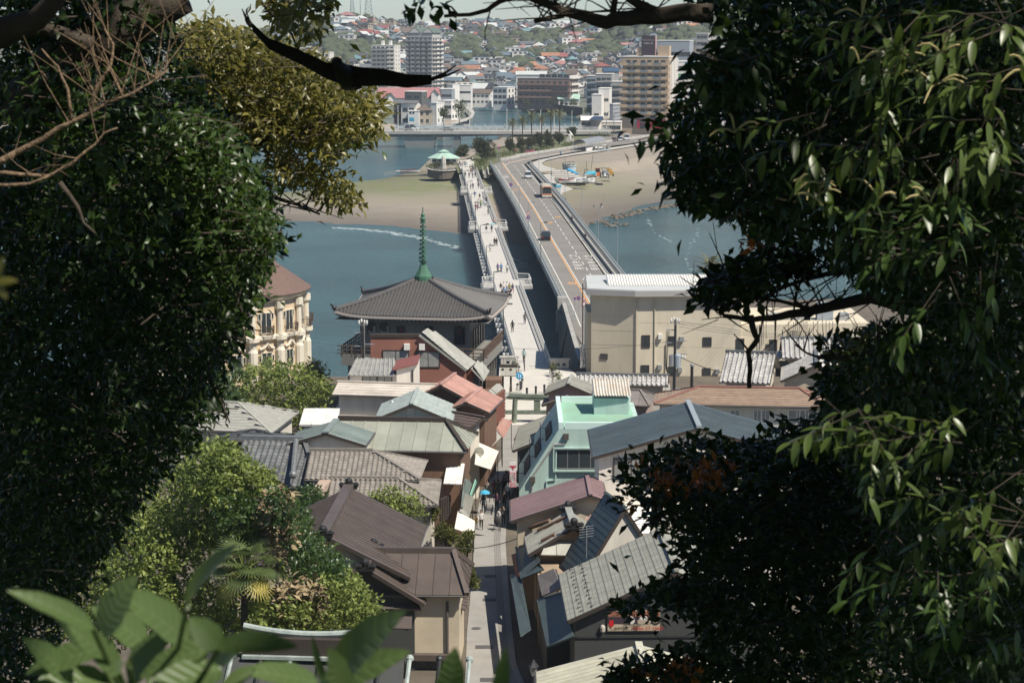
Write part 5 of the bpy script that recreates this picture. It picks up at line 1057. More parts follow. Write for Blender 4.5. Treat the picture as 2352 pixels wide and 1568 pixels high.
b=at(zQ(1100,270),-.3);t=thing('dolphin_statue','pale dolphin group statue on a plinth by the road','statue',b);mb=MB();mb.box((b.x,b.y,b.z+.7),(3,2,1.4));mb.build('plinth',stone_m,t);mb=MB();mb.tube([(b.x-1,b.y,b.z+1.4),(b.x-.4,b.y,b.z+2.6),(b.x+.6,b.y,b.z+3.0),(b.x+1.3,b.y,b.z+2.2)],[.15,.5,.45,.05],7);mb.tube([(b.x,b.y,b.z+1.4),(b.x+.2,b.y,b.z+3.4),(b.x-.4,b.y,b.z+4.6)],[.4,.45,.05],7);mb.build('figures',white_paint,t)
q0=[at(p,-5)for p in((1052,243),(1150,246.5),(1259,258.5),(1300,263),(1338,268.5))];mb=MB();qw=thing('quay_wall','dark stone quay wall along the inlet behind the boats','wall',q0[1])
for a,b in zip(q0,q0[1:]):mb.add([(a.x,a.y,-7),(b.x,b.y,-7),(b.x,b.y+.6,.0),(a.x,a.y+.6,.0),(a.x,a.y+2,.0),(b.x,b.y+2,.0)],[(0,1,2,3),(3,2,5,4)])
mb.build('wall_face',mat('wet_stone',(.06,.058,.05),.9,.3,1.2,bump=.5,bscale=3),qw)
for i,(x,y,L,cab,lab)in enumerate(((20,775,8,True,'white cabin boat at the left end of the inlet moorings'),(130,785,6.5,False,'open white boat second from left at the moorings'),(290,790,9,True,'large white cruiser third from left at the moorings'),(430,790,6,False,'small boat among dark tyres at the moorings'),(625,812,10,True,'biggest white cruiser in the middle of the moorings'),(765,830,7,False,'open white boat right of the biggest cruiser'),(905,838,8,True,'white boat with blue gear near the right moorings'),(1090,840,10,True,'fishing boat with a wheelhouse at the right end of the moorings'))):
 p=at(zO(x,y+8),-5);boat(lab,(p.x,p.y,-5.2),L,math.pi+rnd.uniform(-.25,.25),hull_w,None,cab,5 if i in(2,7)else 0,'boats moored along the inlet quay','moored_boat')
for i,(u,v)in enumerate(((520,330),(545,327),(572,333),(600,329),(497,336))):
 p=at((u,v),-5);boat(['white motor yacht glimpsed beneath the left tree','second white yacht glimpsed beneath the left tree','white yacht nearest the water beneath the left tree','small white yacht right in the gap of the left tree','white yacht at the left of the gap under the tree'][i],(p.x,p.y,-5.2),9,math.pi+.3*i,hull_w,None,True,0,'yachts seen beneath the left tree','motor_yacht')
pa=[at(p,-1.2)for p in(zN(2340,700),zN(2310,640),zN(2200,590))]
sheet('river_path',[zN(1700,975),zN(2000,890),zN(2230,800),zN(2270,730),zN(2210,650),zN(2140,610),zN(2200,590),zN(2310,640),zN(2345,720),zN(2300,820),zN(2150,900),zN(1900,975)],-.45,prom_m)
r=random.Random(3);mb=MB()
for u0,v0,u1,v1,n in((1370,512,1450,490,40),(1450,490,1560,468,60),(1400,520,1440,512,14)):
 for k in range(n):f=r.random();p=at((u0+(u1-u0)*f+r.uniform(-12,12),v0+(v1-v0)*f+r.uniform(-4,4)),-4.9);s_=r.uniform(.25,.95);mb.ball((p.x,p.y,-4.95),s_,6,4,(1,r.uniform(.6,1),r.uniform(.4,.7)))
tag(mb.build('shore_rocks',mat('shore_rock',(.13,.11,.085),.9,.35,.8,bump=.4)),kind='stuff')
mb=MB();foam_m=mat('sea_foam',(.50,.56,.55),.8,.25,1.5)
for k in range(230):
 f=r.random();u=765+285*f;v=523+10*f+52*f**2.2*.7;p=at((u+r.gauss(0,2),v+r.gauss(0,1.3)*(.6+f)),-4.97);mb.ball((p.x,p.y,-4.99),1,6,3,(r.uniform(.2,.9),r.uniform(.07,.26),.04))
for k in range(110):
 f=r.random();u,v=[(1590+14*math.sin(f*7),490+150*f),(1490+60*f*f,500+60*f),(1150+60*f,582+24*f),(1730+300*f,690+25*f)][k%4];p=at((u+r.gauss(0,2),v+r.gauss(0,1)),-4.97);mb.ball((p.x,p.y,-4.99),1,6,3,(r.uniform(.15,.5),r.uniform(.06,.2),.04))
tag(mb.build('surf_foam',foam_m),kind='stuff')
# air
mb=MB();mb.box((0,1150,27.0),(2000,2480,76));hz=bpy.data.materials.new('haze');hz.use_nodes=True;nt=hz.node_tree;nt.nodes.remove(nt.nodes['Principled BSDF']);pv=nt.nodes.new('ShaderNodeVolumePrincipled');pv.inputs['Color'].default_value=(.80,.90,.97,1);pv.inputs['Density'].default_value=.00012;pv.inputs['Anisotropy'].default_value=.2
nt.links.new(pv.outputs[0],nt.nodes['Material Output'].inputs['Volume']);hzo=mb.build('haze',hz,kind='stuff');hzo.display_type='WIRE'
# ROOF LIBRARY
TILE_ME={}
def tile_mesh(kind,cu,cw,m):
 k=(kind,round(cu,3),round(cw,3),m.name)
 if k in TILE_ME:return TILE_ME[k]
 pr={'pan':[(0,.012),(.16,.06),(.34,.075),(.5,.05),(.68,.014),(.86,0),(1.0,.012)],'roll':[(0,0),(.5,0),(.54,.05),(.68,.1),(.82,.1),(.95,.05),(1.0,0)],'flat':[(0.015,.02),(.985,.02)],'slat':[(0,.02),(1,.02)]}[kind]
 sc=cu/.34 if kind in('pan','roll')else 1;V,F=[],[];n=len(pr);lift=.03 if kind!='slat' else .022
 for x,z in pr:V+=[(x*cu,-.02,z*sc+lift),(x*cu,cw*1.03,z*sc),(x*cu,-.02,z*sc-.03)]
 for i in range(n-1):a,b=3*i,3*i+3;F+=[(a,b,b+1,a+1),(a+2,b+2,b,a)]
 if kind in('flat',):F+=[(2,0,1),(3*n-3,3*n-1,3*n-2)]
 me=bpy.data.meshes.new('tile');me.from_pydata(V,[],F);me.materials.append(m);TILE_ME[k]=me;return me
class Slope:
 """planar roof slope, corners counter-clockwise from outside: eave A, eave B, top C (over B), top D (over A)"""
 def __init__(s,A,B,C,D):
  s.A,s.B,s.C,s.D=[Vector(q)for q in(A,B,C,D)];s.U=(s.B-s.A).normalized();t=(s.D-s.A)if(s.D-s.A).length>.01 else(s.C-s.B)
  s.N=s.U.cross((s.C+s.D)/2-(s.A+s.B)/2).normalized();s.W=s.N.cross(s.U);s.L=(s.B-s.A).length;s.H=(s.D-s.A).dot(s.W);s.ta=(s.D-s.A).dot(s.U);s.tb=(s.C-s.A).dot(s.U)
 def P(s,u,w,h=0):return s.A+s.U*u+s.W*w+s.N*h
 def wtop(s,u):
  if u<s.ta:return s.H*max(0,u)/max(1e-6,s.ta)
  if u>s.tb:return s.H*max(0,s.L-u)/max(1e-6,s.L-s.tb)
  return s.H
 def span(s,w):f=w/s.H;return s.ta*f,s.L+(s.tb-s.L)*f
def slope_M(s,u,w,off,h=0):q=s.P(u,w,h)-off;U,W_,N=s.U,s.W,s.N;return Matrix(((U.x,W_.x,N.x,q.x),(U.y,W_.y,N.y,q.y),(U.z,W_.z,N.z,q.z),(0,0,0,1)))
def lay_tiles(roof,s,kind,cu,cw,m,limit=300,names='tile',jit=.004):
 off=_org(roof);nu=max(1,round(s.L/cu));cu=s.L/nu;nw=max(1,round(s.H/cw));cw=s.H/nw;me=tile_mesh(kind,cu,cw,m);cells=[]
 for j in range(nw):
  a,b=s.span((j+.5)*cw)
  for i in range(nu):
   c=(i+.5)*cu
   if a-cu*.25<=c<=b+cu*.25:cells.append((i,j))
 cells.sort(key=lambda q:(s.P(q[0]*cu,q[1]*cw)-CAM).length)
 for i,j in cells[:limit]:link(names,me,roof,M=slope_M(s,i*cu,j*cw,off,.015+rnd.uniform(0,jit)))
 rest=cells[limit:]
 if rest:
  v=np.array([q.co[:]for q in me.vertices]);fs=[tuple(p.vertices)for p in me.polygons];V,F=[],[]
  U,W_,N=np.array(s.U),np.array(s.W),np.array(s.N)
  for k,(i,j)in enumerate(rest):o=np.array(s.P(i*cu,j*cw,.015+rnd.uniform(0,jit))-off);V.append(o+v[:,:1]*U+v[:,1:2]*W_+v[:,2:]*N);F+=[tuple(q+k*len(v)for q in f)for f in fs]
  me2=bpy.data.meshes.new('roof_tiles');me2.from_pydata(np.vstack(V).tolist(),[],F);me2.materials.append(m);tag(link('roof_tiles',me2,roof),kind='stuff')
def lay_battens(roof,s,step,m,h=.06,bw=.05,name='roof_panel',cross=0):
 n=max(1,round(s.L/step));st=s.L/n
 for i in range(n):
  u0,u1=i*st,(i+1)*st;us=sorted({u0,u1}|{q for q in(s.ta,s.tb)if u0<q<u1});top=[(u,s.wtop(u))for u in us if True]
  if max(w for _,w in top)<.1:continue
  mb=MB();pts=[s.P(u0,0,.03),s.P(u1,0,.03)]+[s.P(u,max(.02,w),.03)for u,w in reversed(top)];mb.slab(pts,s.N,.03)
  w0=s.wtop(u0)
  if w0>.1 and i>0:mb.beam(s.P(u0,-.02,.03+h/2),s.P(u0,w0,.03+h/2),bw,h,s.N)
  if cross:
   for w in np.arange(cross,s.H,cross):
    a,b=s.span(w);a,b=max(a,u0),min(b,u1)
    if b-a>.1:mb.beam(s.P(a,w,.035),s.P(b,w,.035),.03,.03,s.N)
  mb.build(name,m,roof)
def lay_courses(roof,s,step,m,name='roof_course',t=.045):
 n=max(1,round(s.H/step));st=s.H/n
 for j in range(n):
  a0,b0=s.span(j*st);a1,b1=s.span((j+1)*st);mb=MB()
  mb.add([s.P(a0,j*st-.03,t+.02),s.P(b0,j*st-.03,t+.02),s.P(b1,(j+1)*st,.02),s.P(a1,(j+1)*st,.02),s.P(a0,j*st-.03,.005),s.P(b0,j*st-.03,.005)],[(0,1,2,3),(4,5,1,0)]);mb.build(name,m,roof)
def cover(roof,s,kind,step,m,limit=300):
 if kind=='pan':lay_tiles(roof,s,'pan',step,step*.95,m,limit)
 elif kind=='roll':lay_tiles(roof,s,'roll',step,step,m,limit)
 elif kind=='flat':lay_tiles(roof,s,'flat',step,step*1.25,m,limit)
 elif kind=='wide':lay_tiles(roof,s,'flat',step*1.9,step,m,limit)
 elif kind=='batten':lay_battens(roof,s,step,m)
 elif kind=='fine':lay_battens(roof,s,step,m,.05,.06)
 elif kind=='course':lay_courses(roof,s,step,m)
under_m=mat('roof_underlay',(.06,.055,.05),.9,0);gutter_me=mat('gutter',(.10,.09,.085),.5,.1,2);timber_dark=mat('dark_timber',(.045,.034,.027),.8,.2,2)
def V3(p,z):return Vector(p)if len(p)==3 else at(p,z)
def house(name,label,cat,R0,R1,zr,pitch,Lw,Rw,ext0=0,ext1=0,kind='batten',step=.8,rm=None,wall_m=None,ov=.55,z0=-.1,ridge=(.28,.22),ridge_m=None,faces='LR01',limit=300,hipm=None,group=None,barge=True,wz=0.0,rid_orn=False,gut=True,rot=None):
 P0,P1=V3(R0,zr),V3(R1,zr)
 if rot is not None:P1=P0+Vector((math.cos(R(rot)),math.sin(R(rot)),0))*(P1-P0).length
 d=(P1-P0);d.z=0;ln=d.length;d.normalize();n=Vector((-d.y,d.x,0));Z=Vector((0,0,1))
 def side(w,sg):
  dn=n*sg-Z*pitch;N=d.cross(dn)*(1 if sg<0 else-1)
  if isinstance(w,(tuple,list)):q=onplane(w,P0,N);return abs((q-P0).dot(n)),q,N
  return w,None,N
 wl,ql,NL=side(Lw,1);wr,qr,NR=side(Rw,-1)
 def ex(e,end):
  if isinstance(e,(tuple,list)):
   q=onplane(e,P0,NR);return max(0.0,(P0-q).dot(d)if end==0 else(q-P1).dot(d))
  return e
 e0,e1=ex(ext0,0),ex(ext1,1);t=thing(name,label,cat,(P0.x,P0.y,z0),group)
 C=lambda s_,w:P0+d*s_+n*w-Z*(pitch*abs(w));A={'r0':C(-e0,-wr),'r1':C(ln+e1,-wr),'l0':C(-e0,wl),'l1':C(ln+e1,wl)}
 sl={}
 if wr>.05:sl['R']=Slope(A['r0'],A['r1'],P1,P0)
 if wl>.05:sl['L']=Slope(A['l1'],A['l0'],P0,P1)
 if e1>.05:sl['1']=Slope(A['r1'],A['l1'],P1,P1)
 if e0>.05:sl['0']=Slope(A['l0'],A['r0'],P0,P0)
 mb=MB()
 for k,s in sl.items():
  pts=[s.A,s.B]+([s.C]if(s.C-s.D).length<.01 else[s.C,s.D]);mb.slab(pts,s.N,.14)
 roof=mb.build('roof',[hipm or rm or under_m],t)
 for k,s in sl.items():
  if k in faces:cover(roof,s,kind,step,rm,limit if k in 'LR' else 150)
 rg=ridge_m or rm;off=Vector((0,0,.1));mb=MB();mb.beam(P0-d*(.12 if e0<.05 else 0)+off,P1+d*(.12 if e1<.05 else 0)+off,ridge[0],ridge[1]);mb.build('ridge_cap',rg,roof)
 for e,P,a,b in((e0,P0,'l0','r0'),(e1,P1,'l1','r1')):
  if e>.05:
   for k in(a,b):
    mb=MB();mb.beam(P+off,A[k]+off*.8,ridge[0]*.8,ridge[1]*.75);mb.build('hip_cap',rg,roof)
  elif barge:
   for k,w in((a,wl),(b,wr)):
    if w>.3:mb=MB();o_=d*(-.03 if P is P0 else .03);mb.beam(P+o_-Z*.1,A[k]+o_-Z*.1,.06,.24);mb.build('bargeboard',timber_dark if wall_m is not white_paint else white_paint,roof)
 if rid_orn:
  for P,e,sg in((P0,e0,-1),(P1,e1,1)):
   mb=MB();c=P+d*sg*.15+Z*.2;q=n
   mb.beam(c-q*.62-Z*.18,c+q*.62-Z*.18,.2,.34)
   for k in(-.55,-.3,.3,.55):mb.ball(c+q*k-Z*.02,.2,6,4)
   mb.ball(c+Z*.22,.3,7,5,(1,.7,1));mb.build('ridge_ornament',black_paint,roof)
 if gut:
  for k in('R','L'):
   if k in sl and k in faces:s=sl[k];mb=MB();mb.tube([s.P(0,-.07,-.05),s.P(s.L,-.07,-.05)],.07,5);mb.build('gutter',gutter_me,t)
 F={}
 if wall_m:
  s0,s1,tr,tl=(-e0+ov),(ln+e1-ov),max(.05,wr-ov),max(.05,wl-ov);zl,zrr=P0.z-pitch*tl,P0.z-pitch*tr;mb=MB();Q=lambda s_,w,z:Vector((*(P0+d*s_+n*w)[:2],z))
  hip=e0>.05 or e1>.05;ztop=min(zl,zrr)-.16
  if hip:prof=[(-tr,z0-1),(tl,z0-1),(tl,ztop),(-tr,ztop)]
  else:prof=[(-tr,z0-1),(tl,z0-1),(tl,zl-.16),(0,P0.z-.16),(-tr,zrr-.16)]
  k=len(prof);mb.add([Q(s0,w,z)for w,z in prof]+[Q(s1,w,z)for w,z in prof],[tuple(range(k)),tuple(range(2*k-1,k-1,-1))]+[(i,i+k,(i+1)%k+k,(i+1)%k)for i in range(k)])
  mb.build('wall',wall_m,t)
  F={'R':Face(Q(s0,-tr,0),d,s1-s0,z0,zrr),'L':Face(Q(s1,tl,0),-d,s1-s0,z0,zl),'0':Face(Q(s0,tl,0),-n,tl+tr,z0,zrr),'1':Face(Q(s1,-tr,0),n,tl+tr,z0,zl)}
 return t,F,sl,roof
def px_win(t,f,p,w,h,mf=frame_dark,mg=glass,bars=1,name='window',out=.03):
 q=onplane(p,f.O,f.N);u=(q-f.O).dot(f.U);return place(name,win_mesh(w,h,mf,mg,bars),t,f.P(u,q.z,out),f.U)
def on_face(f,p,out=0.0):return onplane(p,f.O+f.N*out,f.N)
def pent(t,pts,th,m,name='pent_roof',kind=None,step=.6,rm=None):
 """single slope: eave A, eave B, top C, top D"""
 s=Slope(*pts);mb=MB();mb.slab([s.A,s.B,s.C,s.D],s.N,th);r=mb.build(name,m,t)
 if kind:cover(r,s,kind,step,rm or m)
 return r,s
rm_brown=mat('bronze_brown_metal',(.098,.077,.065),.5,.2,.8,rand=.09);rm_tile=mat('silver_brown_tile',(.235,.21,.18),.6,.2,2.5,rand=.16);rm_dtile=mat('smoked_grey_tile',(.135,.14,.14),.5,.25,2.5,rand=.25);rm_gold=mat('weathered_celadon_metal',(.30,.31,.255),.6,.2,.5,rand=.09,stretch=(1,1,1))
rm_sage=mat('sage_lined_metal',(.22,.265,.245),.55,.2,.7,rand=.09);rm_cream=mat('cream_lapped_metal',(.58,.52,.445),.65,.2,.5,rand=.09);rm_mintsh=mat('pale_verdigris_shingle',(.36,.41,.38),.7,.2,1.2,rand=.10);rm_copper=mat('faded_copper_red',(.47,.275,.225),.6,.2,.6,rand=.09)
rm_choc=mat('chocolate_lined_metal',(.12,.088,.075),.6,.2,.8,rand=.06);rm_white=mat('white_roof_metal',(.72,.71,.67),.5,.2,.6,dirt=(.6,.57,.5));rm_mauve=mat('mauve_metal',(.235,.155,.155),.65,.2,.4,rand=.06);rm_blue=mat('slate_blue_metal',(.085,.11,.12),.42,.2,.6,rand=.09);rm_grsh=mat('lichen_grey_shingle',(.33,.33,.285),.75,.28,3.0,dirt=(.17,.165,.13),rand=.12,stretch=(.4,3,1))
rm_teal=mat('dull_teal_metal',(.072,.098,.10),.55,.2,.8,rand=.08);rm_dgreen=mat('dark_spruce_roof',(.04,.062,.065),.5,.2,.8,rand=.06);rm_umber=mat('umber_shingle',(.30,.215,.155),.8,.2,1.4,rand=.12);rm_grey=mat('grey_brown_metal',(.20,.175,.16),.7,.2,.8,rand=.08);rm_lap=mat('grey_lapped_metal',(.36,.355,.31),.6,.2,.8,rand=.06);rm_yel=mat('pale_straw_metal',(.50,.485,.38),.6,.2,.8,rand=.09)
w_cream=mat('warm_cream_stucco',(.55,.47,.345),.9,.16,.4,dirt=(.45,.38,.28));w_ivory=mat('ivory_wall',(.62,.575,.49),.85,.16,.9,stretch=(1,1,.22));w_brown=mat('brown_boards',(.17,.10,.065),.85,.2,1.5,stretch=(1,1,.15));w_dark=mat('charcoal_siding',(.05,.052,.05),.7,.12,1,stretch=(3,3,.2));w_pink=mat('pinkish_plaster',(.36,.27,.235),.9,.16,.9,stretch=(1,1,.22));w_brick=mat('red_brown_stucco',(.27,.115,.08),.85,.16,.5);w_ochre=mat('ochre_stucco',(.35,.26,.17),.9,.15,.8)
w_mint=mat('mint_paint',(.40,.535,.485),.8,.16,.9,stretch=(1,1,.22));w_white=mat('white_boards',(.74,.685,.60),.8,.16,.9,stretch=(1,1,.22))
# HOUSES ALONG THE STREET, LEFT SIDE
t,F,s,r=house('brown_house','large chocolate brown gabled roof with black ridge ornaments beside the pines','house',zF(365,450),zF(556,92),9,.5,6.5,zF(1152,357),kind='fine',step=.56,rm=rm_brown,wall_m=w_cream,ridge=(.75,.3),rid_orn=True,limit=300)
t2,F2,s2,r2=house('brown_annexe','lower brown seamed roof above a cream wall facing the street','house',zF(596,572),zF(1326,612),7.2,.58,3.2,zF(1300,905),0,zF(1446,906),kind='batten',step=1.05,rm=rm_brown,wall_m=w_cream,ridge=(.4,.42),ridge_m=rm_brown,rot=-2)
f=F2['R'];
mb=MB();a=on_face(f,zF(1300,1000),.1);mb.tube([(a.x,a.y,4.6),(a.x,a.y,.2)],.09,6);mb.build('downpipe',gutter_me,t2)
for q in(zF(1105,1430),zF(1215,1430)):px_win(t2,f,q,1.05,.85,frame_dark,glass,1)
p=on_face(f,zF(1155,1365));mb=MB();f.box(mb,(p-f.O).dot(f.U)-1.7,(p-f.O).dot(f.U)+1.7,p.z-.15,p.z+.25,.02,.55);mb.build('window_hood',rm_brown,t2)
t3,F3,s3,r3=house('gabled_wing','short brown gabled wing pointing at the viewer over a skirt roof','house',zF(682,700),zF(742,556),7.1,.62,3.4,zF(1112,1008),kind='fine',step=.5,rm=rm_brown,wall_m=w_dark,ridge=(.6,.3),rid_orn=True,ov=.7)
A_,B_=at(zF(560,1005),4.25),at(zF(1105,1012),4.25);r_,_=pent(t3,(A_,B_,B_+Vector((-.9,1.7,1.05)),A_+Vector((0,1.7,1.05))),.12,rm_brown,'skirt_roof','batten',.95,rm_brown)
mb=MB();mb.prism([(A_.x+.5,A_.y+.6),(B_.x-.7,B_.y+.6),(B_.x-.7,B_.y+4),(A_.x+.5,A_.y+4)],-1,4.3);mb.build('lower_wall',w_cream,t3)
ff=Face((A_.x+.5,A_.y+.6,0),(1,0,0),B_.x-A_.x-1.2,0,4.3);px_win(t3,ff,zF(900,1230),2.1,1.6,frame_dark,glass,1);px_win(t3,ff,zF(880,1560),1.8,.8)
C_,D_=at(zF(800,1150),3.6),at(zF(1030,1156),3.6);pent(t3,(C_,D_,D_+Vector((0,.9,.55)),C_+Vector((0,.9,.55))),.1,rm_brown,'window_roof')
t4=thing('street_canopy','small brown roof hanging over the street entrance of the brown house','canopy',at(zF(1400,1000),3.3));A_,B_=at(zF(1440,1015),3.4),at(zF(1470,852),3.4);pent(t4,(A_,B_,B_+Vector((-1.6,0,.6)),A_+Vector((-1.6,0,.6))),.1,rm_brown,'canopy_roof','batten',.8,rm_brown)
for q in(A_,B_):mb=MB();mb.box((q.x-1.4,q.y,1.7),(.16,.16,3.6));mb.build('post',timber_dark,t4)
t4=thing('gate_fence','dark board fence along the lower left street edge','fence',at(zF(1395,1250),0));mb=MB();A_,B_=at(zF(1398,1340),0),at(zF(1410,1060),0);mb.beam((A_.x-.3,A_.y,1.1),(B_.x-.3,B_.y,1.1),.2,2.2);mb.build('board_wall',w_dark,t4);mb=MB();mb.beam((A_.x-.3,A_.y,2.3),(B_.x-.3,B_.y,2.3),.7,.12);mb.build('coping_roof',rm_brown,t4)
t5=thing('temple_gate_roof','pale verdigris ridge of a dark gate roof behind the front leaves','roof',at(zF(250,1250),9));z=13.0;A_,B_=at((560,1452),z),at((872,1460),z)
mb=MB();n=14;V_=[]
for i in range(n):a,b=A_.lerp(B_,i/n),A_.lerp(B_,(i+1)/n);sag=lambda f_:.35*(2*f_-1)**2;mb.tube([a+Vector((0,0,sag(i/n))),b+Vector((0,0,sag((i+1)/n)))],.17,8)
vg=mat('verdigris',(.36,.40,.375),.7,.25,1.2,dirt=(.2,.24,.22));mb.build('ridge',vg,t5)
mb=MB();mb.beam(A_+Vector((0,-.3,-.55)),B_+Vector((0,-.3,-.55)),.5,.9);mb.build('ridge_base',timber_dark,t5);mb=MB();mb.beam(A_+Vector((0,-.55,-1.0)),B_+Vector((0,-.55,-1.0)),.5,.16);mb.build('ridge_course',vg,t5)
s_=Slope(A_+Vector((-2,-5,-3.6)),B_+Vector((1.2,-5,-3.6)),B_+Vector((1.2,-.3,-1.1)),A_+Vector((-2,-.3,-1.1)));mb=MB();mb.slab([s_.A,s_.B,s_.C,s_.D],s_.N,.2);rr=mb.build('roof',w_dark,t5)
for k in range(9):p,q=s_.P(1.2+k*1.45,0,.1),s_.P(1.2+k*1.45,s_.H,.1);mb=MB();mb.tube([p,q],.11,6);mb.ball(q,.2,7,5);mb.build('roll_rib',black_paint if k%2 else vg,rr)
s_=Slope(B_+Vector((1.2,5,-3.6)),A_+Vector((-2,5,-3.6)),A_+Vector((-2,.3,-1.1)),B_+Vector((1.2,.3,-1.1)));mb=MB();mb.slab([s_.A,s_.B,s_.C,s_.D],s_.N,.2);mb.build('rear_roof',w_dark,t5)
mb=MB();c=A_.lerp(B_,.5);mb.box((c.x,c.y,5),(7,4,9));mb.build('gate_body',timber_dark,t5)
house('tiled_house','broad silver brown tiled hip roof with a small skylight','house',zD(300,738),zD(816,742),8.2,.42,4,zD(1210,985),0,zD(1210,985),kind='pan',step=.40,rm=rm_tile,wall_m=w_ivory,ridge=(.36,.28),faces='R1')
tt=bpy.data.objects['tiled_house'];sk_=thing('skylight','small grey skylight on the broad silver brown roof','skylight',at(zD(680,828),7.3));q=at(zD(680,828),7.35);mb=MB();mb.box((q.x,q.y,q.z),(1.5,.9,.22));mb.build('frame',frame_alu,sk_);mb=MB();mb.box((q.x,q.y-.05,q.z+.13),(1.15,.6,.06));mb.build('pane',glass_light,sk_)
t,F,s,r=house('tiled_house','lower silver brown tiled roof stepping down to the street pines','house',zD(470,968),zD(1026,972),6.7,.42,.9,zD(1362,1198),0,zD(1362,1198),kind='pan',step=.40,rm=rm_tile,wall_m=w_ivory,ridge=(.34,.26),faces='R1')
A_=at(zD(455,960),6.6);B_=at(zD(345,1105),6.0);mb=MB();mb.beam(A_,B_,.9,.5);mb.build('pink_flashing',mat('pinkish_flashing',(.42,.32,.25),.7,.08,1),t)
house('dark_tiled_house','smoky grey tiled roof with heavy ridge rolls at the hillside edge','house',zD(-260,640),zD(240,652),8.6,.5,4.5,zD(372,1045),0,zD(372,1045),kind='pan',step=.46,rm=rm_dtile,wall_m=w_dark,ridge=(.5,.5),faces='R1')
q0=at(zD(175,650),8.75);q1=at(zD(150,935),7.0);mb=MB();mb.tube([q0,q1],.22,8);mb.ball(q1,.34,8,5);dh=bpy.data.objects['dark_tiled_house'];mb.build('descending_ridge',rm_dtile,dh)
house('shop_house','long celadon grey seamed roof with a dark ridge','house',zD(540,478),zD(1430,492),9,.42,5,zD(1600,747),0,zD(1600,747),kind='batten',step=1.1,rm=rm_gold,wall_m=w_brown,ridge=(.4,.5),ridge_m=timber_dark)
t,F,s,r=house('cream_annexe','cream block with a low sage lined gable roof','house',zD(425,588),zD(512,484),9.4,.30,zD(160,615),zD(778,662),kind='fine',step=.5,rm=rm_sage,wall_m=w_ivory,ridge=(.5,.14),ov=.35)
A_,B_=at(zD(203,520),7.8),at(zD(520,521),7.8);t=thing('white_shed','plain white seamed shed roof above the sage lined gable','shed',A_);pent(t,(A_,B_,at(zD(541,391),8.5),at(zD(240,385),8.5)),.15,rm_white,'roof','batten',1.3,rm_white);mb=MB();mb.prism([(A_.x+.4,A_.y+.5),(B_.x-.3,B_.y+.5),(B_.x-.3,B_.y+4),(A_.x+.4,A_.y+4)],-1,7.6);mb.build('wall',w_ivory,t)
house('lapped_house','long cream lapped metal roof in two tiers','house',zD(530,162),zD(1352,186),8.2,.32,4,zD(1310,292),kind='course',step=.5,rm=rm_cream,wall_m=w_ivory,ridge=(.3,.1),faces='R',barge=False)
house('lapped_annexe','lower cream lapped roof left of the verdigris gable','house',zD(545,305),zD(1000,318),6.3,.32,.5,zD(600,462),kind='course',step=.5,rm=rm_cream,wall_m=w_ivory,ridge=(.3,.1),faces='R',barge=False)
t,F,s,r=house('verdigris_house','pale verdigris shingled gable with a round vent','house',zD(1142,348),zD(1190,224),8.8,.42,zD(840,466),zD(1488,482),kind='wide',step=.42,rm=rm_mintsh,wall_m=mat('pale_mint_wall',(.52,.57,.51),.85,.05,.4),ridge=(.3,.12),limit=150)
q=on_face(F['0'],zD(1134,416),.05);mb=MB();mb.box((q.x,q.y,q.z),(.7,.12,.8));mb.build('vent',steel,t)
for x in(1072,1195):q=on_face(F['0'],zD(x,463),.05);mb=MB();mb.box((q.x,q.y,q.z),(.6,.12,.35));mb.build('vent_hood',steel,t)
for x,y0,y1,lab in((980,462,345,'brown flue pipe before the verdigris gable'),(1137,775,685,'brown flue pipe at the eave of the celadon roof')):
 a=at(zD(x,y0),6.4);t=thing('flue_pipe',lab,'chimney',a);zt=zat(zD(x,y1)[1],a.y);mb=MB();mb.tube([a,(a.x,a.y,zt)],.17,8);mb.build('pipe',mat('rust_brown',(.10,.07,.05),.7,.2,3),t);mb=MB();mb.lathe([(.3,0),(.3,.12),(.05,.35)],(a.x,a.y,zt),8);mb.build('cowl',steel,t)
house('copper_house','faded copper red roof with crossing gables','house',zD(1388,188),zD(1506,96),8.6,.5,2.4,zD(1642,326),kind='fine',step=.7,rm=rm_copper,wall_m=w_brown,ridge=(.3,.16))
house('copper_house','faded copper red slope leaning over the street beside the torii','house',zD(1600,330),zD(1722,218),8.0,.42,1.5,zD(1768,442),kind='fine',step=.62,rm=rm_copper,wall_m=w_brown,ridge=(.3,.16))
house('copper_skirt','low copper red skirt roof below the crossing gables','house',zD(1340,322),zD(1650,335),6.0,.4,.3,zD(1590,402),kind='fine',step=.7,rm=rm_copper,wall_m=w_brown,ridge=(.2,.1),faces='R')
house('lined_house','chocolate lined roof beside the street above the white awning','house',zD(1492,416),zD(1742,460),7.4,.4,.6,zD(1688,630),kind='course',step=.42,rm=rm_choc,wall_m=w_ivory,ridge=(.3,.1),faces='R')
def street_front(label,p0,p1,z0,z1,m,name,cat,slats=0,horiz=False,sm=None):
 a,b=at(p0,z0),at(p1,z0);t=thing(name,label,cat,a);d=(b-a).normalized();mb=MB();mb.beam(a+Vector((-.12,0,(z1-z0)/2)),b+Vector((-.12,0,(z1-z0)/2)),.2,z1-z0);mb.build('backing',m,t)
 for k in range(slats):
  mb=MB()
  if horiz:zz=(k+.5)/slats*(z1-z0);mb.beam(a+Vector((.02,0,zz)),b+Vector((.02,0,zz)),.1,(z1-z0)/slats*.55)
  else:q=a.lerp(b,(k+.5)/slats);mb.box((q.x+.02,q.y,q.z+(z1-z0)/2),(.08,(b-a).length/slats*.6,z1-z0),math.atan2(d.y,d.x)-math.pi/2)
  mb.build('slat',sm or m,t)
 return t
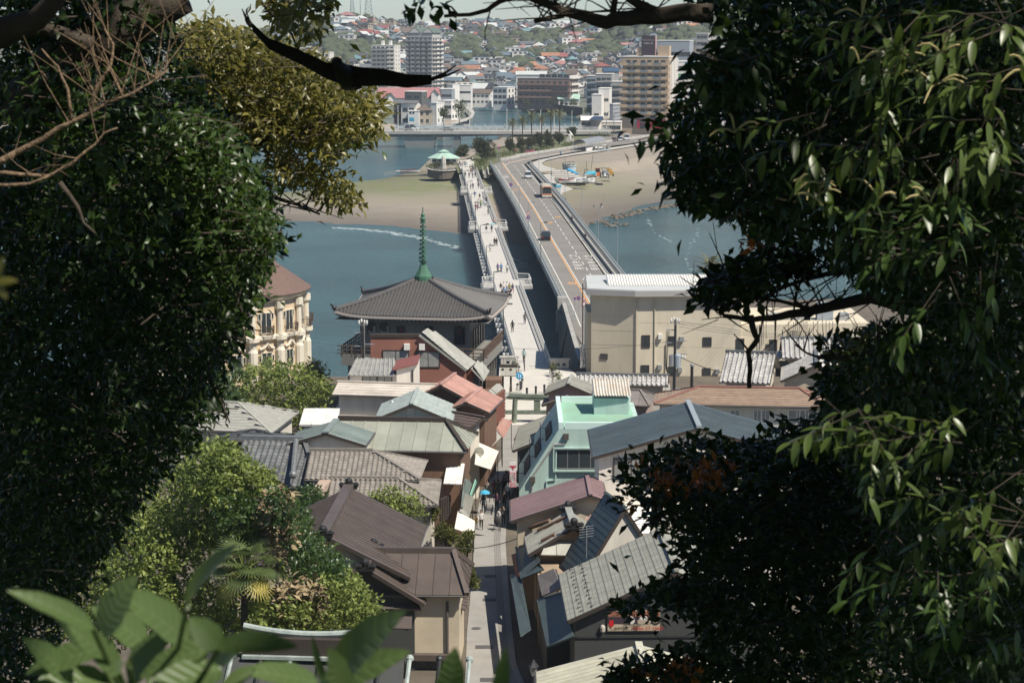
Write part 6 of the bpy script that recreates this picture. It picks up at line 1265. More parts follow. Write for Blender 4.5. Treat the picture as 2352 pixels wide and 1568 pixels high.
street_front('reddish slatted screen wall facing the street under the copper roof',zD(1845,520),zD(1922,455),3.4,6.3,w_brown,'slat_screen','screen',9,True,mat('red_slats',(.20,.075,.05),.8,.15,1))
street_front('reddish brown boarded balcony over the street',zD(1712,655),zD(1840,525),3.5,4.9,w_brown,'board_balcony','balcony',16)
def awning(label,p4,zs,m,name='awning',kind=None,step=.5,th=.06):
 P=[at(p,z)for p,z in zip(p4,zs)];t=thing(name,label,'awning',P[0]);pent(t,P,th,m,'canvas',kind,step,m)
 for q in(P[0],P[1]):mb=MB();mb.box((q.x-.1,q.y,q.z/2),(.07,.07,q.z));mb.build('post',dark_metal,t)
 return t
canvas=mat('white_canvas',(.70,.665,.575),.85,.05,.6)
aw=awning('big white canvas awning over the shop front',[zD(1805,892),zD(1872,740),zD(1690,660),zD(1672,850)],(3.0,3.0,4.6,4.6),canvas)
rd=thing('round_shop_sign','round shop sign disc with a black brush crest above the white awning','sign',at(zD(1700,738),4.6));q=at(zD(1699,738),4.7)+Vector((.1,-.4,0));mb=MB();mb.T=Matrix.Translation(q)@Matrix.Rotation(math.pi/2,4,'X');mb.lathe([(.45,-.05),(.45,.05)],n=20);mb.build('disc',mat('sign_stone',(.42,.40,.34),.8,.1,2),rd);put_text('とびっちょ',.17,black_paint,rd,q+Vector((0,-.07,0)),(1,0,0),(0,0,1));
awning('cream canvas awning at the pine beside the street',[zD(1665,1440),zD(1672,1322),zD(1530,1240),zD(1502,1385)],(2.6,2.6,3.7,3.7),canvas)
awning('grey corrugated canopy below the boarded balcony',[zD(1812,700),zD(1905,605),zD(1858,565),zD(1735,655)],(3.0,3.0,3.6,3.6),rm_lap,'canopy','course',.5)
awning('rust red canopy roof by the torii',[zD(1910,630),zD(1985,490),zD(1918,470),zD(1840,560)],(2.9,2.9,3.7,3.7),rm_copper,'canopy','fine',.5)
awning('striped sage canopy above the lower shop fronts',[zD(1590,1240),zD(1640,1010),zD(1585,965),zD(1560,1200)],(3.1,3.1,4.1,4.1),rm_sage,'canopy','fine',.4)
awning('grey ribbed canopy next to the blue parasol',[zD(1620,1290),zD(1660,1130),zD(1590,1095),zD(1545,1240)],(2.9,2.9,3.8,3.8),rm_lap,'canopy','fine',.3)
mg_=mat('mint_canvas',(.30,.60,.47),.8,.05,1);awning('mint green awning strip along the shop front',[zD(1642,1130),zD(1688,1000),zD(1680,975),zD(1636,1105)],(2.5,2.5,3.4,3.4),mg_)
awning('white hipped tent roof behind the silver brown tiles',[zD(1130,790),zD(1450,822),zD(1260,738),zD(1240,738)],(5.2,5.2,6.6,6.6),rm_white,'tent_roof','batten',.6)
awning('white ribbed lean-to roof above the street',[zD(1408,1012),zD(1560,1018),zD(1585,850),zD(1440,842)],(5.0,5.0,6.0,6.0),rm_white,'lean_to','fine',.5)
t=thing('wooden_stair','black timber stair and railing beside the shop gap','stairs',at(zD(1510,1190),2));mb=MB();A_=at(zD(1475,1170),2.6)
for k in range(7):mb=MB();mb.box((A_.x+.5,A_.y+k*.3,2.2+k*.28),(1.1,.3,.07));mb.build('step',timber_dark,t)
for x in(-.05,1.05):mb=MB();mb.beam((A_.x+.5+x-.5,A_.y,3.1),(A_.x+.5+x-.5,A_.y+2.2,5.0),.08,.12);mb.build('handrail',timber_dark,t)
street_front('black slatted timber screen beside the pines',zD(1395,1330),zD(1470,1290),2.0,3.9,timber_dark,'timber_screen','screen',5)
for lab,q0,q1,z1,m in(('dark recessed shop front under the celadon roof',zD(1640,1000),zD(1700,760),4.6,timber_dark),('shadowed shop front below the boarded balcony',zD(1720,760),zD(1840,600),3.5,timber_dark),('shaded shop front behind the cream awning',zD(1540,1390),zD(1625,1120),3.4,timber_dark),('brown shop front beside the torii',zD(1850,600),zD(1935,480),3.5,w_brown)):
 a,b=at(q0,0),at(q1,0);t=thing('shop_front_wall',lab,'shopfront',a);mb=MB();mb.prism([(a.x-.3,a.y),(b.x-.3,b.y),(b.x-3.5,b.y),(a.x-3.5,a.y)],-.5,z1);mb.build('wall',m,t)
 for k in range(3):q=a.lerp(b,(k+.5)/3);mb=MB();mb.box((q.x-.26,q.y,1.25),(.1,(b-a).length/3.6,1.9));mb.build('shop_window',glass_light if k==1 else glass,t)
y_=209.0;P0=atd(zA(855,1205),y_);E0=atd(zA(1262,1522),y_);X0=atd(zA(405,1185),y_).x;t=thing('brick_red_house','brick red building with a long grey roof slanting down toward the footbridge','building',(P0.x,y_,0));mb=MB();pr=[(X0,-1),(E0.x,-1),(E0.x,E0.z-.2),(P0.x,P0.z-.2),(X0,P0.z-.2)];mb.add([(x,y_+.27,z)for x,z in pr]+[(x,y_+2,z)for x,z in pr],[(0,1,2,3,4),(9,8,7,6,5)]+[(i,i+5,(i+1)%5+5,(i+1)%5)for i in range(5)]);mb.build('wall',w_brick,t)
mb=MB();mb.prism([(X0-.1,y_+.15),(P0.x+.2,y_+.15),(P0.x+.2,y_+.9),(X0-.1,y_+.9)],P0.z-.3,P0.z);mb.build('parapet',timber_dark,t);b=at(zA(1350,1452),E0.z);mb=MB();mb.prism([(E0.x-2,y_+2),(b.x-.3,b.y),(b.x-4,b.y),(E0.x-6,y_+2)],-1,E0.z);mb.build('rear_wall',w_brick,t)
pent(t,(E0+Vector((.1,-.1,0)),b,P0+Vector((1.5,2.6,0)),P0+Vector((-.1,-.1,0))),.2,rm_lap,'roof','course',.55,rm_lap)
ff=Face((X0,y_+.27,0),(1,0,0),12,0,10)
px_win(t,ff,zA(635,1412),2.75,1.6,frame_dark,glass_light,1)
px_win(t,ff,zA(925,1427),2.4,1.65,frame_dark,glass_light,1)
for x in(735,870):q=on_face(ff,zA(x,1312));mb=MB();mb.box((q.x,q.y-.2,q.z),(.6,.45,.65));mb.build('vent_hood',white_paint,t)
q=[at(zA(1300,1520),5.2),at(zA(1468,1540),5.2)];t=thing('grey_lean_roof','grey sheet roof on the low end of the brick red building','roof',q[0]);pent(t,(at(zA(1420,1620),4.9),at(zA(1470,1528),4.9),at(zA(1415,1440),6.2),at(zA(1310,1505),6.2)),.12,rm_lap,'roof','course',.6,rm_lap);mb=MB();c=at(zA(1380,1560),2.5);mb.box((c.x-.3,c.y+1.5,2.2),(2.0,3.5,4.6));mb.build('wall',w_brick,t)
t=thing('small_grey_roof','small grey shingled street roof in front of the torii','roof',at(zD(1870,250),4.5));pent(t,(at(zD(1905,312),3.9),at(zD(1956,268),3.9),at(zD(1878,172),5.0),at(zD(1785,235),5.0)),.12,rm_lap,'roof','wide',.4,rm_lap);c=at(zD(1860,270),2.0);mb=MB();mb.box((c.x-.4,c.y+1.2,1.8),(1.8,2.6,3.8));mb.build('wall',w_brown,t)
ws=thing('white_house','small white house with a glass sunroom roof and a red shingle cap','house',at(zD(900,150),0));y_=196.0;X=lambda x:atd(zD(x,100),y_).x;Zz=lambda y:atd(zD(900,y),y_).z
mb=MB();mb.prism([(X(625),y_),(X(1020),y_),(X(1020),y_+5),(X(625),y_+5)],-1,Zz(98));mb.build('wall',w_white,ws);mb=MB();mb.prism([(X(1018),y_-.3),(X(1190),y_-.3),(X(1190),y_+5),(X(1018),y_+5)],-1,Zz(48));mb.add([(X(1018),y_-.3,Zz(48)),(X(1190),y_-.3,Zz(48)),(X(1190),y_-.3,Zz(0)),(X(1018),y_+5,Zz(48)),(X(1190),y_+5,Zz(48)),(X(1190),y_+5,Zz(0))],[(0,1,2),(1,4,5,2),(3,5,4)]);mb.build('tower_wall',w_white,ws)
pent(ws,(Vector((X(1195),y_-.6,Zz(-2))),Vector((X(1195),y_+5,Zz(-2))),Vector((X(990),y_+5,Zz(48))),Vector((X(990),y_-.6,Zz(48))))if False else(Vector((X(985),y_+5,Zz(50))),Vector((X(985),y_-.6,Zz(50))),Vector((X(1195),y_-.6,Zz(-4))),Vector((X(1195),y_+5,Zz(-4)))),.12,mat('red_shingle',(.24,.085,.07),.8,.2,2),'cap_roof')
s_=Slope((X(610),y_-.5,Zz(100)),(X(1015),y_-.5,Zz(104)),(X(990),y_+3.2,Zz(104)+1.1),(X(655),y_+3.2,Zz(100)+1.1));mb=MB();mb.slab([s_.A,s_.B,s_.C,s_.D],s_.N,.08);gr=mb.build('glass_roof',glass_light,ws)
for k in range(10):u=s_.L*(k+.5)/10;mb=MB();mb.beam(s_.P(u,0,.05),s_.P(s_.ta+(s_.tb-s_.ta)*(k+.5)/10,s_.H,.05),.09,.1,s_.N);mb.build('glazing_bar',rm_lap,gr)
ff=Face((X(625),y_,0),(1,0,0),X(1020)-X(625),0,7)
for x in(795,915):px_win(ws,ff,zD(x,148),1.5,1.0,frame_dark,glass_light,1)
px_win(ws,Face((X(1018),y_-.3,0),(1,0,0),3,0,8),zD(1150,130),.16,1.6,frame_dark,glass,0)
house('grey_hip_house','grey ribbed hip roof at the left below the dark tree','house',(505,924),(548,926),7.0,.4,3,(560,992),3.5,(640,968),kind='wide',step=.5,rm=rm_lap,wall_m=w_ivory,ridge=(.3,.15),limit=120)
house('dark_garden_roof','dark grey low pyramid roof behind the smoky tiles','house',(575,988),(590,988),5.6,.35,3,(520,1012),3.5,3.2,kind='wide',step=.6,rm=rf_dark,wall_m=w_dark,ridge=(.2,.1),limit=80)
# HOUSES ALONG THE STREET, RIGHT SIDE
po_=thing('mint_building','mint green building with a slanted street side and green flat roof','building',(6,166,0));y0,y1=166.0,178.5;XB,XT,XR=.62,3.95,11.0;ZT=8.75;zk=3.4
prof=[(XB,-1),(XB,zk),(XT,ZT),(XR,ZT),(XR,-1)];mb=MB();k=len(prof);mb.add([(x,y0,z)for x,z in prof]+[(x,y1,z)for x,z in prof],[tuple(range(k-1,-1,-1)),tuple(range(k,2*k))]+[(i,(i+1)%k,(i+1)%k+k,i+k)for i in range(k)]);mb.build('wall',w_mint,po_)
mb=MB()
for c,d in(((XT+.2,(y0+y1)/2,ZT+.28),(.4,y1-y0,.6)),((7.6,y0+.2,ZT+.28),(XR-XT-.8,.4,.6)),((7.6,y1-.2,ZT+.28),(XR-XT-.8,.4,.6))):mb.box(c,d)
mb.build('parapet',mat('pale_mint_paint',(.56,.72,.66),.7,.05,.6),po_);mb=MB();mb.box((7.5,(y0+y1)/2,ZT+.03),(XR-XT-.9,y1-y0-.9,.06));mb.build('roof_deck',mat('green_roof_coating',(.22,.43,.31),.7,.2,.6,dirt=(.27,.38,.28)),po_)
th_=thing('roof_hut','mint roof hut topped by a rusty white corrugated sheet','hut',at(zE(1110,330),ZT));q=at(zE(955,348),ZT+.1);q2=at(zE(1265,352),ZT+.1);mb=MB();mb.prism([(q.x,q.y),(q2.x,q2.y),(q2.x,q2.y+4),(q.x,q.y+4)],ZT,ZT+1.5);mb.build('wall',w_mint,th_)
rust=mat('rusty_white_sheet',(.68,.69,.64),.6,.05,.8,dirt=(.50,.40,.30));W_=q2.x-q.x+.3
for k in range(13):x=q.x-.1+W_*k/13;mb=MB();mb.add([(x,q.y-.5,ZT+1.75),(x+W_/26,q.y-.5,ZT+1.9),(x+W_/13,q.y-.5,ZT+1.75),(x,q.y+4,ZT+2.5),(x+W_/26,q.y+4,ZT+2.65),(x+W_/13,q.y+4,ZT+2.5)],[(0,1,4,3),(1,2,5,4)]);mb.build('corrugation',rust,th_)
ff=Face((XB,y0,0),(1,0,0),XR-XB,0,ZT)
q=on_face(ff,zE(820,752));mb=MB();
for c,d in(((q.x,y0-.12,q.z+.98),(4.4,.3,.12)),((q.x,y0-.12,q.z-.98),(4.4,.3,.12)),((q.x-2.15,y0-.12,q.z),(.12,.3,1.9)),((q.x+2.15,y0-.12,q.z),(.12,.3,1.9))):mb.box(c,d)
mb.build('window_surround',w_mint,po_);place('window',win_mesh(3.9,1.6,frame_alu,glass,3),po_,(q.x,y0-.04,q.z),(1,0,0))
pts=[on_face(ff,p,.12)for p in(zE(705,600),zE(700,615),zE(600,620),zE(405,905),zE(400,1030))];mb=MB();mb.tube(pts,.08,6);mb.build('downpipe',mat('pink_grey_pipe',(.33,.30,.28),.6,.1,2),po_);pts=[on_face(ff,p,.1)for p in(zE(615,665),zE(610,935),zE(530,945),zE(528,1000))];mb=MB();mb.tube(pts,.06,6);mb.build('downpipe',mat('mint_pipe',(.42,.58,.52),.6,.05,2),po_)
for p in(zE(705,550),zE(405,935)):q=on_face(ff,p,.15);mb=MB();mb.box(q,(.42,.35,.5));mb.build('junction_box',mat('brown_box',(.09,.075,.06),.6,.1,2),po_)
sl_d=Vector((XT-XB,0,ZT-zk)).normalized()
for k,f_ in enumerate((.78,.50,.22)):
 c=Vector((XB,y0+5.2,zk))+Vector((XT-XB,0,ZT-zk))*f_;mb=MB();mb.beam(c+Vector((-.04,-2.6,.03)),c+Vector((-.04,2.6,.03)),.9,.1,Vector((-sl_d.z,0,sl_d.x)));mb.build('recess_shade',timber_dark,po_);b=thing('balcony_cage',['upper','middle','lower'][k]+' dark steel balcony cage on the slanted mint wall','balcony',c);mb=MB()  # dark slab stands in for the shade inside each balcony recess
 for y_ in np.arange(-1.2,1.3,.3):mb.box((c.x-.75,c.y+y_,c.z),(.04,.04,1.0))
 for z in(-.5,.5):mb.box((c.x-.75,c.y,c.z+z),(.06,2.6,.06));mb.box((c.x-.35,c.y-1.25,c.z+z),(.8,.05,.05))
 mb.build('bars',dark_metal,b)
pb=thing('post_banner','red and white vertical post office banner over the street','sign',at(zI(815,970),2));A_,B_=zI(778,645),zI(866,972);yb_=162.5;x0,x1=atd(A_,yb_).x,atd(B_,yb_).x;z1,z0=atd(A_,yb_).z,atd(B_,yb_).z
mb=MB();mb.box(((x0+x1)/2,yb_,(z0+z1)/2),(x1-x0,.12,z1-z0));mb.build('panel',mat('post_white',(.72,.68,.64),.5,0),pb);red=mat('post_red',(.55,.012,.03),.5,.03,1)
H_=z1-z0;W_=x1-x0;mb=MB();mb.box(((x0+x1)/2,yb_-.07,z0+H_*.305),(W_*.97,.02,H_*.61));mb.build('red_field',red,pb)
for zz,w,h in((.855,.97,.022),(.815,.97,.016)):mb=MB();mb.box(((x0+x1)/2,yb_-.07,z0+H_*zz),(W_*w,.02,H_*h));mb.build('red_bar',red,pb)
mb=MB();mb.box(((x0+x1)/2,yb_-.07,z0+H_*.775),(W_*.45,.02,H_*.02));mb.box(((x0+x1)/2,yb_-.07,z0+H_*.73),(W_*.13,.02,H_*.09));mb.build('post_mark',red,pb)
for ch,f_,sz in(('JP',.515,.62),('郵',.40,.62),('便',.305,.62),('局',.21,.62),('江ノ島',.10,.34),('郵便局',.045,.2)):put_text(ch,sz,sgw,pb,((x0+x1)/2,yb_-.09,z0+H_*f_),(1,0,0),(0,0,1))
t,F,s,r=house('slate_blue_house','big slate blue seamed gable roof on a white house','house',zE(1895,470),zE(1795,240),12.0,.285,zE(945,748),7.5,kind='batten',step=.85,rm=rm_blue,wall_m=w_white,ridge=(.4,.2),ridge_m=mat('bright_ridge',(.3,.34,.35),.4,.05,1),ov=.5)
f=F['0'];px_win(t,f,zE(1288,838),2.7,1.6,frame_dark,glass_light,1)
for x,y in((1452,697),(1550,700),(1450,795)):q=on_face(f,zE(x,y),.06);mb=MB();mb.ball(q,.13,8,5,(1,.6,1));mb.build('vent_cap',steel,t)
house('mauve_house','mauve metal roof beside the red post banner','house',zE(925,1075),zE(890,897),8.0,.33,zE(210,1297),1.2,kind='fine',step=.75,rm=rm_mauve,wall_m=w_cream,ridge=(.3,.1),ov=.5)
t=thing('pink_roof','pale pink ribbed roof between the mauve and spruce roofs','roof',at(zG(920,180),6.5));pink=mat('pink_metal',(.52,.37,.33),.6,.07,.6);pent(t,(at(zG(850,250),6.0),at(zG(1000,290),6.0),at(zG(1040,50),7.6),at(zG(825,48),7.6)),.1,pink,'roof','fine',.25,pink);c=at(zG(930,200),5);mb=MB();mb.box((c.x,c.y+2,2.6),(4.0,3.4,5.4));mb.build('wall',w_ivory,t)
t=thing('pink_lean_roof','small dusty pink lean-to roof under the mauve gable','roof',at(zG(680,220),6));pent(t,(at(zG(640,252),5.9),at(zG(720,225),5.9),at(zG(770,140),6.8),at(zG(612,178),6.8)),.1,mat('dusty_pink_metal',(.40,.26,.25),.6,.08,.8),'roof')
t,F,s,r=house('old_tiled_house','old house with pale battened tile roof and carved ridge end','house',zG(792,312),zG(748,182),7.0,.62,zG(440,575),zG(912,282),kind='fine',step=.42,rm=rm_lap,wall_m=w_ochre,ridge=(.5,.34),rid_orn=True,ov=.6,ridge_m=mat('verdigris_cap',(.30,.31,.28),.6,.15,2))
for p,q in((zG(505,345),zG(738,232)),(zG(535,428),zG(640,375)),(zG(440,320),zG(600,262))):s_=s['L'];a,b=onplane(p,s_.A+s_.N*.12,s_.N),onplane(q,s_.A+s_.N*.12,s_.N);mb=MB();mb.beam(a,b,.3,.22,s_.N);mb.build('tile_roll',mat('brown_ridge_tile',(.18,.11,.07),.7,.2,2),r)
f=F['0'];A_,B_=on_face(f,zG(530,538),1.1),on_face(f,zG(790,545),1.1);pent(t,(A_,B_,B_+f.N*-1.0+Vector((0,0,.75)),A_+f.N*-1.0+Vector((.5,0,.75))),.1,rm_lap,'pent_roof','batten',.95,rm_lap)
t=thing('teal_street_roof','dark teal ribbed roof overhanging the street below the old house','roof',at(zG(430,600),4));pent(t,(at(zG(372,738),3.5),at(zG(328,480),3.5),at(zG(405,460),4.6),at(zG(560,660),4.6)),.1,rm_teal,'roof','fine',.28,rm_teal);c=at(zG(450,700),2.0);mb=MB();mb.prism([(c.x-.6,c.y-2),(c.x+2.4,c.y-2),(c.x+2.4,c.y+9),(c.x-.2,c.y+9)],-1,3.3);mb.build('wall',w_ochre,t)
t=thing('rust_street_roof','small rust red sheet at the street edge of the teal roof','roof',at(zG(330,640),3.4));pent(t,(at(zG(335,728),3.1),at(zG(298,540),3.1),at(zG(330,528),3.5),at(zG(362,712),3.5)),.07,mat('rust_red_sheet',(.26,.09,.055),.7,.2,2),'sheet','fine',.4)
t=thing('long_street_canopy','long dark teal canopy along the right street edge','canopy',at(zG(360,950),3));pent(t,(at(zG(368,1195),2.9),at(zG(285,700),2.9),at(zG(345,700),3.25),at(zG(452,1140),3.25)),.08,rm_teal,'canopy','fine',.9,rm_teal)
t=thing('brown_lean_roof','grey brown seamed lean-to roof beside the lichen grey shingles','roof',at(zG(580,780),4.8));pent(t,(at(zG(545,875),4.5),at(zG(508,712),4.5),at(zG(640,655),5.5),at(zG(700,808),5.5)),.1,rm_grey,'roof','batten',.5,rm_grey);c=at(zG(600,900),3.0);mb=MB();mb.prism([(c.x-.8,c.y-.6),(c.x+2.0,c.y-.6),(c.x+2.0,c.y+6),(c.x-.8,c.y+6)],-1,4.3);mb.build('wall',w_ochre,t)
a=at(zG(665,690),6.0);b=at(zG(757,1060),6.0);xm=10.0;zr=6.0+(xm-(a.x+b.x)/2)*.46
t,F,s,r=house('shingle_house','lichen grey shingled roof above a charcoal wall with a restaurant board','house',Vector((xm+.15,b.y,zr)),Vector((xm-.15,a.y,zr)),zr,.46,xm-(a.x+b.x)/2,6.0,kind='flat',step=.44,rm=rm_grsh,wall_m=w_dark,ridge=(.3,.14),ov=.45,faces='L')
f=F['0'];bd=thing('restaurant_board','cream restaurant board with dishes, a red arrow and a telephone number','sign',on_face(f,zG(1277,1080),.1))
c0,c1=on_face(f,zG(1065,1150),.12),on_face(f,zG(1487,985),.12);W_=c1.x-c0.x;H_=c1.z-c0.z;mk=lambda fx,fz,o=.16:f.P((c0-f.O).dot(f.U)+W_*fx,c0.z+H_*fz,o);u0=(c0-f.O).dot(f.U)
mb=MB();f.box(mb,u0,u0+W_,c0.z,c0.z+H_,.03,.12);mb.build('panel',mat('board_cream',(.50,.41,.29),.6,.03,1),bd);mb=MB();f.box(mb,u0+.02,u0+W_-.02,c0.z+H_*.36,c0.z+H_*.70,.12,.135);mb.build('photo_strip',mat('dish_strip',(.045,.028,.04),.6,0),bd);mb=MB();f.box(mb,u0+.02,u0+W_-.02,c0.z+H_*.72,c0.z+H_*.99,.12,.135);mb.build('picture_strip',mat('dish_picture',(.30,.12,.08),.6,.6,6),bd)
for fx,fz,r_,m_ in((.44,.53,.26,pale_wall),(.66,.62,.16,white_paint),(.71,.62,.16,white_paint),(.62,.46,.17,beige_wall),(.70,.45,.17,beige_wall),(.78,.46,.15,beige_wall),(.91,.53,.3,dark_metal),(.91,.53,.19,tan_wall)):mb=MB();q=mk(fx,fz,.14+(.012 if r_==.19 else 0));mb.T=Matrix.Translation(q)@Matrix.Rotation(math.pi/2,4,'X');mb.lathe([(r_,-.004),(r_,.006)],n=14);mb.build('dish',m_,bd)
rd_=mat('sign_red',(.50,.02,.02),.5,0);mb=MB();q=[mk(.03,.37),mk(.03,.55),mk(.11,.55),mk(.11,.37),mk(.14,.37),mk(.07,.18),mk(0.005,.37)];mb.poly(q);mb.build('arrow',rd_,bd)
put_text('こちら',.2,timber_dark,bd,mk(.075,.08),f.U,(0,0,1));put_text('海鮮料理',.22,timber_dark,bd,mk(.25,.14),f.U,(0,0,1));put_text('天海',.5,timber_dark,bd,mk(.43,.16),f.U,(0,0,1));put_text('電話',.17,timber_dark,bd,mk(.59,.27),f.U,(0,0,1));put_text('0466-27-1060',.36,rd_,bd,mk(.77,.13),f.U,(0,0,1),sx=.92)
q=on_face(f,zG(1025,1125),.15);l_=thing('wall_lamp','domed wall lamp left of the restaurant board','lamp',q);mb=MB();mb.lathe([(.16,-.2),(.17,.05),(.12,.17),(.02,.22)],q,10);mb.build('shade',mat('frosted_lamp',(.45,.42,.36),.4,0),l_);mb=MB();mb.box(q-Vector((0,-.08,.24)),(.2,.2,.06));mb.build('base',steel,l_)
mb=MB();f.box(mb,.1,f.L-.1,c0.z-.45,c0.z-.3,.02,.08);mb.build('wall_band',mat('dark_band',(.035,.036,.035),.6,0),t)
t=thing('teal_shingle_roof','dull teal shingled lean-to roof with snow hooks','roof',at(zG(640,1080),4.5));r_,s_=pent(t,(at(zG(585,1285),4.0),at(zG(503,908),4.0),at(zG(692,850),5.1),at(zG(802,1200),5.1)),.12,rm_teal,'roof','wide',.42,rm_teal);c=at(zG(660,1300),2.0);mb=MB();mb.prism([(c.x-.7,c.y-.2),(c.x+3.0,c.y-.2),(c.x+3.0,c.y+8),(c.x-1.1,c.y+8)],-1,3.8);mb.build('wall',w_dark,t)
for(sl_,rf_,n_)in((s_,r_,9),(s['L'],r,12)):
 for k in range(n_):
  for j in(.8,1.5):mb=MB();q=sl_.P(sl_.L*(k+.5)/n_,j+(k%2)*.12,.1);mb.box(q,(.06,.06,.12));mb.beam(q,q+sl_.W*.22,.03,.03);mb.build('snow_hook',dark_metal,rf_)
zr=8.0;a=at(zG(1315,1262),zr);t,F,s,r=house('straw_roof_house','pale straw seamed roof at the bottom edge of the view','house',Vector((a.x+.1,a.y-12,zr)),a,zr,.27,5.75,5,kind='batten',step=.62,rm=rm_yel,wall_m=w_dark,ridge=(.4,.18),ov=.4)
t,F,s,r=house('spruce_roof_house','steep dark spruce green roof with a cream gable wall','house',zG(1205,168),zG(1048,50),9.5,1.55,3.2,4.5,kind='wide',step=.45,rm=rm_dgreen,wall_m=w_ivory,ridge=(.25,.12),ov=.15,faces='L',limit=200)
t=thing('white_lapped_roof','white lapped sheet roof half hidden by the magnolia','roof',at(zG(1320,260),7));pent(t,(at(zG(1250,365),6.4),at(zG(1420,365),6.4),at(zG(1420,150),8.0),at(zG(1262,165),8.0)),.1,rm_white,'roof','course',.35,rm_white);c=at(zG(1340,330),5);mb=MB();mb.box((c.x+1,c.y+2.5,3.0),(6,4,6.2));mb.build('wall',w_ivory,t)
t=thing('tv_antenna','thin white aerial on the dark spruce roof','antenna',at(zG(900,540),6.5));q=at(zG(895,560),6.3);mb=MB();mb.tube([q,q+Vector((0,0,2.2))],.03,5);mb.build('mast',steel,t);mb=MB()
for k in range(5):mb.beam(q+Vector((-.5,0,1.4+k*.18)),q+Vector((.5,.2,1.5+k*.18)),.03,.03)
mb.build('elements',steel,t)
house('grey_gable','small grey ribbed gable roof beside the plaza','house',zB(1240,1402),zB(1276,1312),6.3,.42,zB(1000,1482),zB(1475,1502),kind='fine',step=.42,rm=rm_lap,wall_m=w_pink,ridge=(.35,.12),ov=.4)
house('brown_gable','low grey brown roof in front of the small ribbed gable','house',zE(712,196),zE(735,142),5.0,.34,zE(460,326),zE(945,246),kind='fine',step=1.3,rm=rm_grey,wall_m=w_pink,ridge=(.3,.1),ov=.4)
house('brown_hip_house','dark grey brown hip roof behind the mint roof terrace','house',zE(1075,128),zE(1370,138),6.0,.34,3,zE(940,258),zE(935,262),zE(1455,270),kind='fine',step=1.2,rm=rm_grey,wall_m=w_pink,ridge=(.3,.1),ov=.4)
house('lined_wedge_roof','dark lined roof wedge between the umber and mint roofs','house',zE(1455,195),zE(1500,290),6.2,.3,.5,5.5,kind='fine',step=.4,rm=rm_dgreen,wall_m=w_dark,ridge=(.2,.1),ov=.3)if False else None
t,F,s,r=house('umber_house','long umber shingled hip roof on a cream house','house',zC(1172,976),zC(1960,990),8.3,.36,4,zC(812,1108),zC(812,1108),zC(2165,1142),kind='course',step=.34,rm=rm_umber,wall_m=w_ivory,ridge=(.35,.14),ridge_m=mat('red_brown_cap',(.26,.12,.09),.7,.1,1))
f=F['R']
for x,w in((1450,.9),(1625,.7),(1690,.7),(1935,1.6),(2025,1.6)):px_win(t,f,zC(x,1215),w,1.5,white_paint,glass_light,1)
t,F,s,r=house('tiled_wall_house','long low row of pale barrel tiles before the cream building','house',zC(215,878),zC(926,890),5.2,.5,1.6,zC(640,962),kind='roll',step=.52,rm=mat('pale_barrel_tile',(.42,.41,.385),.5,.15,2,rand=.18),wall_m=w_ivory,ridge=(.4,.3),ridge_m=rm_dtile,faces='R')
A_,B_=at(zC(330,1000),3.1),at(zC(945,1005),3.1);pent(t,(A_,B_,B_+Vector((0,1.3,.55)),A_+Vector((0,1.3,.55))),.1,rm_lap,'sheet_roof','fine',.5,rm_lap)
pbt=mat('pale_barrel_tile',(.42,.41,.385));
house('barrel_tile_house','steep roof of pale barrel tiles beside the broken branch','house',zC(1385,702),zC(1770,718),9.3,.55,3.5,zC(1740,952),kind='roll',step=.5,rm=pbt,wall_m=w_ivory,ridge=(.4,.3),ridge_m=rm_dtile,faces='R')
t,F,s,r=house('ochre_villa','ochre villa with pale tiled roof right of the broken branch','house',zC(1815,596),zC(2420,604),9.8,.5,3.5,zC(2100,752),kind='roll',step=.5,rm=pbt,wall_m=w_cream,ridge=(.4,.3),ridge_m=rm_dtile,faces='R')
mb=MB();px_win(t,F['R'],zC(1815,830),1.2,1.6,frame_dark,glass,2)
house('villa_wing','projecting tiled gable of the ochre villa behind yellow leaves','house',zC(2090,800),zC(2085,670),8.8,.5,3.5,3.5,kind='roll',step=.5,rm=pbt,wall_m=w_cream,ridge=(.4,.3),ridge_m=rm_dtile,limit=150)
t=thing('slate_pent','blue slate pent roof below the ochre villa gable','roof',at(zC(1950,900),6));pent(t,(at(zC(1800,900),5.6),at(zC(2050,1000),5.6),at(zC(2140,880),6.8),at(zC(1960,808),6.8)),.12,rm_blue,'roof','wide',.4,rm_blue);pent(t,(at(zC(1710,735),7.2),at(zC(1780,765),7.2),at(zC(1830,730),7.9),at(zC(1800,685),7.9)),.1,rm_blue,'upper_roof')
a=at(zC(1111,972),5.0);t=thing('black_stove_pipe','tall black stove pipe beside the utility pole','chimney',a);mb=MB();zt=zat(zC(1111,812)[1],a.y);mb.tube([(a.x,a.y,3),(a.x,a.y,zt)],.16,8);mb.build('pipe',dark_metal,t);mb=MB();mb.lathe([(.2,0),(.2,.2),(.08,.28)],(a.x,a.y,zt),8);mb.build('cap',steel,t)
house('lined_street_roof','grey lined tile roof between the torii and the mint building','house',zE(515,560),zE(560,350),6.0,.42,zE(228,668),1.5,kind='fine',step=.34,rm=rm_lap,wall_m=w_dark,ridge=(.3,.2),ov=.4)
